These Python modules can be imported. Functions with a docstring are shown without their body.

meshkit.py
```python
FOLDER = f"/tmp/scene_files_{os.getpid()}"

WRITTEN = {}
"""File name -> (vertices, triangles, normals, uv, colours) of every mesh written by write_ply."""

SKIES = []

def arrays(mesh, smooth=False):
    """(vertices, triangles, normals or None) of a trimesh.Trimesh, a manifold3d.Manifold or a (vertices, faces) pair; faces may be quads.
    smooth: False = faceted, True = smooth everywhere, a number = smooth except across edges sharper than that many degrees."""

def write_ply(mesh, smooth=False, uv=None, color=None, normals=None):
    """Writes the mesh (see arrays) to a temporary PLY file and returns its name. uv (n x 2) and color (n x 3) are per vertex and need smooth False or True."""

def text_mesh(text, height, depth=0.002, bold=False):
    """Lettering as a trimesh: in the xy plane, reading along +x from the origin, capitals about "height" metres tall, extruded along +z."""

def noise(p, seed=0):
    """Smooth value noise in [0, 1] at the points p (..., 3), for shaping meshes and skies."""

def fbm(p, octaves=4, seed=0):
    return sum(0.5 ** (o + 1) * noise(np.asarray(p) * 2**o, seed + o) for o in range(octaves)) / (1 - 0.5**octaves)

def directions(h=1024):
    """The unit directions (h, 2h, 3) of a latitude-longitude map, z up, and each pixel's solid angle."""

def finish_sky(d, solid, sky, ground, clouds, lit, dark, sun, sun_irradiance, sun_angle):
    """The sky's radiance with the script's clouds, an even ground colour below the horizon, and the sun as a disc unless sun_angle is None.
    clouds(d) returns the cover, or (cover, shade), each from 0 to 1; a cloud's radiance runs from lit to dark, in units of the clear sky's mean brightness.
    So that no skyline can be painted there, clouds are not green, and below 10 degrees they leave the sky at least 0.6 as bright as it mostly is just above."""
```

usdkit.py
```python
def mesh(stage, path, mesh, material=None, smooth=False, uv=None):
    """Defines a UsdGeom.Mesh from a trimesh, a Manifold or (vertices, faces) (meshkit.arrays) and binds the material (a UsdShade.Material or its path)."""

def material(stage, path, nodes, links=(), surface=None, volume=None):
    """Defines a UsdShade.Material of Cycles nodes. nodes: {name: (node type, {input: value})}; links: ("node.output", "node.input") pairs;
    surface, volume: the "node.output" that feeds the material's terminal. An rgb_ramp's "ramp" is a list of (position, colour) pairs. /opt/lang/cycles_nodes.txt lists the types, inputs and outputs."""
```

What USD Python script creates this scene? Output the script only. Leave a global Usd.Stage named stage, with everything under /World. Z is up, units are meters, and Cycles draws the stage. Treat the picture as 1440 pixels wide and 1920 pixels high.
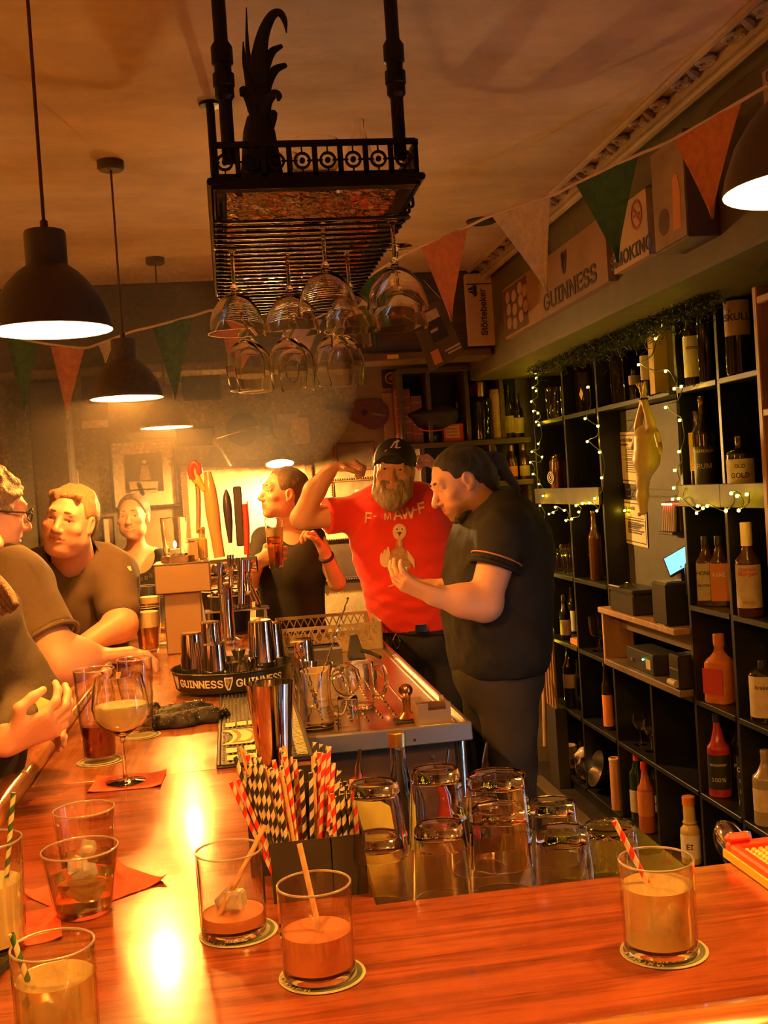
import math, random
import numpy as np, trimesh, manifold3d as m3
import shapely.geometry as sg
from shapely import affinity, unary_union
from pxr import Usd, UsdGeom, UsdLux, UsdShade, Gf, Sdf, Vt
import usdkit, meshkit

stage = Usd.Stage.CreateInMemory()
UsdGeom.Xform.Define(stage, '/World')
UsdGeom.Scope.Define(stage, '/World/Looks')
rng = random.Random(7)
nrng = np.random.default_rng(7)

# ------------------------------------------------------------------ camera
FPX = 2080.0                                   # focal length in pixels of a 1440 x 1920 picture
YAW, PITCH, ROLL = math.radians(7.9), math.radians(1.3), math.atan(.066)
EYE = np.array([0, 0, 1.63])
FWD = np.array([math.sin(YAW) * math.cos(PITCH), math.cos(YAW) * math.cos(PITCH), -math.sin(PITCH)])
_r = np.array([math.cos(YAW), -math.sin(YAW), 0.]); _u = np.cross(_r, FWD)
CUP = _u * math.cos(ROLL) + _r * math.sin(ROLL)
CRT = _r * math.cos(ROLL) - _u * math.sin(ROLL)
cam = UsdGeom.Camera.Define(stage, '/World/camera')
cam.CreateFocalLengthAttr(36.0)
cam.CreateHorizontalApertureAttr(36.0 * 1440 / FPX)
cam.CreateVerticalApertureAttr(36.0 * 1920 / FPX)
cam.CreateClippingRangeAttr(Gf.Vec2f(.02, 100))
cam.CreateExposureAttr(2.2)
cam.AddTransformOp().Set(Gf.Matrix4d(*CRT, 0, *CUP, 0, *(-FWD), 0, *EYE, 1))


def ray(px, py): return FWD + CRT * ((px - 720) / FPX) - CUP * ((py - 960) / FPX)
def P(px, py, d): return EYE + ray(px, py) * d                                  # the point d metres ahead
def PZ(px, py, z): r = ray(px, py); return EYE + r * ((z - EYE[2]) / r[2])        # on a level at height z
def PX(px, py, x): r = ray(px, py); return EYE + r * (x / r[0])                   # on the side wall plane
def PY(px, py, y): r = ray(px, py); return EYE + r * (y / r[1])                   # on a cross wall plane


# ------------------------------------------------------------------ light: colours and strengths of the lamps, unseen and added ones included
WARM = (1.0, .38, .058)            # amber filament bulbs
LAMP_POWER = 460.0                 # radiance of a pendant's bulb
FAIRY = (1.0, .62, .02)
FAIRY_POWER = 13.0
COOL = (.42, .68, 1.0)  # colour of the unseen cooler's tube
GLARE_HAZE = 0.055  # density of the added volume that stands in for lens glare
world = UsdLux.DomeLight.Define(stage, '/World/night_air')   # barely any light reaches the closed room
world.CreateColorAttr(Gf.Vec3f(.5, .6, 1.0)); world.CreateIntensityAttr(.004)

# ------------------------------------------------------------------ materials
LOOKS = {}


def mat(name, color, rough=.5, metal=0, noise=None, bump=None, coat=0, spec=.5, trans=0, emit=None, strength=0, sheen=0, extra=None, stretch=None, alt=None, rrough=None, tint=False, sss=0, ior=None):
    """A principled material; noise=(scale, amount) varies its colour towards alt, bump=(scale, distance) gives fine relief."""
    if name in LOOKS: return LOOKS[name]
    p = {'base_color': color, 'roughness': rough, 'metallic': metal, 'specular_ior_level': spec}
    if coat: p.update(coat_weight=coat, coat_roughness=.08)
    if trans: p['transmission_weight'] = trans
    if ior: p['ior'] = ior
    if emit is not None: p.update(emission_color=emit, emission_strength=strength)
    if sheen: p['sheen_weight'] = sheen
    if sss: p.update(subsurface_weight=sss, subsurface_scale=.006)
    if extra: p.update(extra)
    nodes, links = {'p': ('principled_bsdf', p)}, []
    vec = None
    if noise or bump or rrough:
        nodes['tc'] = ('texture_coordinate', {})
        vec = 'tc.object'
        if stretch:
            nodes['map'] = ('mapping', {'scale': stretch}); links.append(('tc.object', 'map.vector')); vec = 'map.vector'
    if noise:
        nodes['n'] = ('noise_texture', {'scale': noise[0], 'detail': 6.0, 'roughness': .62})
        links.append((vec, 'n.vector'))
        a = alt or tuple(c * .35 for c in color)
        lo, hi = .5 - .3 / max(noise[1], .3), .5 + .3 / max(noise[1], .3)
        nodes['r'] = ('rgb_ramp', {'ramp': [(max(0, lo + .1), a), (min(1, hi - .1), color)]})
        links += [('n.fac', 'r.fac'), ('r.color', 'p.base_color')]
    if tint:
        nodes['at'] = ('attribute', {'attribute': 'tint'})
        nodes['mx'] = ('mix', {'mix_type': 'multiply', 'fac': 1.0, 'color2': color})
        links.append(('at.color', 'mx.color1'))
        if noise: links.remove(('r.color', 'p.base_color')); links.append(('r.color', 'mx.color2'))
        links.append(('mx.color', 'p.base_color'))
    if bump:
        nodes['bn'] = ('noise_texture', {'scale': bump[0], 'detail': 4.0})
        nodes['b'] = ('bump', {'strength': 1.0, 'distance': bump[1]})
        links += [(vec, 'bn.vector'), ('bn.fac', 'b.height'), ('b.normal', 'p.normal')]
    if rrough:
        nodes['rn'] = ('noise_texture', {'scale': rrough[0], 'detail': 3.0})
        nodes['rr'] = ('map_range', {'from_min': .3, 'from_max': .7, 'to_min': rrough[1], 'to_max': rrough[2], 'clamp': True})
        links += [(vec, 'rn.vector'), ('rn.fac', 'rr.value'), ('rr.result', 'p.roughness')]
    LOOKS[name] = usdkit.material(stage, '/World/Looks/' + name, nodes, links, surface='p.BSDF')
    return LOOKS[name]


def glow(name, color, strength):
    if name not in LOOKS:
        LOOKS[name] = usdkit.material(stage, '/World/Looks/' + name, {'e': ('emission', {'color': color, 'strength': strength})}, surface='e.emission')
    return LOOKS[name]


def pane(name, color=(1, 1, 1), edge=None, rough=.02):
    """Thin flat glass: clear with a fresnel reflection."""
    if name not in LOOKS:
        LOOKS[name] = usdkit.material(stage, '/World/Looks/' + name, {
            't': ('transparent_bsdf', {'color': color}), 'g': ('glossy_bsdf', {'color': (1, 1, 1), 'roughness': rough}),
            'f': ('fresnel', {'IOR': 1.6}), 'ge': ('geometry', {}), 'iv': ('math', {'math_type': 'subtract', 'value1': 1.0}),
            'lw': ('layer_weight', {'blend': .5}), 'pw': ('math', {'math_type': 'power', 'value2': 3.5}), 'tm': ('mix', {'color1': color, 'color2': edge or color}),
            'x': ('math', {'math_type': 'multiply'}), 'k': ('math', {'math_type': 'multiply', 'value2': 1.6, 'use_clamp': True}), 'm': ('mix_closure', {})},
            [('lw.facing', 'pw.value1'), ('pw.value', 'tm.fac'), ('tm.color', 't.color'), ('ge.backfacing', 'iv.value2'), ('f.fac', 'x.value1'), ('iv.value', 'x.value2'), ('x.value', 'k.value1'), ('k.value', 'm.fac'), ('t.BSDF', 'm.closure1'), ('g.BSDF', 'm.closure2')], surface='m.closure')
    return LOOKS[name]


# ------------------------------------------------------------------ objects
USED = set()
BASE = {}


def numbered(path):
    if path not in USED: USED.add(path); return path
    k = 1
    while f'{path}_{k:03d}' in USED: k += 1
    USED.add(f'{path}_{k:03d}'); return f'{path}_{k:03d}'


def tag(prim, label=None, cat=None, group=None, kind=None):
    for k, v in (('label', label), ('category', cat), ('group', group), ('kind', kind)):
        if v: prim.SetCustomDataByKey(k, v)


def thing(name, label, cat, loc=(0, 0, 0), rz=0, group=None, kind=None):
    path = numbered('/World/' + name)
    x = UsdGeom.Xform.Define(stage, path)
    x.AddTranslateOp().Set(Gf.Vec3d(*map(float, loc)))
    if rz: x.AddRotateZOp().Set(float(rz))
    BASE[path] = np.asarray(loc, float)
    tag(x.GetPrim(), label, cat, group, kind)
    return path


def part(name, mesh, m, parent, smooth=35, label=None, kind=None, world=False, tint=None):
    """One mesh under a thing or a part; world=True: the vertices are given in room coordinates."""
    path = numbered(f'{parent}/{name}')
    if isinstance(mesh, (list, tuple)) and len(mesh) and isinstance(mesh[0], trimesh.Trimesh): mesh = trimesh.util.concatenate(list(mesh))
    if world:
        top = '/'.join(path.split('/')[:3])
        if hasattr(mesh, 'to_mesh'): mesh = tri(mesh)
        mesh = mesh.copy(); mesh.apply_translation(-BASE[top])
    u = usdkit.mesh(stage, path, mesh, m, smooth=True if tint is not None else smooth)
    if tint is not None:
        UsdGeom.PrimvarsAPI(u).CreatePrimvar('tint', Sdf.ValueTypeNames.Float3Array, 'vertex').Set(Vt.Vec3fArray.FromNumpy(np.asarray(tint, np.float32)))
    tag(u.GetPrim(), label, kind=kind)
    return path


def single(name, mesh, m, label, cat, group=None, kind=None, smooth=35):
    """A thing that is one mesh, given in room coordinates and re-based to its foot."""
    if isinstance(mesh, (list, tuple)): mesh = trimesh.util.concatenate(list(mesh))
    if hasattr(mesh, 'to_mesh'): mesh = tri(mesh)
    path = numbered('/World/' + name)
    lo, hi = mesh.bounds
    base = np.array([(lo[0] + hi[0]) / 2, (lo[1] + hi[1]) / 2, lo[2]])
    mesh = mesh.copy(); mesh.apply_translation(-base)
    u = usdkit.mesh(stage, path, mesh, m, smooth=smooth)
    u.AddTranslateOp().Set(Gf.Vec3d(*map(float, base)))
    BASE[path] = base
    tag(u.GetPrim(), label, cat, group, kind)
    return path


def copy(src, loc, rz=0, label=None, group=None, tilt=None, scale=None, name=None):
    p0 = stage.GetPrimAtPath(src); was = p0.GetCustomData()
    base = name or src.split('/')[-1]
    if not name and len(base) > 4 and base[-3:].isdigit() and base[-4] == '_': base = base[:-4]
    path = numbered('/World/' + base)
    x = UsdGeom.Xform.Define(stage, path)
    x.GetPrim().GetReferences().AddInternalReference(src)
    x.ClearXformOpOrder()
    x.AddTranslateOp(opSuffix='at').Set(Gf.Vec3d(*map(float, loc)))
    if rz: x.AddRotateZOp(opSuffix='turn').Set(float(rz))
    if tilt: x.AddRotateXYZOp(opSuffix='tilt').Set(Gf.Vec3f(*map(float, tilt)))
    if scale: x.AddScaleOp(opSuffix='size').Set(Gf.Vec3f(*map(float, scale)))
    x.GetPrim().SetInstanceable(True)
    BASE[path] = np.asarray(loc, float)
    tag(x.GetPrim(), label or was.get('label'), was.get('category'), group or was.get('group'))
    return path


def turn(path, tilt):
    UsdGeom.Xformable(stage.GetPrimAtPath(path)).AddRotateXYZOp(opSuffix='tilt').Set(Gf.Vec3f(*map(float, tilt)))


# ------------------------------------------------------------------ shapes
def tri(m):
    if hasattr(m, 'to_mesh'):
        k = m.to_mesh(); return trimesh.Trimesh(k.vert_properties[:, :3], k.tri_verts, process=False)
    return m


def box(x0, x1, y0, y1, z0, z1, r=0):
    """A box, its edges chamfered by r."""
    if r <= 0:
        b = trimesh.creation.box((x1 - x0, y1 - y0, z1 - z0)); b.apply_translation(((x0 + x1) / 2, (y0 + y1) / 2, (z0 + z1) / 2)); return b
    pts = []
    for sx in (0, 1):
        for sy in (0, 1):
            for sz in (0, 1):
                c = np.array([(x0, x1)[sx], (y0, y1)[sy], (z0, z1)[sz]], float); o = np.array([1 - 2 * sx, 1 - 2 * sy, 1 - 2 * sz]) * r
                for k in range(3):
                    q = c + o; q[k] = c[k]; pts.append(q)
    return tri(m3.Manifold.hull_points(np.array(pts)))


def cbox(c, size, r=0, rz=0, M=None):
    s = np.asarray(size) / 2
    b = box(-s[0], s[0], -s[1], s[1], -s[2], s[2], r)
    if rz: b.apply_transform(trimesh.transformations.rotation_matrix(math.radians(rz), [0, 0, 1]))
    if M is not None: b.apply_transform(M)
    b.apply_translation(c); return b


def lathe(profile, n=32, z0=0):
    """Revolves (radius, height) pairs; closed where the radius is 0."""
    pr = np.array(profile, float); ang = np.linspace(0, 2 * math.pi, n, endpoint=False)
    k = len(pr)
    v = np.stack([pr[:, 0][:, None] * np.cos(ang), pr[:, 0][:, None] * np.sin(ang), np.broadcast_to(pr[:, 1][:, None] + z0, (k, n))], -1).reshape(-1, 3)
    i, j = np.meshgrid(np.arange(k - 1), np.arange(n), indexing='ij')
    a, b, c, d = i * n + j, i * n + (j + 1) % n, (i + 1) * n + (j + 1) % n, (i + 1) * n + j
    f = np.concatenate([np.stack([a, b, c], -1).reshape(-1, 3), np.stack([a, c, d], -1).reshape(-1, 3)])
    m = trimesh.Trimesh(v, f, process=False); m.merge_vertices(); m.update_faces(m.nondegenerate_faces()); return m


def tube(pts, r, sides=8, closed=False):
    p = np.asarray(pts, float)
    if closed: p = np.vstack([p, p[:1]])
    t = np.gradient(p, axis=0)
    if closed: t[0] = t[-1] = p[1] - p[-2]
    t /= np.linalg.norm(t, axis=1, keepdims=True) + 1e-12
    r = np.broadcast_to(np.asarray(r, float), (len(p),))
    a = np.cross(t[0], [0, 0, 1.] if abs(t[0][2]) < .9 else [1., 0, 0]); a /= np.linalg.norm(a)
    A = []
    for q in t:
        a = a - q * (a @ q); a /= np.linalg.norm(a) + 1e-12; A.append(a)
    A = np.array(A); Bv = np.cross(t, A); ang = np.arange(sides) * 2 * math.pi / sides
    v = p[:, None] + r[:, None, None] * (np.cos(ang)[None, :, None] * A[:, None] + np.sin(ang)[None, :, None] * Bv[:, None])
    i, j = np.meshgrid(np.arange(len(p) - 1), np.arange(sides), indexing='ij')
    q = np.stack([i * sides + j, i * sides + (j + 1) % sides, (i + 1) * sides + (j + 1) % sides, (i + 1) * sides + j], -1).reshape(-1, 4)
    f = np.vstack([q[:, [0, 1, 2]], q[:, [0, 2, 3]]]); v = v.reshape(-1, 3)
    if not closed:
        n = len(v); v = np.vstack([v, p[0], p[-1]]); k = np.arange(sides); e = (len(p) - 1) * sides
        f = np.vstack([f, np.stack([np.full(sides, n), (k + 1) % sides, k], -1), np.stack([np.full(sides, n + 1), e + k, e + (k + 1) % sides], -1)])
    return trimesh.Trimesh(v, f, process=False)


def spline(pts, n=8):
    p = np.asarray(pts, float); q = np.vstack([2 * p[0] - p[1], p, 2 * p[-1] - p[-2]]); out = []
    for i in range(1, len(q) - 2):
        t = np.linspace(0, 1, n, endpoint=False)[:, None]
        a, b, c, d = q[i - 1], q[i], q[i + 1], q[i + 2]
        out.append(.5 * (2 * b + (c - a) * t + (2 * a - 5 * b + 4 * c - d) * t ** 2 + (3 * b - a - 3 * c + d) * t ** 3))
    return np.vstack(out + [p[-1:]])


def ext(poly, depth):
    """Extrudes a shapely polygon along +z."""
    return trimesh.util.concatenate([trimesh.creation.extrude_polygon(g, depth, engine='earcut') for g in getattr(poly, 'geoms', [poly]) if g.area > 1e-9])


def place(mesh, origin, xdir, ydir):
    """Moves a mesh drawn in the xy plane to origin, its x along xdir and y along ydir."""
    x = np.asarray(xdir, float); x /= np.linalg.norm(x); y = np.asarray(ydir, float); y = y - x * (x @ y); y /= np.linalg.norm(y)
    M = np.eye(4); M[:3, 0], M[:3, 1], M[:3, 2], M[:3, 3] = x, y, np.cross(x, y), origin
    m = mesh.copy(); m.apply_transform(M); return m


def move(m, d): m = m.copy(); m.apply_translation(d); return m


def rotm(deg, axis): return trimesh.transformations.rotation_matrix(math.radians(deg), axis)


def text(s, h, depth=.001, bold=False, center=True):
    m = meshkit.text_mesh(s, h, depth, bold)
    if center: b = m.bounds; m.apply_translation((-(b[0][0] + b[1][0]) / 2, -(b[0][1] + b[1][1]) / 2, 0))
    return m


# ------------------------------------------------------------------ signed distance modelling for bodies and cloth
class Field:
    def __init__(s, lo, hi, h):
        s.lo, s.h = np.asarray(lo, float), h
        n = np.ceil((np.asarray(hi) - s.lo) / h).astype(int) + 1
        s.n, s.v = n, np.full(n, .2, np.float32)

    def grid(s, lo, hi):
        a = np.clip(np.floor((np.asarray(lo) - s.lo) / s.h).astype(int), 0, s.n); b = np.clip(np.ceil((np.asarray(hi) - s.lo) / s.h).astype(int) + 1, 0, s.n)
        if (b <= a).any(): return None, None
        ax = [(s.lo[k] + s.h * np.arange(a[k], b[k])).astype(np.float32) for k in range(3)]
        return tuple(slice(a[k], b[k]) for k in range(3)), np.stack(np.meshgrid(*ax, indexing='ij'), -1)

    def blend(s, sl, d, k, cut=False):
        o = s.v[sl]
        if cut:
            h = np.clip(.5 - .5 * (o + d) / max(k, 1e-6), 0, 1); s.v[sl] = o * (1 - h) - d * h + k * h * (1 - h)
        else:
            h = np.clip(.5 + .5 * (d - o) / max(k, 1e-6), 0, 1); s.v[sl] = d * (1 - h) + o * h - k * h * (1 - h)

    def cone(s, a, b, r1, r2=None, k=.02, flat=None, cut=False):
        """A limb from a to b; flat=(direction, factor) squeezes it along a direction."""
        a, b = np.asarray(a, float), np.asarray(b, float); r2 = r1 if r2 is None else r2
        m = max(r1, r2) * (1 if flat is None else max(1, 1 / flat[1])) + k + 3 * s.h
        sl, p = s.grid(np.minimum(a, b) - m, np.maximum(a, b) + m)
        if sl is None: return
        ab = (b - a).astype(np.float32); q = p - a.astype(np.float32)
        t = np.clip((q @ ab) / max(float(ab @ ab), 1e-9), 0, 1); q = q - t[..., None] * ab
        if flat is not None:
            n = np.asarray(flat[0], np.float32); n = n / np.linalg.norm(n); q = q + (q @ n)[..., None] * n * (flat[1] - 1)
        s.blend(sl, np.sqrt((q * q).sum(-1)) - (r1 + (r2 - r1) * t), k, cut)

    def ball(s, c, r, R=None, k=.02, cut=False):
        """An ellipsoid with radii r along the columns of R."""
        c = np.asarray(c, float); r = np.broadcast_to(np.asarray(r, float), (3,)); m = r.max() + k + 3 * s.h
        sl, p = s.grid(c - m, c + m)
        if sl is None: return
        q = p - c.astype(np.float32)
        if R is not None: q = q @ np.asarray(R, np.float32)
        a = np.sqrt(((q / r) ** 2).sum(-1)); b = np.sqrt(((q / r ** 2) ** 2).sum(-1))
        s.blend(sl, (a * (a - 1) / np.maximum(b, 1e-6)).astype(np.float32), k, cut)

    def half(s, c, n, k=.004):
        """Cuts away what lies beyond the plane through c with normal n."""
        n = np.asarray(n, float); n = n / np.linalg.norm(n)
        ax = [(s.lo[i] + s.h * np.arange(s.n[i]) - c[i]) * n[i] for i in range(3)]
        d = (ax[0][:, None, None] + ax[1][None, :, None] + ax[2][None, None, :]).astype(np.float32)
        s.v = np.maximum(s.v, d)

    def rough(s, scale, amp, seed=0, stretch=(1, 1, 1)):
        near = np.abs(s.v) < amp + 2 * s.h
        i = np.argwhere(near); p = (s.lo + s.h * i) * scale * np.asarray(stretch)
        s.v[near] += (amp * 2 * (meshkit.noise(p, seed) - .5)).astype(np.float32)

    def mesh(s):
        v = s.v; ins = v < 0
        c = [ins[a:a + v.shape[0] - 1 or None, b:b + v.shape[1] - 1, d:d + v.shape[2] - 1] for a in (0, 1) for b in (0, 1) for d in (0, 1)]
        some = c[0].copy(); every = c[0].copy()
        for x in c[1:]: some |= x; every &= x
        cells = np.argwhere(some & ~every); m = len(cells)
        idx = np.full(some.shape, -1, np.int32); idx[tuple(cells.T)] = np.arange(m)
        acc, cnt = np.zeros((m, 3)), np.zeros(m)
        off = [np.array([a, b, d]) for a in (0, 1) for b in (0, 1) for d in (0, 1)]
        val = [v[tuple((cells + o).T)] for o in off]
        for i in range(8):
            for j in range(i + 1, 8):
                if np.abs(off[i] - off[j]).sum() != 1: continue
                cr = (val[i] < 0) != (val[j] < 0)
                t = np.where(cr, val[i] / np.where(cr, val[i] - val[j], 1), 0)[:, None]
                acc += cr[:, None] * (off[i] + t * (off[j] - off[i])); cnt += cr
        verts = s.lo + s.h * (cells + acc / np.maximum(cnt, 1)[:, None])
        faces = []
        for ax in range(3):
            e = np.take(ins, range(v.shape[ax] - 1), ax) != np.take(ins, range(1, v.shape[ax]), ax)
            i = np.argwhere(e); o1, o2 = [k for k in range(3) if k != ax]
            ok = (i[:, o1] > 0) & (i[:, o2] > 0) & (i[:, o1] < v.shape[o1] - 1) & (i[:, o2] < v.shape[o2] - 1); i = i[ok]
            q = []
            for da, db in ((1, 1), (0, 1), (0, 0), (1, 0)):
                w = i.copy(); w[:, o1] -= da; w[:, o2] -= db; q.append(idx[tuple(w.T)])
            q = np.stack(q, 1)
            flip = ins[tuple(i.T)] ^ (ax == 1)
            q[~flip] = q[~flip][:, ::-1]
            faces.append(q[(q >= 0).all(1)])
        q = np.vstack(faces)
        return trimesh.Trimesh(verts, np.vstack([q[:, [0, 1, 2]], q[:, [0, 2, 3]]]), process=False)
# ================================================================== the room
BAR = 1.10; CEIL = 2.66
m_ceiling = mat('ceiling_plaster', (.74, .62, .42), .75, noise=(1.6, 1.1), alt=(.46, .34, .20), bump=(9, .004), stretch=(1, 1.6, 1))
m_cornice = mat('cornice_plaster', (.50, .42, .30), .6, noise=(6, .7), alt=(.3, .22, .14))
m_wall = mat('mottled_wall', (.40, .33, .17), .8, noise=(3.2, 1.0), alt=(.20, .15, .07), bump=(18, .004))
m_wallD = mat('dark_wall', (.20, .12, .06), .8, noise=(2.5, .8), bump=(10, .003))
m_floor = mat('dark_floor', (.05, .035, .028), .45, noise=(5, .8))
m_beam = mat('dark_beam', (.10, .066, .036), .55, noise=(4, .6), stretch=(1, 8, 8), bump=(30, .001))
m_soffit = mat('olive_soffit', (.16, .13, .055), .6, noise=(5, .5), bump=(40, .0008))
m_black = mat('black_shelf', (.012, .011, .011), .42, noise=(12, .4), stretch=(1, 1, 6))
m_olive = mat('olive_panel', (.12, .11, .055), .6, noise=(7, .4))
m_pine = mat('pale_board', (.56, .33, .16), .5, noise=(4, .7), alt=(.25, .13, .06), stretch=(9, 9, 1))


def struct(name, mesh, m, smooth=35):
    if isinstance(mesh, list): mesh = trimesh.util.concatenate(mesh)
    path = numbered('/World/' + name); u = usdkit.mesh(stage, path, mesh, m, smooth=smooth)
    BASE[path] = np.zeros(3); tag(u.GetPrim(), kind='structure'); return path


XL, XR, YB, YF = -2.9, 2.02, 6.15, -1.9
struct('floor', box(XL, XR, YF, YB, -.06, 0), m_floor)
struct('ceiling', box(XL - .1, XR + .1, YF - .1, YB + .1, CEIL, CEIL + .08), m_ceiling)
struct('wall_back', box(XL, XR, YB, YB + .1, 0, CEIL), m_wall)
struct('wall_left', box(XL - .1, XL, YF, YB, 0, CEIL), m_wallD)
struct('wall_right', box(XR, XR + .1, YF, YB, 0, CEIL), m_black)
struct('wall_front', box(XL, XR, YF - .1, YF, 0, CEIL), m_wallD)
# dark timber beam across the room in front of the back wall, with a lighter ledge under it
bm = struct('trim_1', box(XL, 1.32, 5.34, 5.50, 2.27, CEIL, .006), m_beam)
part('ledge', box(XL, 1.32, 5.30, 5.54, 2.235, 2.275, .006), mat('ledge_wood', (.20, .12, .05), .5, noise=(6, .6)), bm)
# boxed-in soffit over the right-hand shelves
struct('trim_2', box(1.335, XR, -.4, 5.9, 2.17, CEIL, .01), m_soffit)
# plaster scroll cornice where soffit meets ceiling
cor = struct('trim_3', box(1.285, 1.335, .6, 5.32, CEIL - .035, CEIL), m_cornice)
part('moulding', tube([(1.30, .6, CEIL - .045), (1.30, 5.32, CEIL - .045)], .014, 8), m_cornice, cor)
part('moulding', tube([(1.235, .6, CEIL - .006), (1.235, 5.32, CEIL - .006)], .012, 8), m_cornice, cor)
for k in range(22):
    y = 1.9 + k * .155
    th = np.linspace(0, 3.6 * math.pi, 26); rr = .034 * (1 - th / 14)
    s = 1 if k % 2 else -1
    sc = np.stack([1.262 + rr * np.sin(th) * .75, y + s * rr * np.cos(th), np.full(26, CEIL - .012)], -1)
    leaf = np.stack([np.linspace(1.295, 1.235, 6), y + .075 * s + np.linspace(.03, -.03, 6), np.full(6, CEIL - .014)], -1)
    part('scroll', [tube(sc, np.linspace(.011, .006, 26), 6), tube(spline(leaf, 2), [.004, .006, .009, .011, .012, .012, .011, .009, .007, .005, .003], 6)], m_cornice, cor)
# haze volume added round the far left lamps, imitating lens glare
hz = usdkit.material(stage, '/World/Looks/added_glare_haze', {'v': ('principled_volume', {'color': (1, .9, .8), 'density': GLARE_HAZE, 'anisotropy': .45})}, volume='v.volume')
if GLARE_HAZE > 0:
    hm = trimesh.creation.icosphere(3, 1.0); hm.apply_scale((.92, 1.45, .56)); hm.apply_translation((-.40, 4.35, 2.05)); struct('haze', hm, hz, True)

# ================================================================== pendant lamps
m_shade = mat('lamp_shade_black', (.085, .058, .038), .42)
m_shade_in = mat('lamp_shade_inside', (.85, .78, .62), .35)
m_bulb = glow('lamp_bulb', WARM, LAMP_POWER)


def pendant(x, y, z, label, name='pendant_lamp'):
    t = thing(name, label, 'lamp', (x, y, z), group='black pendant lamps over the bar')
    out = [(.108, 0), (.1085, .003), (.104, .020), (.092, .048), (.074, .072), (.054, .090), (.038, .100), (.037, .102), (.037, .150), (.035, .154), (.010, .156)]; out = [(r_, z_ * 1.16) for r_, z_ in out]
    inn = [(.034, .094), (.052, .083), (.072, .066), (.090, .043), (.102, .018), (.1065, .002), (.108, 0)]
    part('shade', lathe(out, 48), m_shade, t)
    part('shade_lining', lathe([(.0, .094)] + inn, 48).apply_scale((1, 1, 1.05)), m_shade_in, t, label='pale inside of the shade')
    part('cord', tube([(0, 0, .18), (0, 0, .197), (0, 0, .20), (0, 0, CEIL - z - .026)], [.007, .007, .0032, .0032], 8), mat('lamp_cord', (.10, .03, .02), .6), t)
    part('canopy', lathe([(0, CEIL - z - .028), (.034, CEIL - z - .028), (.04, CEIL - z - .022), (.04, CEIL - z - .0005), (0, CEIL - z - .0005)], 32), m_shade, t)
    b = trimesh.creation.icosphere(1, .026); b.apply_scale((1, 1, 1.25)); b.apply_translation((0, 0, .034))
    part('bulb', b, m_bulb, t, smooth=True)
    return t


pendant(-.295, 2.068, 1.95, 'black dome pendant lamp nearest the left edge, largest of the left row')
pendant(-.283, 3.43, 1.947, 'black dome pendant lamp in the middle of the left row over the bar')
pendant(-.240, 4.80, 1.941, 'black dome pendant lamp farthest back in the left row, smallest')
pendant(.708, 1.222, 1.947, 'black pendant lamp cut off by the right edge, in front of the bunting')
pendant(-.300, .72, 1.95, 'unseen black dome pendant lamp over the near end of the bar, out of view, lighting the left glasses')  # out of view, continues the lamp row and lights the left glasses
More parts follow.
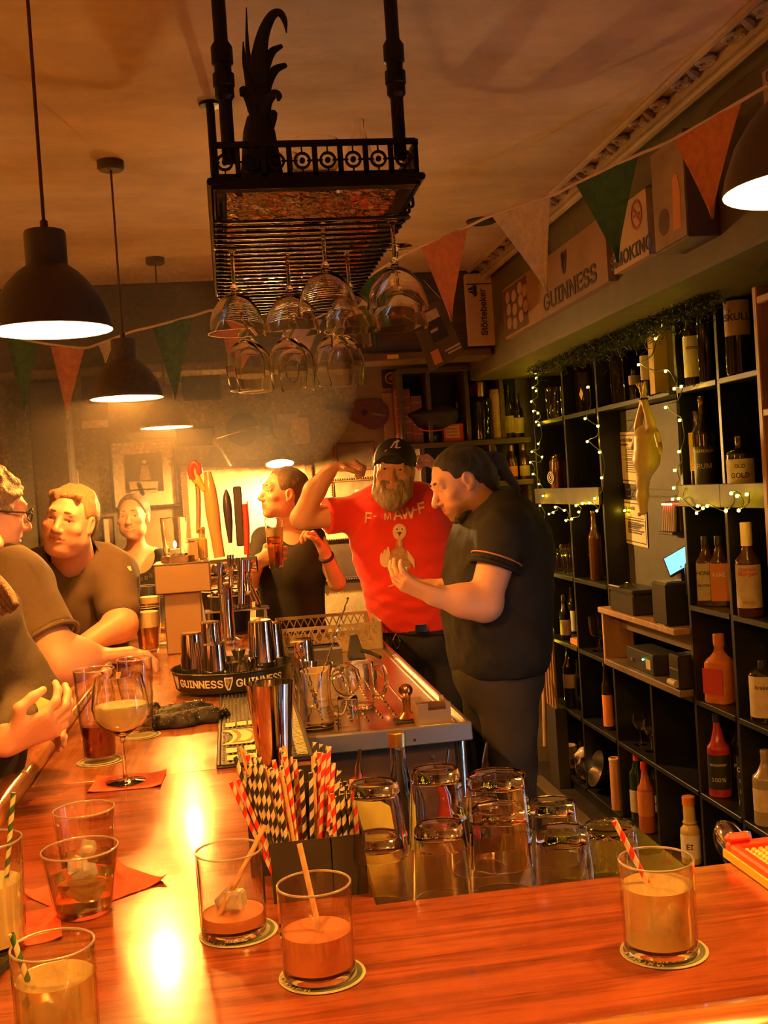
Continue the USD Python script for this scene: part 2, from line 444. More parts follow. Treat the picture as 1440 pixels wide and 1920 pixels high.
# added fill sconces, open-topped and out of view, brightening ceiling and room
for x, y, a, l_ in ((XL + .085, 2.2, 0, 'added fill sconce, a brass bowl out of view on the left wall, the nearer one'), (XL + .085, 4.4, 0, 'added fill sconce, a brass bowl out of view on the left wall, the farther one'), (-1.6, YF + .085, 90, 'added fill sconce, a brass bowl out of view on the wall behind the bar guests')):
    t = thing('wall_sconce', l_, 'lamp', (x, y, 1.86), a)
    part('bowl', lathe([(0, -.06), (.03, -.055), (.06, -.03), (.075, 0), (.073, 0), (.058, -.028), (.028, -.052), (0, -.056)], 32), mat('brass', (.6, .38, .14), .3, 1), t)
    part('arm', box(-.084, -.06, -.02, .02, -.07, .02, .004), mat('brass', (.6, .38, .14)), t)
    part('bulb', move(trimesh.creation.icosphere(1, .024), (0, 0, -.012)), glow('sconce_bulb', WARM, 620.0), t, True)
# unseen cooler by the right wall; its cool tube lights glasses and steel lip
t = thing('bottle_cooler', 'unseen upright cooler with a cool white tube, out of view, lighting glass edges and the steel lip', 'cooler', (1.75, 1.95, 0))
part('cabinet', [box(1.45, 2.0, 1.60, 1.63, 0, 1.45), box(1.45, 2.0, 2.27, 2.30, 0, 1.45), box(1.97, 2.0, 1.63, 2.27, 0, 1.45), box(1.45, 1.97, 1.63, 2.27, 0, .25), box(1.45, 1.97, 1.63, 2.27, 1.40, 1.45)], mat('cooler_white', (.7, .7, .7), .4), t, world=True)
part('tube', tube([(1.50, 1.66, .32), (1.50, 1.66, 1.34)], .014, 10), glow('cool_tube', COOL, 6.0), t, True, world=True)
part('shelf', [box(1.52, 1.96, 1.63, 2.27, z, z + .01) for z in (.6, .95)], m_steel if 'brushed_steel' in LOOKS else mat('cooler_shelf', (.5, .5, .5), .4), t, world=True)
# ================================================================== bar counter (an L: a long left branch and a short front one)
def wood(name, c1, c2, c3, rough, axis, coat=.5):
    if name in LOOKS: return LOOKS[name]
    st = {'x': (1.2, 22, 22), 'y': (22, 1.2, 22), 'z': (22, 22, 1.2)}[axis]
    LOOKS[name] = usdkit.material(stage, '/World/Looks/' + name, {
        'tc': ('texture_coordinate', {}), 'm': ('mapping', {'scale': st}),
        'n': ('noise_texture', {'scale': 2.2, 'detail': 8.0, 'roughness': .65, 'distortion': .6}),
        'r': ('rgb_ramp', {'ramp': [(.30, c3), (.46, c2), (.56, c1), (.72, c2)]}),
        'w': ('noise_texture', {'scale': 5.0, 'detail': 3.0}),
        'wr': ('map_range', {'from_min': .35, 'from_max': .7, 'to_min': rough * .7, 'to_max': rough * 1.5, 'clamp': True}),
        'b': ('bump', {'strength': .25, 'distance': .0006}),
        'p': ('principled_bsdf', {'coat_weight': coat, 'coat_roughness': rough * .6, 'specular_ior_level': .6})},
        [('tc.object', 'm.vector'), ('m.vector', 'n.vector'), ('n.fac', 'r.fac'), ('r.color', 'p.base_color'), ('tc.object', 'w.vector'),
         ('w.fac', 'wr.value'), ('wr.result', 'p.roughness'), ('n.fac', 'b.height'), ('b.normal', 'p.normal')], surface='p.BSDF')
    return LOOKS[name]


m_topx = wood('bar_wood_front', (.27, .068, .023), (.21, .047, .016), (.12, .026, .010), .17, 'x')
m_topy = wood('bar_wood_side', (.38, .14, .042), (.31, .10, .030), (.19, .058, .019), .22, 'y')
m_rail = wood('bar_rail_wood', (.42, .16, .05), (.32, .11, .03), (.2, .06, .02), .16, 'y')
m_railx = wood('bar_rail_wood_front', (.42, .16, .05), (.32, .11, .03), (.2, .06, .02), .16, 'x')
m_panel = wood('bar_panel_wood', (.20, .075, .03), (.14, .05, .02), (.06, .02, .01), .35, 'z')
m_steel = mat('brushed_steel', (.62, .60, .57), .26, 1, bump=(60, .0002), stretch=(1, 14, 1))
m_steel_cooltint = mat('steel_apron', (.60, .62, .66), .38, 1, bump=(40, .0002), stretch=(14, 1, 1))  # steel with the cool light on the lip put into its colour
m_chrome = mat('chrome', (.80, .78, .75), .09, 1)
m_rubber = mat('black_rubber', (.016, .015, .015), .55)

bar = thing('bar_counter', 'L-shaped varnished reddish wooden bar counter with a rounded arm rail', 'bar counter', (0, 1.2, 0))
sh = sg.Polygon([(-.415, 1.02), (1.62, 1.02), (1.62, 1.392), (.15, 1.392), (.15, 1.66), (.02, 1.66), (.02, 2.188), (-.415, 2.188)])
part('worktop', move(ext(sh, .04), (0, 0, BAR - .04)), m_topx, bar, world=True, label='front worktop with the corner')
part('worktop', box(-.415, .135, 2.191, 4.86, BAR - .04, BAR, .002), m_topy, bar, world=True, label='long side worktop')


def rail(p0, p1, inward, m, n):
    """A moulded arm rail of n lengths from p0 to p1, rising beside the worktop."""
    prof = np.array([(.0, .0), (.012, .016), (.028, .024), (.05, .026), (.075, .018), (.094, .002), (.10, -.02), (.09, -.04), (.06, -.052), (.0, -.052)])
    p0, p1 = np.array(p0, float), np.array(p1, float); d = p1 - p0; o = -np.array([*inward, 0.])
    for k in range(n):
        a, b = p0 + d * (k / n) + d / np.linalg.norm(d) * .0012, p0 + d * ((k + 1) / n) - d / np.linalg.norm(d) * .0012
        v = np.vstack([[q + o * u + np.array([0, 0, w]) for u, w in prof] for q in (a, b)]); m_ = len(prof)
        part('rail', tri(m3.Manifold.hull_points(v)), m, bar, 50, world=True)


rail((-.418, 2.245, BAR), (-.418, 4.86, BAR), (1, 0), m_rail, 2)
rail((-.418, 1.02, BAR), (-.418, 2.245, BAR), (1, 0), m_rail, 1)
rail((-.415, 1.016, BAR), (1.62, 1.016, BAR), (0, 1), m_railx, 1)
for k in range(8):
    y = 1.25 + k * .435
    part('panel', box(-.40, -.375, y, y + .43, .10, BAR - .045, .006), m_panel, bar, world=True)
for k in range(4):
    x = -.37 + k * .485
    part('panel', box(x, x + .48, 1.06, 1.085, .10, BAR - .045, .006), m_panel, bar, world=True)
part('plinth', [box(-.39, -.36, 1.1, 4.8, 0, .10), box(-.37, 1.6, 1.07, 1.1, 0, .10)], m_black, bar, world=True)
part('inner_panel', [box(-.02, 0, 1.7, 2.74, 0, BAR - .04), box(.15, 1.6, 1.36, 1.38, 0, BAR - .06)], m_black, bar, world=True)

# glass ledge behind the front counter
led = thing('glass_ledge', 'low steel ledge tinted gold for lamp reflections, behind the front counter, holding upturned glasses', 'ledge', (.38, 1.5, 0))
part('top', box(.16, .60, 1.396, 1.70, 1.050, 1.0716, .003), mat('ledge_brass', (.62, .45, .22), .22, 1, bump=(50, .0006)), led, world=True)  # steel coloured gold in place of warm lamp reflections
part('support', box(.18, .58, 1.40, 1.68, 0, 1.05), m_black, led, world=True)

# steel work station
st = thing('steel_workstation', 'stainless steel drainer worktop beside the side bar, its front lip tinted for cool light', 'worktop', (.35, 3.4, 0))
part('steel_top', box(.142, .562, 2.756, 4.66, .995, 1.010), m_steel, st, world=True)
part('apron', [box(.138, .570, 2.742, 2.756, .975, 1.022, .003)], m_steel_cooltint, st, world=True, label='front lip with bluish light put into its colour')
part('rim', [box(.555, .570, 2.757, 4.66, .985, 1.022, .003), box(.536, .543, 2.80, 4.62, 1.008, 1.014, .002), box(.138, .150, 2.757, 4.66, .985, 1.022, .003)], m_steel, st, world=True)
part('end_panel', box(.15, .53, 2.79, 2.81, .15, .975), mat('brown_steel_panel', (.14, .085, .05), .4, .6), st, world=True)
part('bolt', lathe([(0, 0), (.006, 0), (.005, .003), (0, .004)], 12).apply_transform(rotm(90, [1, 0, 0])).apply_translation((.47, 2.79, .93)), m_steel, st, world=True)
part('bolt', lathe([(0, 0), (.004, 0), (.003, .002), (0, .002)], 12).apply_transform(rotm(90, [1, 0, 0])).apply_translation((.42, 2.742, .990)), m_rubber, st, world=True)
for x, y in ((.545, 2.80), (.545, 4.60)):
    part('leg', lathe([(0, 0), (.022, 0), (.022, .06), (.017, .07), (.017, .99), (0, .99)], 16).apply_translation((x, y, 0)), m_steel, st, world=True)
part('side_panel', box(.535, .545, 2.85, 4.60, .12, .97), m_black, st, world=True)
part('divider_strip', box(.452, .456, 3.05, 3.72, 1.010, 1.0125), m_chrome, st, world=True)
dots = []
for i in range(5):
    for j in range(15):
        d = lathe([(.0075, 0), (.006, .004), (0, .0055)], 8); d.apply_scale((.8, 1.5, 1)); d.apply_translation((.245 + i * .040, 2.93 + j * .047 + (i % 2) * .02, 1.0095)); dots.append(d)
part('drain_bumps', dots, m_chrome, st, world=True, kind='stuff')

# ================================================================== right-hand back bar shelves
Z = [.07, .42, .77, 1.12, 1.52, 1.92, 2.17]
YU = [3.09, 3.56, 3.91, 4.80, 5.30, 5.85]
SX = 1.66
sh1 = thing('back_bar_shelf', 'black open bar shelving with square cubbies along the right wall', 'shelf', (1.8, 4.4, 0))
for y in YU + [4.355]:
    top = .77 if y == 4.355 else 2.168
    part('upright', box(SX, 2.0, y - .011, y + .011, .07, top, .002), m_black, sh1, world=True)
for a, b in zip(YU[:-1], YU[1:]):
    nz = [z for z in Z[:6] if not (a == 3.91 and z in (1.12, 1.52))]
    for z in nz:
        part('shelf', box(SX - .004, 2.0, a + .012, b - .012, z - .02, z, .002), m_black if z != 1.52 else m_black, sh1, world=True)
for a, b in zip(YU[:-1], YU[1:]):
    if a != 3.91: part('fascia', box(SX - .018, SX - .004, a, b, 1.485, 1.565, .002), m_olive, sh1, world=True, label='olive shelf edge board')
part('back_board', box(2.0, 2.012, 3.0, 5.9, .05, 2.168), m_black, sh1, world=True)
part('plinth', box(SX + .01, 2.0, 3.0, 5.9, 0, .05), m_black, sh1, world=True)
part('niche_panel', box(1.76, 1.775, 3.925, 4.785, 1.06, 1.895), m_olive, sh1, world=True, label='olive green back panel of the niche')
part('niche_batten', [box(1.745, 1.76, 3.925, 4.785, 1.515, 1.520), box(1.745, 1.76, 3.925, 4.785, 1.545, 1.5495)], m_black, sh1, world=True)
struct('trim_4', box(1.50, 1.57, 3.0, 5.8, 0, .02, .004), mat('floor_strip', (.16, .11, .06), .5, noise=(8, .5)))

# till desk in the niche
dk = thing('till_desk', 'pale wooden till desk built into the shelf niche', 'desk', (1.75, 4.35, .77))
part('desktop', box(1.60, 1.755, 3.925, 4.79, 1.005, 1.03, .004), m_pine, dk, world=True)
part('side_board', box(1.615, 1.755, 4.765, 4.787, .772, 1.004, .003), m_pine, dk, world=True)
part('base_board', box(1.61, 1.755, 3.925, 4.764, .771, .80, .004), mat('grey_wood', (.20, .13, .07), .5, noise=(8, .6)), dk, world=True)
part('rail', box(1.70, 1.752, 3.925, 4.764, .93, 1.004), mat('grey_wood', (.2, .13, .07)), dk, world=True)

# pale cabinet at the right edge of the picture
cb = thing('pale_shelf_unit', 'pale wooden shelf unit whose side cuts off the picture at right', 'shelf', (1.6, 2.98, 0))
part('side_board', box(1.52, 2.0, 2.985, 3.01, .3, 2.13, .003), m_pine, cb, world=True)
part('side_board', box(1.52, 2.0, 2.45, 2.475, .3, 2.13, .003), m_pine, cb, world=True)
for z in (1.36, 1.78, 2.10):
    part('shelf', box(1.52, 2.0, 2.476, 2.984, z - .022, z, .003), m_pine, cb, world=True)
part('back_board', box(2.0, 2.008, 2.45, 3.01, .3, 2.13), m_black, cb, world=True)
part('base', box(1.54, 2.0, 2.46, 3.0, 0, .3), m_black, cb, world=True)

# shelf on the back wall
YS = 5.86
bs = thing('back_wall_shelf', 'dark wooden shelf with three levels on the back wall, in the corner', 'shelf', (1.2, 5.95, 1.0))
m_bs = mat('old_shelf_wood', (.13, .085, .045), .55, noise=(5, .7), stretch=(1, 8, 8))
for z, x0 in ((2.255, .94), (1.850, .94), (1.62, .98), (1.22, .98)):
    part('shelf', box(x0, 1.645, YS, 6.15, z - .028, z, .003), m_bs, bs, world=True)
for x in (.94, 1.09, 1.30, 1.49):
    part('upright', box(x, x + .022, YS + .02, 6.15, 1.850, 2.227, .002), m_bs, bs, world=True)
for x in (1.03, 1.42):
    part('bracket', box(x, x + .03, YS + .03, 6.15, 1.62, 1.822, .002), m_bs, bs, world=True)
for x in (.98, 1.62):
    part('bracket', box(x, x + .022, YS + .04, 6.15, 1.0, 1.592, .002), m_bs, bs, world=True)
part('backing', box(.94, 1.645, 6.125, 6.149, 1.0, 2.227), m_black, bs, world=True)
# ================================================================== glassware
m_glass = mat('clear_glass', (1, .99, .97), .0, trans=1.0, ior=1.47)
m_thin = pane('thin_glass', (.97, .96, .94), edge=(.42, .34, .26))
m_rim = mat('glass_rim', (.80, .76, .70), .05, trans=.75, ior=1.5, coat=1)
m_ice = mat('ice', (.96, .94, .90), .12, trans=.8, ior=1.31, bump=(30, .003))


def liquid(name, color, trans=.8, rough=.05): return mat(name, color, rough, trans=trans, ior=1.33)


def glass_mesh(profile_out, profile_in, n=48, ribs=0, depth=0, zr=None, octo=0):
    """A vessel: outer wall from the foot up, inner wall from the rim down; ribs flute the inside between heights zr; octo facets the outside."""
    m = lathe(list(profile_out) + list(profile_in), n)
    if ribs or octo:
        v = m.vertices.copy(); r = np.hypot(v[:, 0], v[:, 1]); a = np.arctan2(v[:, 1], v[:, 0])
        if ribs:
            lo, hi = zr; w = np.clip((v[:, 2] - lo) / .006, 0, 1) * np.clip((hi - v[:, 2]) / .012, 0, 1)
            s = 1 - depth * w * np.maximum(np.cos(ribs * a), 0) / np.maximum(r, 1e-4)
        else:
            s = 1 + 0 * r
        if octo:
            sec = 2 * math.pi / octo; s = s * (math.cos(sec / 2) / np.cos((a % sec) - sec / 2) + .02)
        v[:, :2] *= s[:, None]; m = trimesh.Trimesh(v, m.faces, process=False)
    return m


def tumbler(h, rb, rt, base=.012, wall=.0022, n=64, ribs=0, octo=0):
    k = 7
    zs = np.linspace(base, h - .003, k)
    out = [(0, .001), (rb * .80, .0), (rb - .003, .0008), (rb, .005)] + [(rb + (rt - rb) * (z / h), z) for z in np.linspace(.012, h - .002, k)] + [(rt - .0004, h)]
    inn = [(rt - wall * .8, h)] + [(rb + (rt - rb) * (z / h) - wall, z) for z in zs[::-1]] + [(rb * .82, base - .0015), (0, base - .0015)]
    return glass_mesh(out, inn, n, ribs, .0016, (base + .012, h - .012), octo)


def fill(h0, h1, rb, rt, h, wall=.0022, n=40, wob=0):
    """The drink between heights h0 and h1 of a tumbler."""
    r = lambda z: rb + (rt - rb) * (z / h) - wall - .0005
    zz = np.linspace(h0, h1, 5)
    return lathe([(0, h0)] + [(r(z), z) for z in zz] + [(r(h1) - .002, h1 - .0008), (0, h1 - .0012)], n)


def icecube(s, seed):
    r = np.random.default_rng(seed); b = box(-s / 2, s / 2, -s / 2, s / 2, -s / 2, s / 2, s * .14)
    b.apply_transform(trimesh.transformations.random_rotation_matrix(r.random(3))); return b


def coaster(x, y, z, label, r=.048, w=0):
    t = thing('coaster', label, 'coaster', (x, y, z))
    part('card', lathe([(0, 0), (r - .0005, 0), (r, .0006), (r - .0005, .0014), (0, .0014)], 40), mat('coaster_card', (.55, .50, .30), .8, noise=(30, .5)), t)
    part('print_ring', lathe([(r * .80, .0014), (r * .92, .0014), (r * .92, .0018), (r * .80, .0018)], 40), mat('coaster_print', (.05, .07, .04), .8), t)
    rr = trimesh.util.concatenate([place(text(c, .009, .0006, True), (r * .86 * math.cos(a), r * .86 * math.sin(a), .0018), (math.sin(a), -math.cos(a), 0), (math.cos(a), math.sin(a), 0)) for c, a in zip('WHISKEY', np.linspace(4.2, 3.1, 7))])
    part('print', rr, mat('coaster_card', (.55, .5, .3)), t)
    return .0019


STRAWS = {}
SW = .0031


def straw_proto(kind):
    cols = {'black': ((.70, .60, .38), (.02, .02, .018)), 'red': ((.72, .58, .38), (.70, .03, .015)), 'green': ((.6, .55, .3), (.03, .10, .03)), 'kraft': ((.62, .38, .18), (.55, .32, .14))}
    a, b = cols[kind]
    nm = 'straw_' + kind
    LOOKS[nm] = usdkit.material(stage, '/World/Looks/' + nm, {
        'tc': ('texture_coordinate', {}), 's': ('separate_xyz', {}), 'at': ('math', {'math_type': 'arctan2'}),
        'm': ('math', {'math_type': 'multiply_add', 'value2': 1.0 / (2 * math.pi)}), 'z': ('math', {'math_type': 'multiply', 'value2': 48.0}),
        'fr': ('math', {'math_type': 'fraction'}), 'gt': ('math', {'math_type': 'greater_than', 'value2': .5}),
        'mx': ('mix', {'color1': a, 'color2': b}), 'p': ('principled_bsdf', {'roughness': .6})},
        [('tc.object', 's.vector'), ('s.x', 'at.value1'), ('s.y', 'at.value2'), ('at.value', 'm.value1'), ('s.z', 'z.value1'), ('z.value', 'm.value3'),
         ('m.value', 'fr.value1'), ('fr.value', 'gt.value1'), ('gt.value', 'mx.fac'), ('mx.color', 'p.base_color')], surface='p.BSDF')
    return LOOKS[nm]


def straw_mesh(L=.197, r=SW):
    return lathe([(r - .0005, 0), (r, 0)] + [(r, L * k / 8) for k in range(1, 8)] + [(r, L), (r - .0005, L), (r - .0005, L * .5), (r - .0005, 0)], 12)


for k_ in ('black', 'red', 'green', 'kraft'): straw_proto(k_)


def straw(foot, tip, kind, label, group=None, r=SW):
    """A paper straw from foot to tip."""
    foot, tip = np.asarray(foot, float), np.asarray(tip, float); d = tip - foot; L = np.linalg.norm(d)
    key = (kind, round(L, 2))
    tilt = (0.0, math.degrees(math.acos(d[2] / L)), 0.0); rz = math.degrees(math.atan2(d[1], d[0]))
    if key not in STRAWS:
        path = numbered('/World/paper_straw'); u = usdkit.mesh(stage, path, straw_mesh(L, r), LOOKS['straw_' + kind], smooth=40)
        u.AddTranslateOp(opSuffix='at').Set(Gf.Vec3d(*map(float, foot))); u.AddRotateZOp(opSuffix='turn').Set(rz); u.AddRotateXYZOp(opSuffix='tilt').Set(Gf.Vec3f(*tilt))
        tag(u.GetPrim(), label, 'straw', group); STRAWS[key] = path; BASE[path] = foot; return path
    p = numbered('/World/paper_straw'); u = UsdGeom.Mesh.Define(stage, p); u.GetPrim().GetReferences().AddInternalReference(STRAWS[key]); u.ClearXformOpOrder()
    u.AddTranslateOp(opSuffix='at').Set(Gf.Vec3d(*map(float, foot))); u.AddRotateZOp(opSuffix='turn').Set(rz); u.AddRotateXYZOp(opSuffix='tilt').Set(Gf.Vec3f(*tilt))
    tag(u.GetPrim(), label, 'straw', group); BASE[p] = foot; return p


# ------------------------------------------------------------------ drinks on the counter
def drink(px, py, label, h=.101, rb=.040, rt=.041, level=None, liq=None, ice=0, ribs=28, seed=1, on=None, cat='glass', base=.014, foam=None):
    q = PZ(px, py, BAR); z = BAR + .0006
    if on: z += coaster(q[0] + on[1], q[1] + on[2], z, on[0])
    t = thing('tumbler', label, cat, (q[0], q[1], z))
    part('glass', tumbler(h, rb, rt, base, ribs=ribs), m_thin, t, 50)
    part('rim', tube([(( rt - .0011) * math.cos(a), (rt - .0011) * math.sin(a), h) for a in np.linspace(0, 2 * math.pi, 48, endpoint=False)], .0014, 8, True), m_rim, t, True)
    part('glass_base', lathe([(0, .0006), (rb * .9, .0006), (rb - .001, .003), (rb - .001, base - .004), (rb * .8, base - .003), (0, base - .003)], 40), m_glass, t, 40)
    if level: part('drink', fill(base - .001, level, rb, rt, h), liq, t, 40)
    r = np.random.default_rng(seed)
    for i in range(ice):
        a = r.random() * 6.28; rr = r.random() * (rb - .022)
        part('ice_cube', move(icecube(.021, seed * 10 + i), (rr * math.cos(a), rr * math.sin(a), base + .016 + .006 * i)), m_ice, t, 20)
    return t, np.array([q[0], q[1], z])


juice = liquid('cloudy_orange_drink', (.78, .34, .16), .5, .2)
lime = liquid('pale_lime_drink', (.97, .88, .50), .50, .08)
gold = liquid('golden_drink', (.98, .80, .35), .97)
t, c = drink(1240, 1786, 'ribbed tumbler with pale yellow drink and red striped straw, right end of the counter', level=.074, liq=mat('hazy_lime_drink', (.95, .80, .38), .12, trans=.72, ior=1.33), ice=3, seed=3, on=('round beer mat under the pale yellow drink at right', .004, .002))
straw(c + (.018, .004, .016), c + (-.038, .018, .142), 'red', 'red and white striped paper straw in the pale yellow drink at right')
t, c = drink(600, 1832, 'ribbed tumbler half full of cloudy orange drink, front centre of the counter', level=.050, liq=juice, seed=5, on=('round beer mat under the half full orange drink', .003, .003))
straw(c + (.008, .0, .016), c + (-.012, .012, .142), 'kraft', 'plain orange paper straw in the half full orange drink')
t, c = drink(440, 1752, 'nearly empty ribbed tumbler with melting ice beside the straw box', level=.026, liq=juice, ice=3, seed=8, on=('round beer mat under the nearly empty tumbler', .005, .004))
straw(c + (-.022, -.004, .016), c + (.048, .006, .128), 'kraft', 'plain orange paper straw leaning in the nearly empty tumbler')
t, c = drink(112, 1962, 'ribbed tumbler of hazy drink and ice cut off by the bottom edge at left', level=.070, liq=mat('hazy_lime_drink', (.88, .72, .34), .12), ice=4, seed=9)
straw(c + (-.012, .0, .016), c + (-.037, -.004, .118), 'green', 'dark green striped paper straw in the tumbler at the bottom left')
t, c = drink(158, 1712, 'tapered rocks glass with ice on a red napkin at left', h=.085, rb=.036, rt=.050, level=.050, liq=gold, ice=6, seed=11, ribs=0, base=.013)
drink(166, 1640, 'ribbed tumbler behind the tapered rocks glass at left', h=.095, rb=.036, rt=.044, level=.03, liq=gold, ice=2, seed=12, ribs=20)
t, c = drink(-14, 1785, 'tall ribbed glass with crushed ice cut off by the left edge', h=.135, rb=.040, rt=.044, level=.085, liq=lime, ice=6, seed=13, ribs=22)
straw(c + (.01, .01, .016), c + (.034, .02, .185), 'green', 'green and white striped paper straw in the tall glass at the left edge')


def napkin(cx, cy, w, d, rz, label, color=(.78, .10, .03), lift=.004):
    n = 12; g = np.stack(np.meshgrid(np.linspace(-w / 2, w / 2, n), np.linspace(-d / 2, d / 2, n), indexing='ij'), -1).reshape(-1, 2)
    z = .0014 + lift * ((np.abs(g[:, 0]) / (w / 2)) ** 6 * (np.abs(g[:, 1]) / (d / 2)) ** 6) + .0004 * np.sin(g[:, 0] * 120)
    top = np.column_stack([g, z]); bot = np.column_stack([g, z - .0012]); f = []
    for i in range(n - 1):
        for j in range(n - 1):
            a, b, c2, e = i * n + j, (i + 1) * n + j, (i + 1) * n + j + 1, i * n + j + 1
            f += [[a, b, c2], [a, c2, e]]
    f = np.array(f); m = trimesh.Trimesh(np.vstack([top, bot]), np.vstack([f, f[:, ::-1] + n * n]), process=False)
    m.apply_transform(rotm(rz, [0, 0, 1])); m.apply_translation((cx, cy, BAR))
    return single('napkin', m, mat('red_napkin', color, .85, noise=(60, .4), bump=(200, .0003)), label, 'napkin')


q = PZ(240, 1467, BAR); napkin(q[0], q[1], .135, .115, -3, 'orange red paper napkin under the stemmed glass')
q = PZ(163, 1672, BAR); napkin(q[0] + .01, q[1] + .01, .15, .13, 38, 'orange red paper napkin under the tapered rocks glass', lift=.010)
q = PZ(45, 1745, BAR); napkin(q[0] - .02, q[1], .13, .12, 10, 'orange red paper napkin by the left edge of the picture')
q = PZ(-8, 1835, BAR)
t = thing('smartphone', 'black smartphone lying at the left edge of the bar', 'phone', (q[0] - .03, q[1], BAR + .0005), rz=80)
part('body', box(-.075, .075, -.036, .036, 0, .0085, .003), mat('phone_case', (.02, .02, .02), .4), t)
part('screen', box(-.070, .070, -.033, .033, .0085, .009), mat('phone_screen', (.01, .01, .012), .05), t)


# stemmed gin glass
q = PZ(236, 1468, BAR)
t = thing('stemmed_glass', 'stemmed balloon glass of pale gin drink on the red napkin', 'glass', (q[0], q[1], BAR + .0022))
bo = [(0, 0), (.036, 0), (.037, .0012), (.020, .0035), (.006, .007), (.0042, .014), (.0038, .075), (.006, .086), (.020, .094), (.038, .106), (.050, .124), (.0535, .145), (.050, .172), (.0435, .204)]
bi = [(.0425, .204), (.049, .172), (.0523, .145), (.0488, .125), (.037, .1085), (.018, .0965), (0, .0935)]
part('glass', glass_mesh(bo, bi, 56), m_glass, t, 50)
part('drink', lathe([(0, .0942), (.0175, .0972), (.0362, .1092), (.0480, .1256), (.0516, .145), (.0500, .1475), (0, .1472)], 48), lime, t, 40)
for i in range(3): part('ice_cube', move(icecube(.024, 60 + i), (.018 * math.cos(i * 2.2), .018 * math.sin(i * 2.2), .136)), m_ice, t, 20)


def pint(px, py, label, h=.15, rb=.030, rt=.042, beer=None, level=None, foam=None, on=None, mug=False, band=True):
    q = PZ(px, py, BAR); z = BAR + .0006
    if on: z += coaster(q[0], q[1], z, on)
    t = thing('beer_glass', label, 'glass', (q[0], q[1], z))
    part('glass', tumbler(h, rb, rt, .012, n=48), m_thin, t, 50)
    part('rim', tube([((rt - .0011) * math.cos(a), (rt - .0011) * math.sin(a), h) for a in np.linspace(0, 2 * math.pi, 48, endpoint=False)], .0014, 8, True), m_rim, t, True)
    if level: part('beer', fill(.0125, level, rb, rt, h), beer, t)
    if foam:
        r = lambda zz: rb + (rt - rb) * (zz / h) - .0022 - .0004
        part('foam', lathe([(0, foam[0])] + [(r(zz), zz) for zz in np.linspace(foam[0], foam[1], 4)] + [(r(foam[1]) * .8, foam[1] + .002), (0, foam[1] + .002)], 32), mat('beer_foam', (.85, .72, .42), .8, bump=(60, .002)), t)
    return t


amber = liquid('amber_beer', (.80, .30, .06), .8); stout = liquid('dark_red_beer', (.30, .05, .02), .7); pils = liquid('golden_beer', (.95, .62, .12), .9)
pint(188, 1428, 'tall beer glass with dark red beer in its foot, on a beer mat', h=.19, rb=.033, rt=.042, beer=stout, level=.075, on='round beer mat under the tall glass of dark beer')
pint(262, 1380, 'empty tall glass behind the stemmed balloon glass', h=.175, rb=.032, rt=.040, on='round beer mat under the empty tall glass')
t = pint(280, 1222, 'pint of amber beer with foam clinging above it, on the side bar', h=.158, rb=.034, rt=.046, beer=amber, level=.088, foam=(.0885, .142))
pint(285, 1192, 'pint of pale beer topped with foam, behind the amber pint', h=.20, rb=.034, rt=.044, beer=pils, level=.13, foam=(.1305, .155))
pint(312, 1182, 'nearly empty beer glass beside the amber pint', h=.14, rb=.032, rt=.042, beer=pils, level=.03)
coaster(*PZ(318, 1206, BAR)[:2], BAR + .0006, 'beer mat lying by the foot of the draught tower')

# ------------------------------------------------------------------ black bag and bar mat
q = PZ(345, 1358, BAR)
f = Field((-.13, -.09, -.01), (.13, .09, .085), .004)
for a, b, r in (((-.09, .01, .015), (.07, -.01, .018), .020), ((-.06, .03, .02), (.05, .035, .02), .022), ((-.08, -.03, .012), (.02, -.035, .016), .016), ((.0, -.03, .02), (.09, .015, .014), .017), ((-.085, .0, .02), (-.07, .03, .045), .016), ((-.03, .0, .025), (.03, .02, .035), .018)): f.cone(a, b, r, k=.012)
f.rough(38, .006, 3); f.rough(90, .0025, 5); f.half((0, 0, .001), (0, 0, -1))
t = thing('beaded_purse', 'crumpled black beaded purse lying on the side bar', 'purse', (q[0], q[1], BAR + .0004))
bag = f.mesh(); part('body', bag, mat('black_beaded_cloth', (.010, .009, .008), .6, bump=(160, .002), spec=.25), t, smooth=True)
pp, fi = trimesh.sample.sample_surface(bag, 300, seed=4); pp = pp[pp[:, 2] > .012][:230]
part('beads', [move(trimesh.creation.icosphere(0, .0022), p_) for p_ in pp], m_chrome, t, kind='stuff')
zip_ = thing('zip_puller', 'small bright metal zip puller on the black purse', 'zip puller', PZ(293, 1340, BAR + .035)); part('loop', tube([(.006 * math.cos(a), 0, .010 + .008 * math.sin(a)) for a in np.linspace(0, 6.28, 12)], .0015, 6), m_chrome, zip_); part('tab', box(-.003, .003, -.001, .001, -.016, .002, .0005), m_chrome, zip_)

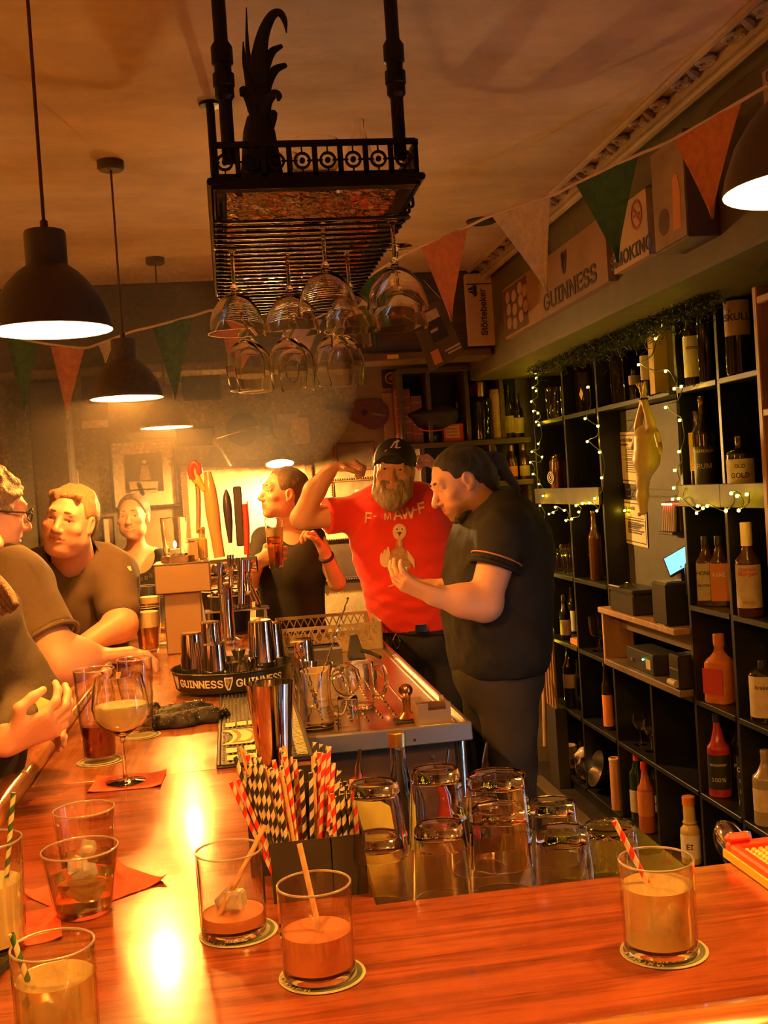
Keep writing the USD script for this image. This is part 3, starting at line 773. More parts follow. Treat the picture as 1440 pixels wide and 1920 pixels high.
mt = thing('bar_mat', 'long black rubber bar mat with an orange and white crest by the shaker', 'bar mat', (.035, 2.6, BAR + .0005))
part('mat', box(-.060, .132, 2.185, 3.02, BAR + .0005, BAR + .006, .002), m_rubber, mt, world=True)
part('rim', [box(-.060, -.052, 2.185, 3.02, BAR + .006, BAR + .010, .002), box(.124, .132, 2.185, 3.02, BAR + .006, BAR + .010, .002), box(-.052, .124, 2.185, 2.193, BAR + .006, BAR + .010, .002)], m_rubber, mt, world=True)
m_cream = mat('cream_print', (.80, .62, .34), .7)
nubs = [box(x - .002, x + .002, y - .004, y + .004, BAR + .006, BAR + .0085) for x in np.arange(-.046, .122, .0095) for y in np.arange(2.20, 3.0, .014)]
part('nubs', nubs, mat('rubber_nub', (.05, .045, .04), .5), mt, world=True, kind='stuff')
for i, (x, y) in enumerate([(-.028, 2.235), (.012, 2.235), (-.030, 2.30), (.008, 2.31), (-.032, 2.56), (-.006, 2.565), (.020, 2.565), (.05, 2.565)]):
    part('printed_field', box(x - .011, x + .011, y - .020, y + .020, BAR + .0085, BAR + .0095), m_cream, mt, world=True)
cr = sg.Polygon([(-.045, .07), (.02, .07), (.035, .035), (.04, 0), (.035, -.035), (.02, -.07), (-.045, -.07), (-.03, -.055), (-.022, -.025), (-.02, 0), (-.022, .025), (-.03, .055)])
part('crest', place(ext(cr, .0016), (-.006, 2.425, BAR + .0088), (1, 0, 0), (0, 1, 0)), m_cream, mt, world=True, label='cream crest')
part('crest_band', place(ext(cr.buffer(-.009), .0008), (-.006, 2.425, BAR + .0104), (1, 0, 0), (0, 1, 0)), mat('orange_print', (.75, .16, .03), .7), mt, world=True, label='orange band of the crest')
part('crest_stripe', place(ext(cr.buffer(-.018), .0006), (-.006, 2.425, BAR + .0112), (1, 0, 0), (0, 1, 0)), m_cream, mt, world=True)
for s_ in (-1, 1): part('edge_line', [box(.100, .122, y, y + .004, BAR + .0085, BAR + .0093) for y in np.arange(2.21 + (s_ > 0) * .012, 2.98, .024)], m_cream, mt, world=True, kind='stuff')

# cocktail shakers
def tin(h, rb, rt, up=True, n=40):
    z = np.linspace(0, 1, 6)
    out = [(0, 0), (rb - .004, 0), (rb, .004)] + [(rb + (rt - rb) * k, h * k) for k in z[1:]] + [(rt + .0012, h)]
    inn = [(rt - .0006, h)] + [(rb + (rt - rb) * k - .0012, max(h * k, .003)) for k in z[::-1][1:]] + [(0, .003)]
    m = lathe(out + inn, n)
    if not up: m.apply_transform(rotm(180, [1, 0, 0])); m.apply_translation((0, 0, h))
    return m


q = PZ(516, 1432, BAR + .009)
single('shaker_tin', move(tin(.158, .033, .0455), (q[0], q[1], BAR + .0096)), m_chrome, 'tall open steel shaker tin standing on the bar mat', 'shaker')
q = PZ(424, 1303, BAR + .0101); TR = np.array([q[0] + .02, q[1] + .168, BAR + .0101])
tr = thing('round_tray', 'round black stout tray with GUINNESS lettering, full of steel shakers', 'tray', TR)
part('tray', lathe([(0, 0), (.155, 0), (.158, .003), (.166, .050), (.170, .054), (.167, .055), (.163, .051), (.1545, .0045), (0, .0045)], 64), mat('tray_black', (.015, .014, .014), .35), tr)
m_tprint = mat('tray_print', (.75, .68, .55), .6)


def ring_text(s, a0, r0, r1, z, h, step):
    out = []
    a = a0
    for ch in s:
        if ch == ' ': a += step; continue
        m_ = text(ch, h, .0012, True, center=False); w = m_.bounds[1][0] - m_.bounds[0][0]
        m_.apply_translation((-m_.bounds[0][0] - w / 2, -h / 2, 0)); a += (w / 2 + h * .12) / r0
        o = (r0 * math.cos(a), r0 * math.sin(a), z)
        out.append(place(m_, o, (-math.sin(a), math.cos(a), 0), ((r1 - r0) * math.cos(a), (r1 - r0) * math.sin(a), .048))); a += (w / 2) / r0
    return out


part('lettering', ring_text('GUINNESS', math.radians(-88), .1625, .1705, .028, .020, .1), m_tprint, tr, smooth=False)
part('lettering', ring_text('GUINNESS', math.radians(-150), .1625, .1705, .028, .020, .1), m_tprint, tr, smooth=False)


def harp(h):
    """A small harp emblem."""
    o = sg.LineString([(-.30, .5), (.10, .46), (.32, .5), (.30, .2), (.05, -.5), (-.12, -.5), (-.26, -.1), (-.30, .5)]).buffer(.055)
    ss = unary_union([sg.LineString([(-.2 + .09 * k, .45), (-.10 + .05 * k, -.38 + .12 * k)]).buffer(.014) for k in range(5)])
    return ext(affinity.scale(unary_union([o, ss]), h, h, origin=(0, 0)), .0012)


for a in (-94, -156):
    a = math.radians(a); part('harp_emblem', place(harp(.032), (.1632 * math.cos(a), .1632 * math.sin(a), .028), (-math.sin(a), math.cos(a), 0), (.0078 * math.cos(a), .0078 * math.sin(a), .048)), m_tprint, tr, smooth=False)
for x, y, h, rb, lab in ((-.105, -.02, .150, .038, 'upturned steel shaker tin at the left of the round tray'), (-.055, .085, .165, .036, 'tall upturned steel shaker tin at the back of the round tray'),
                         (-.045, -.085, .125, .038, 'short upturned steel shaker tin at the front left of the round tray'), (.085, -.01, .168, .042, 'largest upturned steel shaker tin at the right of the round tray'), (.118, .075, .15, .036, 'upturned steel shaker tin behind the largest one in the tray')):
    single('shaker_tin', move(tin(h, rb * .78, rb, up=False), TR + (x, y, .0047)), m_chrome, lab, 'shaker')
for i, (x, y, h, r, lab) in enumerate(((.02, -.10, .045, .020, 'front'), (.045, -.055, .07, .019, 'tall middle'), (.0, -.03, .06, .021, 'left'), (.02, .03, .085, .021, 'rear'), (.068, -.10, .045, .018, 'right'))):
    j = lathe([(0, .006), (r * .86, 0), (r * .9, .0), (r * .35, h * .48), (r * .35, h * .52), (r, h), (r - .001, h), (r * .3, h * .55), (0, h * .54)], 28)
    single('jigger', move(j, TR + (x, y, .0047)), m_chrome, f'small double-ended steel jigger, {lab} one in the round tray', 'jigger')

# ------------------------------------------------------------------ straw caddy
sc = thing('straw_caddy', 'black straw box with compartments behind the front tumblers', 'box', (.06, 1.52, BAR + .0004))
m_box = mat('black_box', (.020, .018, .016), .5)


def tray(x0, x1, y0, y1, z0, z1, t=.003):
    return [box(x0, x1, y0, y1, z0, z0 + t), box(x0, x0 + t, y0, y1, z0 + t, z1), box(x1 - t, x1, y0, y1, z0 + t, z1), box(x0 + t, x1 - t, y0, y0 + t, z0 + t, z1), box(x0 + t, x1 - t, y1 - t, y1, z0 + t, z1)]


z0 = BAR + .0004
part('rear_compartment', tray(-.005, .118, 1.545, 1.645, z0, z0 + .125), m_box, sc, world=True)
part('front_compartment', tray(.022, .100, 1.435, 1.540, z0, z0 + .078), m_box, sc, world=True)
part('short_compartment', tray(.1015, .146, 1.435, 1.540, z0, z0 + .078), m_box, sc, world=True)
part('lid_line', box(-.006, .119, 1.5435, 1.5445, z0 + .085, z0 + .0865), m_black, sc, world=True)
kinds = ['black'] * 9 + ['red'] * 4 + ['kraft'] * 3
for i in range(50):
    fx, fy = rng.uniform(.034, .090), rng.uniform(1.447, 1.528)
    kd = kinds[i % len(kinds)]
    s = (fx - .062) / .028
    tip = np.array([fx - .012 + s * .040 + rng.uniform(-.006, .006), fy + rng.uniform(-.02, .035), z0 + .185 + rng.uniform(-.028, .006)])
    nm = {'black': 'black and white striped', 'red': 'red and white striped', 'kraft': 'plain kraft paper'}[kd]
    straw((fx, fy, z0 + .004), tip, kd, f'{nm} long straw bunched in the black straw box', f'{nm} long straws in the straw box')
for i in range(22):
    fx, fy = .108 + (i % 5) * .0074, 1.446 + (i // 5) * .020
    kd = ['red', 'black', 'red', 'kraft'][i % 4] if i % 5 in (0, 1, 4) else 'black'
    nm = {'black': 'black and white striped', 'red': 'red and white striped', 'kraft': 'plain kraft paper'}[kd]
    straw((fx, fy, z0 + .004), (fx + rng.uniform(-.002, .002), fy + rng.uniform(-.004, .006), z0 + .128 + .008 * rng.random()), kd, f'{nm} short straw in the right compartment of the straw box', f'{nm} short straws in the straw box')

# ------------------------------------------------------------------ upturned glasses behind the front counter
def upturned(m, h): m = m.copy(); m.apply_transform(rotm(180, [1, 0, 0])); m.apply_translation((0, 0, h)); return m


LZ = 1.072


def stack(px, py, n, h, rb, rt, label, step=None, ribs=0, octo=0, z=LZ, ymin=0):
    q = PZ(px, py, z); step = step or h * .62; yy = max(q[1], 1.394 + rt + .005, ymin); q = PY(px, py - 60, yy)
    for i in range(n):
        lab = label if n == 1 else label.replace('stack', ['lower glass in the stack', 'upper glass in the stack'][i])
        t = thing('upturned_glass', lab, 'glass', (q[0], q[1], z + .0004 + i * step))
        part('glass', upturned(tumbler(h, rb, rt, .017, ribs=ribs, octo=octo, n=64 if octo else 48), h), m_glass, t, 40)


stack(712, 1702, 2, .098, .033, .041, 'clear upturned tumbler, stack at left nearest the straw box', step=.070)
stack(828, 1688, 2, .104, .033, .041, 'clear upturned tumbler, stack second from the straw box', step=.074)
stack(940, 1680, 2, .120, .040, .047, 'tall faceted upturned glass, stack third from the straw box', step=.045, octo=9)
stack(900, 1655, 1, .098, .034, .041, 'clear upturned tumbler behind the faceted stack', ymin=1.56)
stack(1040, 1650, 1, .086, .034, .041, 'tall faceted upturned glass behind the short faceted one', octo=10, ymin=1.56)
stack(1058, 1668, 1, .082, .036, .042, 'short faceted upturned glass right of the faceted stack', octo=10)
q = PY(1145, 1600, 1.445)
t = thing('upturned_glass', 'cut crystal upturned glass with diamond pattern, rightmost of the row', 'glass', (q[0], q[1], LZ + .0004))
cr = tumbler(.080, .036, .043, .012, n=96); v = cr.vertices.copy(); a = np.arctan2(v[:, 1], v[:, 0]); rr = np.hypot(v[:, 0], v[:, 1]); cut = (rr > .030) & (v[:, 2] > .006) & (v[:, 2] < .07)
s = 1 - .04 * np.abs(np.sin(8 * a + v[:, 2] * 260)) * cut; v[:, :2] *= s[:, None]
part('glass', upturned(trimesh.Trimesh(v, cr.faces, process=False), .080), m_glass, t, False)

# things standing behind those glasses
q = PZ(660, 1640, 1.05); m_card = mat('lime_card', (.50, .46, .10), .6)
t = thing('cocktail_card', 'yellow green cocktail card standing between the upturned glasses', 'card', (.20, 1.735, .99))
part('card', place(ext(sg.Polygon([(0, 0), (.10, 0), (.082, .13), (.0, .165)]), .0015), (.152, 1.735, .99), (1, .12, 0), (0, .05, 1)), m_card, t, world=True)
part('cherry', move(trimesh.creation.icosphere(2, .009), (.236, 1.742, 1.075)), mat('red_cherry', (.7, .03, .02), .3), t, world=True, label='red cherry printed in relief')
t = thing('speed_rail', 'steel bottle rail hanging under the front lip of the work station', 'rack', (.33, 2.1, 0))
part('trough', tray(.16, .56, 1.85, 1.98, .86, .95, .002), m_steel, t, world=True)
part('foot', [box(.18, .20, 1.87, 1.96, 0, .86), box(.53, .55, 1.87, 1.96, 0, .86)], m_black, t, world=True)


def bottle_profile(h, r, neck=.014, sh=.62, nk=.80, lip=.015, base=.004):
    return [(0, base), (r * .7, base * .3), (r - .004, 0), (r, .005), (r, h * sh * .98), (r * .93, h * (sh + .03)), (r * .62, h * (sh + .085)), (neck * 1.2, h * nk), (neck, h * (nk + .04)), (neck, h * .955), (lip, h * .96), (lip, h * .985), (lip - .001, h)]


def bottle(px=None, py=None, pos=None, h=.30, r=.037, glass=None, label='', cap=None, lab=None, caph=.03, neck=.014, sh=.62, nk=.80, square=False, txt=None, txtm=None, group=None, liquid_=None, labz=(.12, .45), face=-120, name='bottle', pourer=False, label_art=None, n=24):
    """A bottle with its cap and paper label; face: the way the label looks, in degrees."""
    pos = pos if pos is not None else PZ(px, py, 0)
    t = thing(name, label, 'bottle', pos, group=group)
    body = lathe(bottle_profile(h, r, neck, sh, nk) + [(0, h)], n)
    if square:
        v = body.vertices.copy(); a = np.arctan2(v[:, 1], v[:, 0]) - math.radians(face); w = np.clip((h * (sh + .03) - v[:, 2]) / .02, 0, 1); sec = math.pi / 2
        s = 1 + w * (np.minimum(1 / np.maximum(np.cos(((a + sec / 2) % sec) - sec / 2), .75), 1.25) * .93 - 1); v[:, :2] *= s[:, None]; body = trimesh.Trimesh(v, body.faces, process=False)
    part('glass', body, glass, t, 45)
    if cap: part('cap', lathe([(0, h - caph), (neck + .0022, h - caph), (neck + .0022, h + .001), (neck + .001, h + .003), (0, h + .003)], 20), cap, t)
    if pourer: part('pourer', tube([(0, 0, h), (0, 0, h + .02), (.006, 0, h + .05)], [.008, .005, .003], 8), m_chrome, t)
    if lab:
        a0 = math.radians(face); nn = 15; aa = np.linspace(-1.25, 1.25, nn) + a0; R = r * (1.0 if not square else .96) + .0006
        if square:
            d = np.array([math.cos(a0), math.sin(a0), 0]); e = np.array([-d[1], d[0], 0]); zc = h * (labz[0] + labz[1]) / 2
            part('label', place(ext(sg.box(-r * .80, -h * (labz[1] - labz[0]) / 2, r * .80, h * (labz[1] - labz[0]) / 2), .0006), d * (r * .948 + .0006) + (0, 0, zc), e, (0, 0, 1)), lab, t, False)
        else:
            vv = np.array([[R * math.cos(x), R * math.sin(x), z] for z in (h * labz[0], h * labz[1]) for x in aa]); ff = [[i, i + 1, nn + i + 1] for i in range(nn - 1)] + [[i, nn + i + 1, nn + i] for i in range(nn - 1)]
            part('label', trimesh.Trimesh(vv, ff, process=False), lab, t)
        if txt:
            d = np.array([math.cos(a0), math.sin(a0), 0]); e = np.array([-d[1], d[0], 0])
            for k, (s_, hh, zz) in enumerate(txt):
                tm = text(s_, hh, .0006, True); v = tm.vertices.copy()
                if square: tm = place(tm, d * (r * .948 + .0014) + (0, 0, h * zz), e, (0, 0, 1))
                else:
                    an = a0 + v[:, 0] / R; rad = R + .0004 + v[:, 2]; tm = trimesh.Trimesh(np.stack([rad * np.cos(an), rad * np.sin(an), v[:, 1] + h * zz], -1), tm.faces, process=False)
                part('label_print', tm, txtm, t, False)
    return t


m_cap_gold = mat('brass_cap', (.60, .42, .16), .35, 1); m_cap_black = mat('black_cap', (.02, .02, .02), .4); m_cap_red = mat('red_cap', (.6, .05, .03), .4); m_cap_orange = mat('orange_cap', (.70, .22, .06), .4); m_cap_cream = mat('cream_cap', (.75, .6, .4), .5)
m_gdark = mat('dark_bottle_glass', (.012, .009, .006), .04, coat=1); m_gbrown = mat('brown_bottle_glass', (.07, .025, .008), .05, coat=1); m_ggreen = mat('green_bottle_glass', (.012, .028, .010), .05, coat=1)
m_gclear = mat('clear_bottle_glass', (.95, .97, .95), .01, trans=1.0, ior=1.46)
m_lab_cream = mat('cream_label', (.75, .62, .38), .6, noise=(25, .4)); m_lab_white = mat('white_label', (.78, .72, .6), .6); m_lab_black = mat('black_label', (.02, .02, .02), .5); m_lab_orange = mat('orange_label', (.65, .22, .05), .6); m_ink = mat('ink', (.04, .03, .025), .7); m_inkw = mat('white_ink', (.75, .68, .55), .6); m_lab_yellow = mat('yellow_label', (.7, .45, .06), .6); m_lab_red = mat('red_label', (.55, .05, .03), .6)
bottle(pos=(.262, 1.915, .8625), h=.335, r=.032, glass=m_gclear, cap=m_cap_gold, neck=.0135, label='clear soda bottle with gold screw cap behind the straw box', caph=.022)
bottle(pos=(.190, 1.91, .8625), h=.265, r=.034, glass=mat('red_bottle_glass', (.25, .02, .02), .06, coat=1), pourer=True, label='dark red bottle with a steel pourer, left in the bottle rail')
bottle(pos=(.345, 1.91, .8625), h=.25, r=.034, glass=mat('red_bottle_glass', (.25, .02, .02)), pourer=True, label='dark red bottle with a steel pourer, between two glass stacks')
bottle(pos=(.42, 1.93, .8625), h=.25, r=.034, glass=m_gclear, pourer=True, label='clear bottle with a steel pourer, behind the second glass stack')

# red grid mat and scoop at the right end
t = thing('grid_tray', 'bright red plastic tray with yellow pegs at the right end of the counter', 'tray', (.76, 1.46, BAR + .0005))
g0 = PZ(1357, 1628, BAR); gx = g0[0] + .020
m_redpl = mat('red_plastic', (.80, .055, .02), .4)
part('frame', [box(gx, 1.02, 1.225, 1.240, BAR + .0005, BAR + .022, .003), box(gx, gx + .014, 1.240, 1.400, BAR + .0005, BAR + .022, .003), box(gx, 1.02, 1.400, 1.415, BAR + .0005, BAR + .022, .003), box(gx + .014, 1.02, 1.240, 1.400, BAR + .001, BAR + .010)], m_redpl, t, world=True)
part('edge_strip', [box(gx - .003, gx, 1.225, 1.415, BAR + .001, BAR + .012), box(gx, 1.02, 1.221, 1.225, BAR + .001, BAR + .012)], m_lab_yellow, t, world=True, label='yellow lower edge')
part('corner_knob', cbox((gx + .016, 1.407, BAR + .028), (.036, .016, .012), .005), m_redpl, t, world=True)
part('pegs', [move(trimesh.creation.icosphere(1, .0042), (x, y, BAR + .0125)) for x in np.arange(gx + .022, 1.01, .0098) for y in np.arange(1.247, 1.395, .0098)], mat('yellow_peg', (.80, .50, .16), .45), t, world=True, kind='stuff')
t = thing('ice_scoop', 'rounded chrome ice scoop handle leaning behind the counter at right', 'scoop', (.80, 1.56, 1.05))
part('handle', tube([P(1352, 1548, 1.70), P(1358, 1556, 1.69), P(1368, 1575, 1.68), P(1382, 1605, 1.66), P(1390, 1640, 1.655)], [.010, .019, .024, .022, .016], 20), m_chrome, t, world=True)
part('blade', tube([P(1390, 1635, 1.655), P(1394, 1660, 1.65), P(1396, 1672, 1.65)], [.016, .022, .026], 16), m_chrome, t, world=True)
q = P(1392, 1690, 1.66)
hd_ = thing('scoop_holder', 'small steel holder fixed behind the counter at right for the ice scoop', 'holder', (q[0], 1.50, .93))
part('cup', tray(q[0] - .05, q[0] + .11, 1.394, 1.60, .90, 1.02, .002), m_steel, hd_, world=True)
part('bracket', box(q[0] - .02, q[0] + .08, 1.385, 1.394, .88, 1.03), m_steel, hd_, world=True)
t = thing('bar_tool', 'grey steel strainer handle beside the chrome scoop', 'tool', (.86, 1.60, 1.05))
part('handle', tube([P(1398, 1560, 1.76), P(1404, 1610, 1.74), P(1409, 1650, 1.72)], [.008, .010, .009], 10), m_steel, t, world=True)
# ================================================================== hanging iron glass rack
m_iron = mat('black_iron', (.014, .011, .009), .42, .6, bump=(80, .0006))
m_foil = mat('embossed_tin', (.62, .46, .30), .13, 1)
RZ = 2.15; _a, _b = P(395, 346, 1.88), P(797, 340, 1.88)
RX0, RX1, RY0, RY1 = _a[0] + .004, _b[0] - .004, _a[1], 2.96
rk = thing('glass_rack', 'black iron glass rack hung from the ceiling over the bar', 'rack', (.13, 2.1, RZ))
nx_, ny_ = 56, 150
gx_, gy_ = np.meshgrid(np.linspace(RX0 + .018, RX1 - .018, nx_), np.linspace(RY0 + .02, RY1 - .02, ny_), indexing='ij')
pz_ = np.stack([gx_.ravel(), gy_.ravel(), 0 * gx_.ravel()], -1); zz_ = RZ + .004 + .011 * (np.abs(meshkit.noise(pz_ * 52, 3) - .5) + .6 * np.abs(meshkit.noise(pz_ * 110, 4) - .5))
i_, j_ = np.meshgrid(np.arange(nx_ - 1), np.arange(ny_ - 1), indexing='ij'); a_ = (i_ * ny_ + j_).ravel(); f_ = np.vstack([np.stack([a_, a_ + 1, a_ + ny_ + 1], -1), np.stack([a_, a_ + ny_ + 1, a_ + ny_], -1)]); V_ = np.column_stack([pz_[:, :2], zz_])
part('base_plate', trimesh.Trimesh(np.vstack([V_, V_ * (1, 1, 0) + (0, 0, RZ + .0135)]), np.vstack([f_, f_[:, ::-1] + nx_ * ny_]), process=False), m_foil, rk, 25, world=True, label='crinkled reflective tin underside')
part('base_frame', [box(RX0, RX1, RY0, RY0 + .022, RZ, RZ + .02, .003), box(RX0, RX1, RY1 - .022, RY1, RZ, RZ + .02, .003), box(RX0, RX0 + .022, RY0 + .022, RY1 - .022, RZ, RZ + .02, .003), box(RX1 - .022, RX1, RY0 + .022, RY1 - .022, RZ, RZ + .02, .003)], m_iron, rk, world=True)
part('flange', tube([(RX0 - .004, RY0 - .004, RZ + .014), (RX1 + .008, RY0 - .004, RZ + .014), (RX1 + .008, RY1, RZ + .014), (RX0 - .004, RY1, RZ + .014)], .007, 8, True), m_iron, rk, world=True)
# gallery of rosettes round the tray
for nm, a, b in (('front_gallery', (RX0, RY0), (RX1, RY0)), ('rear_gallery', (RX0, RY1), (RX1, RY1)), ('side_gallery', (RX0, RY0), (RX0, RY1)), ('side_gallery', (RX1, RY0), (RX1, RY1))):
    a3, b3 = np.array([*a, 0.]), np.array([*b, 0.]); d = (b3 - a3); L = np.linalg.norm(d); d /= L
    out = [place(ext(sg.box(0, .070, L, .080), .006), a3 + (0, 0, RZ), d, (0, 0, 1)), place(ext(sg.box(0, .0, L, .026), .005), a3 + (0, 0, RZ), d, (0, 0, 1))]
    nr = max(3, int(L / .0405))
    for k in range(nr + 1):
        x = L * k / nr; out.append(place(ext(sg.box(max(x - .0045, 0), .02, min(x + .0045, L), .074), .005), a3 + (0, 0, RZ), d, (0, 0, 1)))
        if k < nr:
            c = sg.Point(x + L / nr / 2, .046)
            ring = unary_union([c.buffer(.0145, 5).difference(c.buffer(.0105, 5)), c.buffer(.0048, 4), sg.LineString([(c.x - .019, .046), (c.x - .009, .046)]).buffer(.0012, 1), sg.LineString([(c.x + .009, .046), (c.x + .019, .046)]).buffer(.0012, 1), sg.LineString([(c.x, .035), (c.x, .024)]).buffer(.0012, 1), sg.LineString([(c.x, .058), (c.x, .072)]).buffer(.0012, 1)])
            out.append(place(ext(ring, .005), a3 + (0, 0, RZ), d, (0, 0, 1)))
    part(nm, out, m_iron, rk, False, world=True)
# wire hangers under the plate
for k in range(25):
    y = RY0 + .09 + k * .042; z = RZ - .032
    part('wire_hanger', tube(spline([(RX0 + .012, y, RZ + .002), (RX0 + .012, y, z + .008), (RX0 + .022, y, z), (RX1 - .03, y, z), (RX1 - .012, y, z + .006), (RX1 - .006, y, z + .016), (RX1 + .006, y, z + .018), (RX1 + .006, y, RZ + .002)], 3), .0030, 6), m_iron, rk, world=True)
for (px, py) in ((427, 262), (748, 250)):
    q = PY(px, py, RY0 + .012); x = q[0]
    pr = [(.0115, 0), (.0115, .105), (.0165, .112), (.0165, .128), (.0185, .130), (.0185, .150), (.0145, .152), (.0145, .166), (.0185, .168), (.0185, .196), (.0120, .206), (.0120, CEIL - RZ - .062), (.030, CEIL - RZ - .060), (.030, CEIL - RZ - .05), (0, CEIL - RZ - .05)]
    part('pipe_rod', lathe([(0, 0)] + pr, 18).apply_translation((x, RY0 + .012, RZ + .0495)), m_iron, rk, world=True)
for x in (RX0 + .012,):
    part('pipe_rod', lathe([(0, 0), (.011, 0), (.011, CEIL - RZ - .03), (.03, CEIL - RZ - .028), (.03, CEIL - RZ - .02), (0, CEIL - RZ - .02)], 14).apply_translation((x, RY1 - .012, RZ + .019)), m_iron, rk, world=True)
part('cross_bar', box(RX0 + .012, RX1 - .012, RY1 - .018, RY1 - .006, RZ + .02, RZ + .032), m_iron, rk, world=True)

# hanging glasses
def coupe(h=.170, r=.058):
    o = [(0, 0), (.034, 0), (.035, .0012), (.012, .004), (.0048, .010), (.0040, .030), (.0036, h * .42), (.0075, h * .455), (.0085, h * .475), (.0055, h * .50), (.010, h * .53), (.030, h * .60), (.047, h * .74), (.055, h * .90), (r, h)]
    i = [(r - .0012, h), (.0535, h * .90), (.0455, h * .745), (.0285, h * .615), (.006, h * .55), (0, h * .545)]
    return glass_mesh(o, i, 48)


def wine(h=.228, r=.050):
    o = [(0, 0), (.038, 0), (.039, .0012), (.014, .004), (.005, .012), (.0042, .050), (.0046, h * .40), (.010, h * .43), (.030, h * .50), (.044, h * .60), (r, h * .74), (r - .002, h * .85), (r - .008, h)]
    i = [(r - .0092, h), (r - .0034, h * .85), (r - .0016, h * .74), (.0424, h * .605), (.0285, h * .515), (.006, h * .455), (0, h * .45)]
    return glass_mesh(o, i, 48)


GL = {'coupe': coupe(), 'wine': wine(), 'goblet': glass_mesh([(0, 0), (.034, 0), (.035, .0012), (.010, .005), (.0048, .014), (.0046, .05), (.012, .06), (.036, .075), (.043, .10), (.047, .168)], [(.0458, .168), (.0415, .10), (.034, .077), (.008, .064), (0, .0635)], 48)}


def hang(kind, px, py, d, label):
    """A glass hanging by its foot, the foot's middle at the pixel's place on the wires."""
    z = RZ - .029; q = PZ(px, py, z)
    t = thing('hanging_' + ('coupe_glass' if kind == 'coupe' else 'wine_glass' if kind == 'wine' else 'goblet'), label, 'glass', (q[0], q[1], z - {'coupe': .170, 'wine': .228, 'goblet': .168}[kind] + .0035), group='glasses hanging from the rack')
    h = {'coupe': .170, 'wine': .228, 'goblet': .168}[kind]
    part('glass', upturned(GL[kind], h), m_glass, t, 50)


hang('coupe', 735, 412, 1.86, 'coupe glass hanging at the front right of the rack, rightmost')
hang('coupe', 604, 420, 1.90, 'coupe glass hanging at the front centre of the rack, with its foot showing')
hang('coupe', 434, 468, 2.02, 'coupe glass hanging at the left side of the rack, leftmost')
hang('coupe', 538, 472, 2.06, 'coupe glass hanging second from the left in the upper row')
hang('coupe', 650, 468, 2.06, 'coupe glass hanging behind the front centre coupe')
hang('coupe', 742, 466, 2.08, 'coupe glass hanging behind the rightmost coupe')
hang('wine', 452, 566, 2.70, 'rounded wine glass hanging at the left of the lower row')
hang('wine', 468, 572, 2.84, 'rounded wine glass hanging behind the left one of the lower row')
hang('wine', 532, 562, 2.70, 'rounded wine glass hanging second from the left in the lower row')
hang('wine', 548, 572, 2.84, 'rounded wine glass hanging behind the second one of the lower row')
hang('wine', 618, 556, 2.68, 'rounded wine glass hanging third in the lower row')
hang('wine', 640, 560, 2.62, 'rounded wine glass hanging at the right of the lower row')
hang('goblet', 650, 515, 2.30, 'straight sided goblet hanging above the right of the lower row')

# on the rack's tray
TZ = RZ + .0138
t = thing('pineapple_ornament', 'black metal pineapple crown ornament with curling leaves on the glass rack', 'ornament', (*P(487, 262, 1.94)[:2], TZ))
m_pine2 = mat('black_ornament', (.006, .006, .006), .7)
b0 = P(487, 262, 1.94)
part('base', lathe([(0, 0), (.040, 0), (.039, .01), (.028, .10), (.020, .125), (0, .127)], 24).apply_translation((b0[0], b0[1], TZ)), m_pine2, t, world=True)


def leaf(pts, w, d=1.94, dd=0.0):
    q = spline([P(x, y, d + dd * i / len(pts)) for i, (x, y) in enumerate(pts)], 6); n = len(q)
    m = tube(q, np.interp(np.linspace(0, 1, n), np.linspace(0, 1, len(w)), np.array(w)), 10)
    c = b0.copy(); v = m.vertices; k = np.repeat(np.arange(n), 10); k = np.append(k, [0, n - 1])
    dv = v - q[k]; dv -= .55 * np.outer(dv @ FWD, FWD); m.vertices = q[k] + dv; return m


for pts, w, dd in (([(484, 200), (484, 130), (492, 70), (508, 32), (524, 24), (534, 40), (537, 62)], [.018, .017, .012, .009, .007, .005, .0008], 0), ([(490, 190), (494, 140), (508, 100), (528, 86)], [.014, .010, .008, .004], .04), ([(490, 200), (500, 160), (515, 132), (535, 122)], [.014, .010, .008, .005], .05),
                   ([(492, 215), (502, 190), (514, 176), (523, 180), (522, 188)], [.014, .009, .008, .006, .003], -.03), ([(478, 200), (472, 150), (464, 90), (462, 14)], [.012, .007, .004, .0008], .02), ([(476, 205), (466, 150), (458, 110), (456, 78)], [.012, .007, .004, .001], .05), ([(480, 205), (470, 160), (460, 130), (455, 118)], [.012, .007, .004, .001], -.04),
                   ([(480, 215), (466, 185), (456, 168), (453, 180)], [.012, .008, .007, .003], -.02), ([(494, 250), (508, 225), (512, 215), (513, 238)], [.016, .010, .008, .001], -.03)):
    part('leaf', leaf(pts, w, dd=dd), m_pine2, t, world=True)
b0 = P(588, 262, 1.98)
t = thing('punch_bowl', 'round clear glass bowl on the glass rack', 'bowl', (b0[0], b0[1], TZ + .0005))
part('glass', lathe([(0, 0), (.022, 0), (.030, .018), (.040, .040), (.046, .066), (.044, .088), (.0425, .088), (.0445, .066), (.0385, .041), (.028, .02), (0, .012)], 40), m_glass, t, 50)
b0 = P(672, 258, 2.02)
t = thing('glass_decanter', 'tall conical clear glass decanter on the glass rack', 'decanter', (b0[0], b0[1], TZ + .0005))
part('glass', lathe([(0, 0), (.038, 0), (.040, .004), (.030, .05), (.016, .10), (.011, .12), (.012, .135), (.0108, .135), (.0098, .12), (.0148, .10), (.0288, .05), (.0385, .006), (0, .004)], 40), m_glass, t, 50)
b0 = P(535, 262, 1.96)
t = thing('hurricane_glass', 'narrow clear glass beside the round bowl on the glass rack', 'glass', (b0[0], b0[1], TZ + .0005))
part('glass', tumbler(.062, .018, .022, .006), m_glass, t, 50)
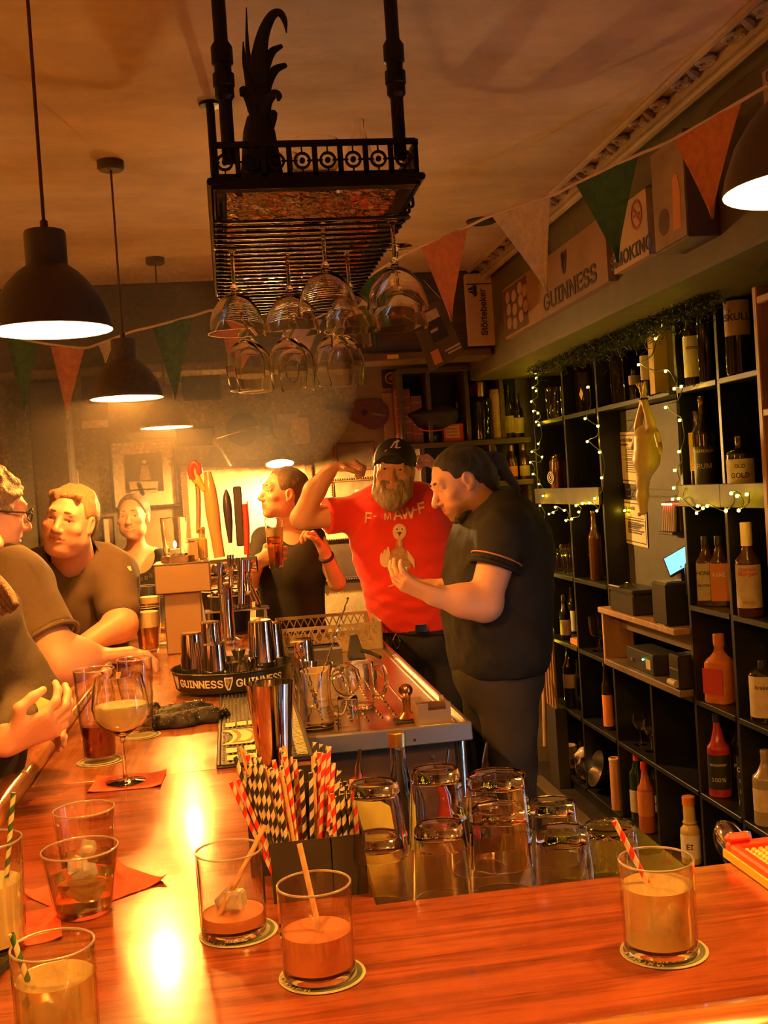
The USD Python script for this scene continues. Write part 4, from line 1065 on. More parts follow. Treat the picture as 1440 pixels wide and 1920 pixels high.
# ================================================================== bunting
m_str = mat('bunting_tape', (.70, .55, .33), .8)
FL = {'green': mat('green_bunting', (.06, .19, .07), .85, noise=(40, .3)), 'white': mat('cream_bunting', (.85, .74, .5), .85, noise=(40, .3)), 'orange': mat('orange_bunting', (.90, .34, .16), .85, noise=(40, .3))}
BT = [(1440, 160, 2.55), (1395, 186, 2.62), (1262, 262, 2.85), (1192, 292, 3.0), (1078, 345, 3.2), (1030, 368, 3.3), (920, 405, 3.5), (876, 425, 3.6), (790, 462, 3.72), (720, 500, 3.82), (672, 535, 3.9), (600, 595, 3.95), (540, 615, 3.95), (470, 606, 3.95), (408, 582, 3.98), (362, 592, 4.0), (288, 612, 4.02), (246, 622, 4.05), (185, 645, 4.1), (150, 652, 4.1), (60, 640, 4.12), (10, 625, 4.15), (-70, 600, 4.2)]
bp = [P(*b) for b in BT]
bn = thing('bunting_string', 'string of triangular green cream and orange bunting across the room', 'bunting', bp[10])
part('tape', tube(spline(bp, 4), .0045, 6), m_str, bn, world=True)


def flag(a, b, tip, d, col, bend=.0):
    """A cloth pennant between two points of the tape and its tip."""
    A, B_, T = P(*a, d[0]), P(*b, d[1]), P(*tip, (d[0] + d[1]) / 2 + bend); n = 10; v, f = [], []
    nn = np.cross(B_ - A, T - A); nn /= np.linalg.norm(nn)
    for i in range(n + 1):
        t = i / n
        for j in range(n + 1):
            s = j / n; p = (A * (1 - s) + B_ * s) * (1 - t) + T * t
            v.append(p + nn * (.010 * math.sin(3.1 * t) * math.sin(4 * s) + .004 * math.sin(7 * s + 3 * t)))
    v = np.array(v); w = v + nn * .0012
    for i in range(n):
        for j in range(n):
            a_, b_, c_, d_ = i * (n + 1) + j, i * (n + 1) + j + 1, (i + 1) * (n + 1) + j + 1, (i + 1) * (n + 1) + j; f += [[a_, b_, c_], [a_, c_, d_]]
    f = np.array(f); N = len(v)
    part('pennant', trimesh.Trimesh(np.vstack([v, w]), np.vstack([f, f[:, ::-1] + N]), process=False), FL[col], bn, True, world=True, label={'green': 'green', 'white': 'cream', 'orange': 'orange'}[col] + ' pennant')


flag((1262, 262), (1388, 192), (1335, 410), (2.85, 2.63), 'orange'); flag((1078, 343), (1195, 290), (1158, 492), (3.2, 3.0), 'green'); flag((920, 403), (1031, 366), (1027, 548), (3.5, 3.3), 'white')
flag((788, 462), (876, 424), (846, 604), (3.72, 3.6), 'orange'); flag((672, 535), (725, 500), (706, 655), (3.9, 3.82), 'green'); flag((540, 612), (606, 594), (568, 690), (3.95, 3.95), 'white'); flag((408, 582), (470, 606), (432, 700), (3.98, 3.95), 'orange')
flag((286, 612), (362, 590), (329, 752), (4.02, 4.0), 'green'); flag((183, 645), (222, 632), (197, 680), (4.1, 4.07), 'white'); flag((95, 650), (158, 652), (126, 784), (4.12, 4.1), 'orange'); flag((8, 625), (70, 642), (46, 780), (4.15, 4.12), 'green')

# ================================================================== signs on the soffit and the beam
def sign_yz(y0, y1, z0, z1, x=1.3345, t=.012):   # a board facing the room on the soffit, the near end at y0
    return box(x - t, x, y0, y1, z0, z1, .001)


def on_soffit(mesh, y, z, x): return place(mesh, (x, y, z), (0, -1, 0), (0, 0, 1))


m_signb = mat('sign_tan', (.42, .24, .13), .5, noise=(6, .4)); m_signd = mat('sign_brown', (.10, .045, .02), .5); m_signl = mat('sign_light_brown', (.36, .22, .12), .5)
y0, y1 = PX(1140, 523, 1.30)[1], PX(948, 645, 1.30)[1]
t = thing('stout_sign', 'long tan sign with GUINNESS lettering and a harp over the shelves', 'sign', (1.32, (y0 + y1) / 2, 2.26))
part('board', sign_yz(y0, y1, 2.265, 2.490, 1.3345, .034), m_signb, t, world=True)
X_ = 1.3000
part('dark_field', box(X_ - .001, X_, y1 - .40, y1 - .012, 2.275, 2.480), m_signd, t, world=True)
for i, (a, b) in enumerate(((.07, .05), (.07, .11), (.06, .165), (.165, .035), (.17, .095), (.165, .155), (.27, .05), (.275, .115), (.27, .170), (.345, .08), (.345, .145))):
    part('pint_circle', on_soffit(lathe([(0, 0), (.026, 0), (.026, .0008), (0, .0008)], 24).apply_scale((1.5, 1, 1)), y1 - .03 - a, 2.275 + b, X_ - .001), m_signl, t, world=True)
m_g = text('GUINNESS', .062, .001, True); m_g.apply_scale((1.45, 1, 1)); part('lettering', on_soffit(m_g, y0 + .43, 2.318, X_ - .0005), mat('sign_ink', (.06, .025, .03), .5), t, False, world=True)
part('harp_emblem', on_soffit(harp(.075).apply_scale((1.3, 1, 1)), y0 + .46, 2.425, X_ - .0005), mat('sign_ink', (.06, .025, .03)), t, False, world=True)

ya, yb = PX(1216, 460, 1.30)[1], PX(1150, 490, 1.30)[1]
t = thing('smoking_sign', 'cream NO SMOKING sign with a round pictogram behind the green pennant', 'sign', (1.32, (ya + yb) / 2, 2.27))
part('board', sign_yz(ya, yb, 2.275, 2.475, 1.3345, .034), m_signl if False else mat('sign_cream', (.52, .36, .20), .6), t, world=True)
mm = text('SMOKING', .042, .001, True); mm.apply_scale((1.28, 1, 1)); part('lettering', on_soffit(mm, (ya + yb) / 2, 2.312, X_ - .0002), m_ink, t, False, world=True)
mm = text('NO', .03, .001, True); part('lettering', on_soffit(mm, (ya + yb) / 2 + .10, 2.385, X_ - .0002), m_ink, t, False, world=True)
part('pictogram', on_soffit(ext(unary_union([sg.Point(0, 0).buffer(.045).difference(sg.Point(0, 0).buffer(.037)), sg.LineString([(-.03, .03), (.03, -.03)]).buffer(.004), sg.box(-.028, -.006, .026, .004)]), .001), (ya + yb) / 2 - .07, 2.415, X_ - .0002), mat('sign_red', (.4, .06, .03), .6), t, False, world=True)
ya, yb = PX(1287, 430, 1.24)[1], PX(1224, 440, 1.24)[1]
t = thing('boxed_picture', 'protruding boxed picture with orange and grey print over the shelves', 'picture', (1.28, (ya + yb) / 2, 2.2))
part('box', box(1.245, 1.3345, ya, yb, 2.235, 2.52, .002), m_signd, t, world=True)
part('print', box(1.244, 1.2449, ya + .006, yb - .006, 2.242, 2.513), mat('sign_print', (.46, .30, .15), .5, noise=(5, .9), alt=(.24, .14, .07)), t, world=True)
part('disc', on_soffit(lathe([(0, 0), (.036, 0), (.036, .0008), (0, .0008)], 24), yb - .075, 2.31, 1.2439), m_signd, t, world=True)
part('figure', on_soffit(ext(sg.Polygon([(-.02, -.07), (.03, -.07), (.035, .03), (.02, .075), (-.01, .07), (-.015, 0)]), .0008), ya + .07, 2.34, 1.2439), m_lab_orange, t, False, world=True)
for ya_, yb_, z0_, z1_, lab in ((2.86, 2.98, 2.30, 2.46, 'small dark framed print between the orange pennant and boxed picture'), (2.30, 2.50, 2.28, 2.56, 'pale yellow card high on the soffit at the right edge')):
    t = thing('framed_print', lab, 'picture', (1.32, ya_, z0_))
    part('frame', sign_yz(ya_, yb_, z0_, z1_, 1.3345, .018), m_signd, t, world=True)
    part('print', box(1.3155, 1.3163, ya_ + .012, yb_ - .012, z0_ + .012, z1_ - .012), mat('sign_print_pale', (.50, .36, .16), .6, noise=(9, .7)), t, world=True)
    if z1_ > 2.5: mm = text('Guinness', .024, .001); part('lettering', on_soffit(mm, (ya_ + yb_) / 2, 2.53, 1.3152), m_ink, t, False, world=True)
# box sign and posters on the beam
a, b = PY(880, 648, 5.30), PY(921, 512, 5.30)
t = thing('beer_box_sign', 'tall narrow pale box sign reading Störtebeker on the dark beam', 'sign', (a[0] + .06, 5.31, a[2]))
part('box', box(a[0], b[0], 5.29, 5.338, 2.285, b[2], .003), mat('sign_pale', (.62, .46, .26), .6), t, world=True)
part('panel_edge', box(a[0] - .001, b[0] + .001, 5.289, 5.2895, b[2] - .055, b[2] - .050), m_ink, t, world=True)
mm = text('Störtebeker', .030, .001, True); part('lettering', place(mm, ((a[0] + b[0]) / 2 + .012, 5.2895, 2.285 + (b[2] - 2.285) * .46), (0, 0, 1), (-1, 0, 0)), m_ink, t, False, world=True)
part('ship_emblem', place(ext(unary_union([sg.Polygon([(-.025, -.015), (.025, -.015), (.03, .002), (-.03, .002)]), sg.Polygon([(-.018, .004), (-.002, .004), (-.002, .03)]), sg.Polygon([(.002, .004), (.022, .004), (.006, .034)])]), .001), ((a[0] + b[0]) / 2 - .03, 5.2895, 2.285 + (b[2] - 2.285) * .76), (0, 0, 1), (-1, 0, 0)), m_ink, t, False, world=True)
a = PY(946, 640, 5.31)
t = thing('edge_board', 'narrow red and cream board edge beside the long tan sign', 'sign', (a[0], 5.31, 2.27))
part('board', box(a[0], a[0] + .030, 5.315, 5.338, 2.285, 2.58, .002), m_lab_red, t, world=True)
part('band', [box(a[0] - .0005, a[0] + .0305, 5.3135, 5.3145, 2.29 + .05 * k, 2.315 + .05 * k) for k in range(5)], m_lab_cream, t, world=True)
# tilted beer poster hanging in front of the beam
c0, c1, c2, c3 = P(768, 590, 5.02), P(826, 560, 5.02), P(872, 662, 4.98), P(806, 697, 4.98)
pm = lambda u, v, off=0: (c0 * (1 - u) + c1 * u) * (1 - v) + (c3 * (1 - u) + c2 * u) * v - FWD * off
t = thing('beer_poster', 'tilted glossy poster of a dark beer pint hanging below the beam', 'poster', pm(.5, 1))


def patch(u0, u1, v0, v1, off, th=.0015): return tri(m3.Manifold.hull_points(np.array([pm(u, v, o) for u in (u0, u1) for v in (v0, v1) for o in (off, off + th)])))


part('sheet', patch(0, 1, 0, 1, 0), mat('poster_brown', (.16, .11, .05), .3, noise=(8, .8)), t, False, world=True)
part('foam_print', patch(.40, .78, .10, .26, .0016, .0006), m_lab_cream, t, False, world=True); part('glass_print', patch(.34, .80, .26, .62, .0016, .0006), m_ink, t, False, world=True)
for c_ in (c0, c1): part('string', tube([c_, np.array([c_[0], 5.335, c_[2] + .16])], .0015, 5), m_str, t, world=True)
part('highlight_print', patch(.38, .60, .40, .45, .0024, .0005), m_lab_cream, t, False, world=True)
part('lettering_band', [patch(.55, .98, .80, .835, .0016, .0006), patch(.60, .98, .86, .89, .0016, .0006)], m_lab_cream, t, False, world=True); part('glow_print', patch(.18, .40, .72, .95, .0016, .0006), m_lab_orange, t, False, world=True)
# small yellow notice, round thermostat box
a = PY(727, 682, 5.29); single('yellow_notice', box(a[0], a[0] + .055, 5.288, 5.299, 2.243, 2.262), m_lab_yellow, 'small yellow notice stuck on the beam ledge', 'notice')
a = PY(732, 710, 6.12)
t = thing('wall_clock', 'small dark square box with a pale ring on the back wall', 'clock', (a[0], 6.12, a[2] - .05))
part('case', box(a[0] - .045, a[0] + .045, 6.10, 6.149, a[2] - .05, a[2] + .05, .006), m_ink, t, world=True)
part('dial_ring', place(ext(sg.Point(0, 0).buffer(.033).difference(sg.Point(0, 0).buffer(.026)), .002), (a[0], 6.0995, a[2]), (1, 0, 0), (0, 0, 1)), m_lab_cream, t, world=True)
part('dial', place(ext(sg.Point(0, 0).buffer(.012), .002), (a[0], 6.0995, a[2]), (1, 0, 0), (0, 0, 1)), m_lab_red, t, world=True)
a = PY(722, 830, 6.13); b = PY(746, 735, 6.13); single('pale_board', box(a[0], b[0], 6.13, 6.149, a[2], b[2], .002), mat('board_pale', (.42, .32, .17), .7), 'narrow pale board on the back wall beside the bottle shelf', 'board')
# ceiling spot
a = PZ(903, 413, CEIL)
t = thing('ceiling_speaker', 'round black ceiling speaker near the soffit', 'speaker', (a[0], a[1], CEIL - .012))
part('body', lathe([(0, 0), (.052, 0), (.060, .004), (.062, .0115), (0, .0115)], 32), m_ink, t)
part('grille', lathe([(0, -.002), (.048, -.001), (.05, 0), (0, .0)], 32), m_black, t)

# ================================================================== the back wall
def frame(px0, py0, px1, py1, label, fw=.03, mcol=None, inner=None, matw=.0, matm=None, beads=False, fig=None, depth=.02, y=6.148, extra=None):
    a, b = PY(px0, py1, y - depth), PY(px1, py0, y - depth); x0, x1, z0, z1 = a[0], b[0], a[2], b[2]
    t = thing('picture_frame', label, 'picture', ((x0 + x1) / 2, y - depth, z0))
    part('frame', [box(x0, x1, y - depth, y, z0, z0 + fw, .003), box(x0, x1, y - depth, y, z1 - fw, z1, .003), box(x0, x0 + fw, y - depth, y, z0 + fw, z1 - fw, .003), box(x1 - fw, x1, y - depth, y, z0 + fw, z1 - fw, .003)], mcol, t, world=True)
    if matw: part('mount', box(x0 + fw, x1 - fw, y - .010, y - .006, z0 + fw, z1 - fw), matm, t, world=True)
    part('picture', box(x0 + fw + matw, x1 - fw - matw, y - .0125, y - .0102, z0 + fw + matw * 1.2, z1 - fw - matw), inner, t, world=True)
    if beads:
        bb = []
        for s in np.arange(0, x1 - x0, .013): bb += [(x0 + s, z1 - .005), (x0 + s, z0 + .005)]
        for s in np.arange(0, z1 - z0, .013): bb += [(x0 + .005, z0 + s), (x1 - .005, z0 + s)]
        part('beading', [move(trimesh.creation.icosphere(1, .0062), (q[0], y - depth - .002, q[1])) for q in bb], mcol, t, world=True, kind='stuff')
    if fig: fig(t, x0 + fw + matw, x1 - fw - matw, z0 + fw + matw, z1 - fw - matw, y - .0130)
    return t, (x0, x1, z0, z1)


m_fgold = mat('frame_gilt_wood', (.30, .15, .06), .4, noise=(20, .4)); m_fdark = mat('frame_dark', (.04, .025, .015), .45); m_mount = mat('picture_mount', (.72, .60, .36), .75)
m_pdark = mat('picture_dark', (.09, .06, .035), .4, noise=(10, .6)); m_ppale = mat('picture_pale', (.62, .50, .28), .6, noise=(5, .7), alt=(.42, .30, .14))


def figure_photo(t, x0, x1, z0, z1, y):
    w, h = x1 - x0, z1 - z0; cx = x0 + w * .52
    fl = lambda poly, m_, nm: part(nm, place(ext(poly, .0008), (cx, y, z0), (1, 0, 0), (0, 0, 1)), m_, t, False, world=True)
    fl(sg.Point(.0, h * .80).buffer(w * .055), m_lab_cream, 'head_print'); fl(sg.Polygon([(-w * .16, h * .35), (w * .16, h * .35), (w * .09, h * .70), (-w * .07, h * .72)]), mat('photo_mid', (.30, .20, .10), .5), 'body_print')
    fl(sg.Polygon([(-w * .42, h * .02), (w * .3, h * .02), (w * .34, h * .30), (-w * .44, h * .34)]), mat('photo_light', (.52, .40, .22), .5), 'table_print'); fl(sg.LineString([(-w * .4, h * .12), (w * .25, h * .12)]).buffer(.004), m_ink, 'line_print'); fl(sg.LineString([(-w * .1, h * .02), (-w * .18, h * .25)]).buffer(.012), m_ink, 'leg_print')


frame(212, 820, 328, 958, 'framed photograph of a seated figure with a wide cream mount', .016, m_fdark, m_pdark, .062, m_mount, fig=figure_photo)
frame(350, 856, 584, 1078, 'large beaded frame with a pale picture lit brightly by the wall lamp', .040, m_fgold, mat('lit_print', (.70, .58, .32), .6, noise=(4, .5), alt=(.55, .40, .2)), .0, beads=True)
frame(628, 828, 702, 884, 'small light wood frame with a dark landscape beside the raised fist', .018, m_fgold, mat('landscape_print', (.30, .22, .12), .4, noise=(6, .9), alt=(.06, .05, .03)))
def bottle_photo(t, x0, x1, z0, z1, y):
    part('bottle_print', place(ext(unary_union([sg.box(-.03, 0, .03, .07), sg.box(-.012, .07, .012, .12), sg.Polygon([(-.03, .07), (.03, .07), (.012, .09), (-.012, .09)])]), .0008), ((x0 + x1) / 2, y, z0 + .02), (1, 0, 0), (0, 0, 1)), m_lab_cream, t, False, world=True)
frame(624, 892, 716, 975, 'beaded frame with a pale bottle picture behind the red T-shirt', .020, m_fgold, mat('landscape_print', (.3, .22, .12)), .0, beads=True, fig=bottle_photo)
frame(604, 1006, 690, 1092, 'beaded frame hung low behind the raised forearm', .020, m_fdark, m_pdark, beads=True)
frame(330, 798, 402, 838, 'small dark frame above the large lit picture', .014, m_fdark, m_pdark)
frame(344, 700, 412, 752, 'dark frame under the beam ledge at left', .014, m_fdark, m_pdark)
frame(548, 782, 578, 832, 'small pale print beside the hanging wine glasses', .008, m_mount, m_ppale)
frame(196, 968, 214, 1048, 'narrow pale frame behind the smiling woman', .01, m_fdark, m_mount)
a = PY(455, 806, 6.14)
t = thing('wall_plate', 'round dark plate hung on the back wall', 'plate', (a[0], 6.14, a[2] - .09))
part('disc', lathe([(0, 0), (.05, 0), (.055, .004), (.088, .012), (.09, .015), (0, .016)], 36).apply_transform(rotm(-90, [1, 0, 0])).apply_transform(rotm(180, [0, 0, 1])).apply_translation((a[0], 6.132, a[2])), m_fdark, t, world=True)
a, b = PY(520, 795, 6.14), PY(548, 768, 6.14); single('small_sign', box(a[0], b[0] + .03, 6.135, 6.149, a[2], b[2] - .02, .002), m_lab_cream, 'small cream sign with dark edge under the wine glasses', 'sign')
# mandolin on the wall
a = PY(690, 775, 6.12)
t = thing('mandolin', 'old brown mandolin hanging sideways on the back wall', 'mandolin', (a[0], 6.12, a[2] - .1))
m_mand = mat('mandolin_wood', (.22, .075, .03), .3, noise=(12, .5), coat=.4)
bd = unary_union([affinity.scale(sg.Point(.03, 0).buffer(.085), 1, 1), affinity.scale(sg.Point(-.045, .0).buffer(.066), 1, 1)]).buffer(-.02).buffer(.02)
part('body', place(ext(bd, .035), (a[0], 6.149, a[2]), (.98, 0, -.2), (.2, 0, .98)), m_mand, t, 40, world=True)
part('neck', place(ext(sg.box(-.24, -.012, -.09, .012), .018), (a[0], 6.125, a[2]), (.98, 0, -.2), (.2, 0, .98)), m_fdark, t, 40, world=True)
part('tailpiece', place(ext(sg.box(.02, -.006, .10, .006), .008), (a[0], 6.1135, a[2]), (.98, 0, -.2), (.2, 0, .98)), m_chrome, t, 40, world=True)
part('sound_hole', place(ext(sg.Point(-.02, 0).buffer(.018), .001), (a[0], 6.1138, a[2]), (.98, 0, -.2), (.2, 0, .98)), m_ink, t, 40, world=True)
# swing-arm wall lamp over the large picture
wl = thing('wall_lamp', 'black swing-arm wall lamp with two cone shades over the lit picture', 'lamp', (*PY(500, 812, 6.1)[:2], 1.8))
m_arm = mat('lamp_arm', (.35, .22, .10), .3, 1)
h1, h2 = P(404, 838, 5.55), P(496, 812, 6.0)
part('arm', tube([h1 + (0, 0, .03), h1 + (0, 0, .045), (h1 + h2) / 2 + (0, 0, .048), h2 + (0, 0, .04), h2 + (.02, .1, .04)], .006, 8), m_arm, wl, world=True)
part('joint', tube([h1 + (0, 0, .0), h1 + (0, 0, .04)], .014, 12), m_arm, wl, world=True)
cone = lathe([(.020, 0), (.024, -.004), (.075, -.10), (.073, -.10), (.021, -.006), (0, -.002)], 32)
part('shade', move(cone, h1), m_shade, wl, world=True)
h3 = P(522, 836, 5.86)
part('arm', tube([h2 + (.02, .1, .04), h3 + (0, .0, .03), h3], .006, 8), m_arm, wl, world=True)
cc = cone.copy(); cc.apply_transform(rotm(-16, [1, 0, 0])); part('shade', move(cc, h3 + (0, 0, 0)), m_shade, wl, world=True)
bb = trimesh.creation.icosphere(1, .028); part('bulb', move(bb, h3 + (0, -.022, -.092)), glow('wall_bulb', (1.0, .50, .13), 1500.0), wl, True, world=True)
part('wall_plate', cbox((h2[0] + .02, 6.142, h2[2] + .04), (.06, .014, .09), .004), m_fdark, wl, world=True)

# left of the back wall: brick pier and timber post
m_brick = [mat('brick_a', (.30, .13, .06), .85, noise=(20, .5)), mat('brick_b', (.24, .10, .05), .85, noise=(20, .5)), mat('brick_c', (.34, .17, .08), .85, noise=(20, .5))]
bw = struct('wall_1', box(XL, -1.02, 5.35, 5.50, 0, 2.235), mat('mortar', (.30, .22, .13), .9))
for r_ in range(16):
    z = .9 + r_ * .083
    for c_ in range(5):
        x = -2.0 + (c_ + .5 * (r_ % 2)) * .235
        x1 = min(x + .222, -1.022)
        if x1 - x > .03: part('brick', box(x, x1, 5.334 + .004 * rng.random(), 5.349, z, z + .071, .004), m_brick[rng.randrange(3)], bw, world=True)
a, b = PY(66, 900, 5.45), PY(138, 900, 5.45)
struct('trim_5', box(a[0], b[0], 5.40, 5.56, 0, 2.235, .012), m_beam)
a, b = PY(132, 1000, 6.14), PY(146, 880, 6.14); single('wall_batten', box(a[0], b[0], 6.13, 6.149, a[2], b[2], .002), m_mount, 'pale vertical strip on the wall beside the timber post', 'strip')
a, b = PY(150, 808, 5.32), PY(168, 690, 5.32)
t = thing('flyer', 'curled photo flyer hanging from the beam behind the orange pennant at left', 'poster', (a[0], 5.3, a[2]))
part('sheet', box(a[0], PY(205, 800, 5.32)[0], 5.322, 5.326, a[2], b[2] - .0), mat('flyer_print', (.28, .19, .09), .5, noise=(12, .9)), t, world=True)
part('photo', box(a[0] + .02, a[0] + .10, 5.319, 5.3215, a[2] + .12, b[2] - .04), m_pdark, t, world=True); part('caption', box(a[0] + .01, a[0] + .13, 5.319, 5.3215, a[2] + .01, a[2] + .045), m_lab_cream, t, world=True)
# ================================================================== things on the right-hand shelves
def proj(p):
    q = np.asarray(p, float) - EYE; d = q @ FWD
    return 720 + FPX * (q @ CRT) / d, 960 - FPX * (q @ CUP) / d


def shelf_pos(px, z, x=1.76):
    """The place on the shelf at height z, x metres to the right, that lies at the picture column px."""
    py = 900.0
    for _ in range(6): q = PX(px, py, x); q = np.array([x, q[1], z]); py = proj(q)[1]
    return q


def in_bay(px, zi, x, r):
    """The place for that picture column, kept clear of the uprights."""
    q = shelf_pos(px, Z[zi] + .0006, x)
    for u in YU + ([4.355] if zi < 2 else []):
        if abs(q[1] - u) < r + .016: q[1] = u + (r + .016) * (-1 if px > proj((SX, u, q[2]))[0] else 1)
    return q


def bot(px, zi, label, x=1.71, **k): return bottle(pos=in_bay(px, zi, x, k.get('r', .037)), label=label, **k)


# top row
bot(1290, 5, 'clear bottle with a slanted white label on the top shelf', h=.33, r=.036, glass=m_gdark, lab=m_lab_white, labz=(.10, .55), txt=[('VODKA', .010, .42)], txtm=m_ink, cap=m_gdark)
bot(1330, 5, 'dark bottle with a cream cap on the top shelf', h=.36, r=.034, glass=m_gdark, cap=m_cap_cream, caph=.035)
bot(1352, 5, 'slim dark bottle behind the cream capped one', h=.30, r=.030, glass=m_ggreen, x=1.86)
bot(1388, 5, 'bottle with a pale square label beside the pale shelf unit', h=.30, r=.042, x=1.69, glass=m_gdark, lab=m_lab_cream, labz=(.42, .80), sh=.86, nk=.92, txt=[('SKULL', .022, .62)], txtm=m_ink)
for px, w, lab in ((1238, .026, 'tall yellow bottle carton on the top shelf'), (1252, .030, 'taller pale carton beside the yellow one on the top shelf')):
    q = shelf_pos(px, Z[5], 1.70 if px < 1245 else 1.74); h_ = .27 if px < 1245 else .25
    t = thing('bottle_carton', lab, 'carton', (q[0], q[1], Z[5] + .0005)); part('box', box(-.03, .03, -w, w, 0, h_, .002), m_lab_yellow if px < 1245 else mat('carton_cream', (.68, .50, .2), .6), t); part('print', box(-.0315, -.0305, -w * .6, w * .6, h_ * .3, h_ * .6), m_lab_cream, t); part('flap', box(-.031, .031, -w - .001, w + .001, h_, h_ + .004), m_lab_cream, t)
bot(1160, 5, 'tall slender liqueur bottle on the top shelf behind the fairy lights', h=.30, r=.030, glass=m_gclear, neck=.012)
bot(1142, 5, 'square shouldered clear bottle on the top shelf', h=.22, r=.034, glass=m_gclear, x=1.84)
bot(1192, 5, 'small dark bottle with a cream label above the rubber chicken', h=.13, r=.024, glass=m_gdark, lab=m_lab_cream, labz=(.5, .8), cap=m_cap_black, neck=.010)
bot(1213, 5, 'small bottle with a tall white neck label above the rubber chicken', h=.18, r=.020, glass=m_gdark, lab=m_lab_white, labz=(.4, .95), neck=.018, sh=.9, nk=.95)


def shelf_glass(px, zi, label, h=.13, rb=.032, rt=.038, x=1.72, octo=0, name='bar_glass', n=32):
    q = in_bay(px, zi, x, rt); t = thing(name, label, 'glass', q); part('glass', tumbler(h, rb, rt, .012, octo=octo, n=n), m_glass, t, 45); return t


def mug(px, zi, label, h=.15, r=.04, x=1.74, m=None, handle=1):
    q = in_bay(px, zi, x, r + .02); t = thing('beer_mug', label, 'mug', q); part('body', tumbler(h, r, r, .014), m or m_glass, t, 45)
    part('handle', tube(spline([(0, handle * (r - .001), h * .8), (0, handle * (r + .03), h * .78), (0, handle * (r + .035), h * .5), (0, handle * (r + .02), h * .25), (0, handle * (r - .001), h * .2)], 5), .006, 8), m or m_glass, t)


shelf_glass(1038, 5, 'tall glass at the far end of the top shelf', h=.17)
mug(1096, 5, 'glass beer mug with an emblem on the top shelf', h=.20)
q = shelf_pos(1094, Z[5], 1.70); single('mug_emblem', place(ext(sg.Polygon([(0, -.03), (.03, 0), (0, .03), (-.03, 0)]), .001), (1.695, q[1], Z[5] + .09), (0, -1, 0), (0, 0, 1)), m_lab_yellow, 'gold diamond emblem on the glass mug of the top shelf', 'emblem')
mug(1068, 5, 'plain glass beer mug at the far end of the top shelf', h=.16)
# second row
q = shelf_pos(1050, Z[4], 1.72)
t = thing('growler_bottle', 'dark bottle with a big round embossed emblem in the second row', 'bottle', (q[0], q[1], Z[4] + .0006))
part('glass', lathe(bottle_profile(.22, .046, .03, .82, .92) + [(0, .22)], 28), m_gbrown, t)
for r_ in (.032, .022, .012): part('emblem_ring', place(ext(sg.Point(0, 0).buffer(r_).difference(sg.Point(0, 0).buffer(r_ - .004)), .0015), (-.0475, -.012, .10), (.25, -1, 0), (0, 0, 1)), m_lab_cream, t, False)
bot(1326, 4, 'tallest dark bottle with a dark printed label in the second row', h=.36, r=.040, glass=m_gdark, lab=m_lab_black, labz=(.1, .5), txt=[('ABERDEEN', .010, .45), ('RUM', .018, .30)], txtm=m_lab_cream)
bot(1300, 4, 'dark bottle with a pale strip label at the left of the second row group', h=.31, r=.034, glass=m_gdark, lab=m_lab_yellow, labz=(.3, .75), sh=.7)
bot(1342, 4, 'slim brown bottle at the right of the second row group', h=.33, r=.030, glass=m_gbrown, x=1.81)
bot(1333, 4, 'brown bottle at the back of the second row group', h=.34, r=.030, glass=m_gbrown, x=1.92)
bot(1392, 4, 'stubby bottle with a wide cream label beside the pale unit', h=.20, r=.046, x=1.69, glass=m_gdark, lab=m_lab_cream, labz=(.15, .62), sh=.7, txt=[('OLD', .012, .5), ('GOLD', .016, .35)], txtm=m_ink)
# third row
bot(1303, 3, 'small bottle with a black label in the third row', h=.22, r=.032, glass=m_gdark, lab=m_lab_black, labz=(.15, .6), txt=[('No.7', .014, .4)], txtm=m_inkw, square=True)
bot(1326, 3, 'square bottle with a white label in the third row', h=.25, r=.040, glass=m_gbrown, lab=m_lab_cream, labz=(.08, .62), square=True, cap=m_cap_black, txt=[('HONEY', .014, .48), ('WHISKEY', .009, .30)], txtm=m_ink)
bot(1354, 3, 'square bottle with an orange label in the third row', h=.25, r=.040, glass=m_gbrown, lab=m_lab_orange, labz=(.08, .62), square=True, cap=m_cap_black, x=1.74, txt=[('FIRE', .016, .46)], txtm=m_inkw)
bot(1366, 3, 'square bottle with a purple dark label at the right of the third row', h=.23, r=.034, glass=m_gdark, lab=m_lab_red, labz=(.08, .5), square=True, x=1.84)
bot(1408, 3, 'spiced rum bottle with a cream label and gold capped neck', h=.31, r=.042, glass=m_gbrown, lab=m_lab_cream, labz=(.10, .56), cap=m_cap_cream, caph=.075, x=1.69, txt=[('Captain', .011, .51), ('Morgan', .013, .46), ('SPICED', .008, .16)], txtm=m_lab_red, neck=.017, sh=.58, nk=.70)
for k, (px, h_) in enumerate(((1040, .10), (1052, .12), (1066, .15), (1074, .13))): shelf_glass(px, 3, f'clear bar glass, number {["one", "two", "three", "four"][k]} from the corner in the third row'.replace('number one', 'first').replace('number two', 'second').replace('number three', 'third').replace('number four', 'fourth'), h=h_)
bot(1120, 3, 'tall gold glinting bottle in the third row beside the notices', h=.33, r=.032, glass=m_gbrown, neck=.013)
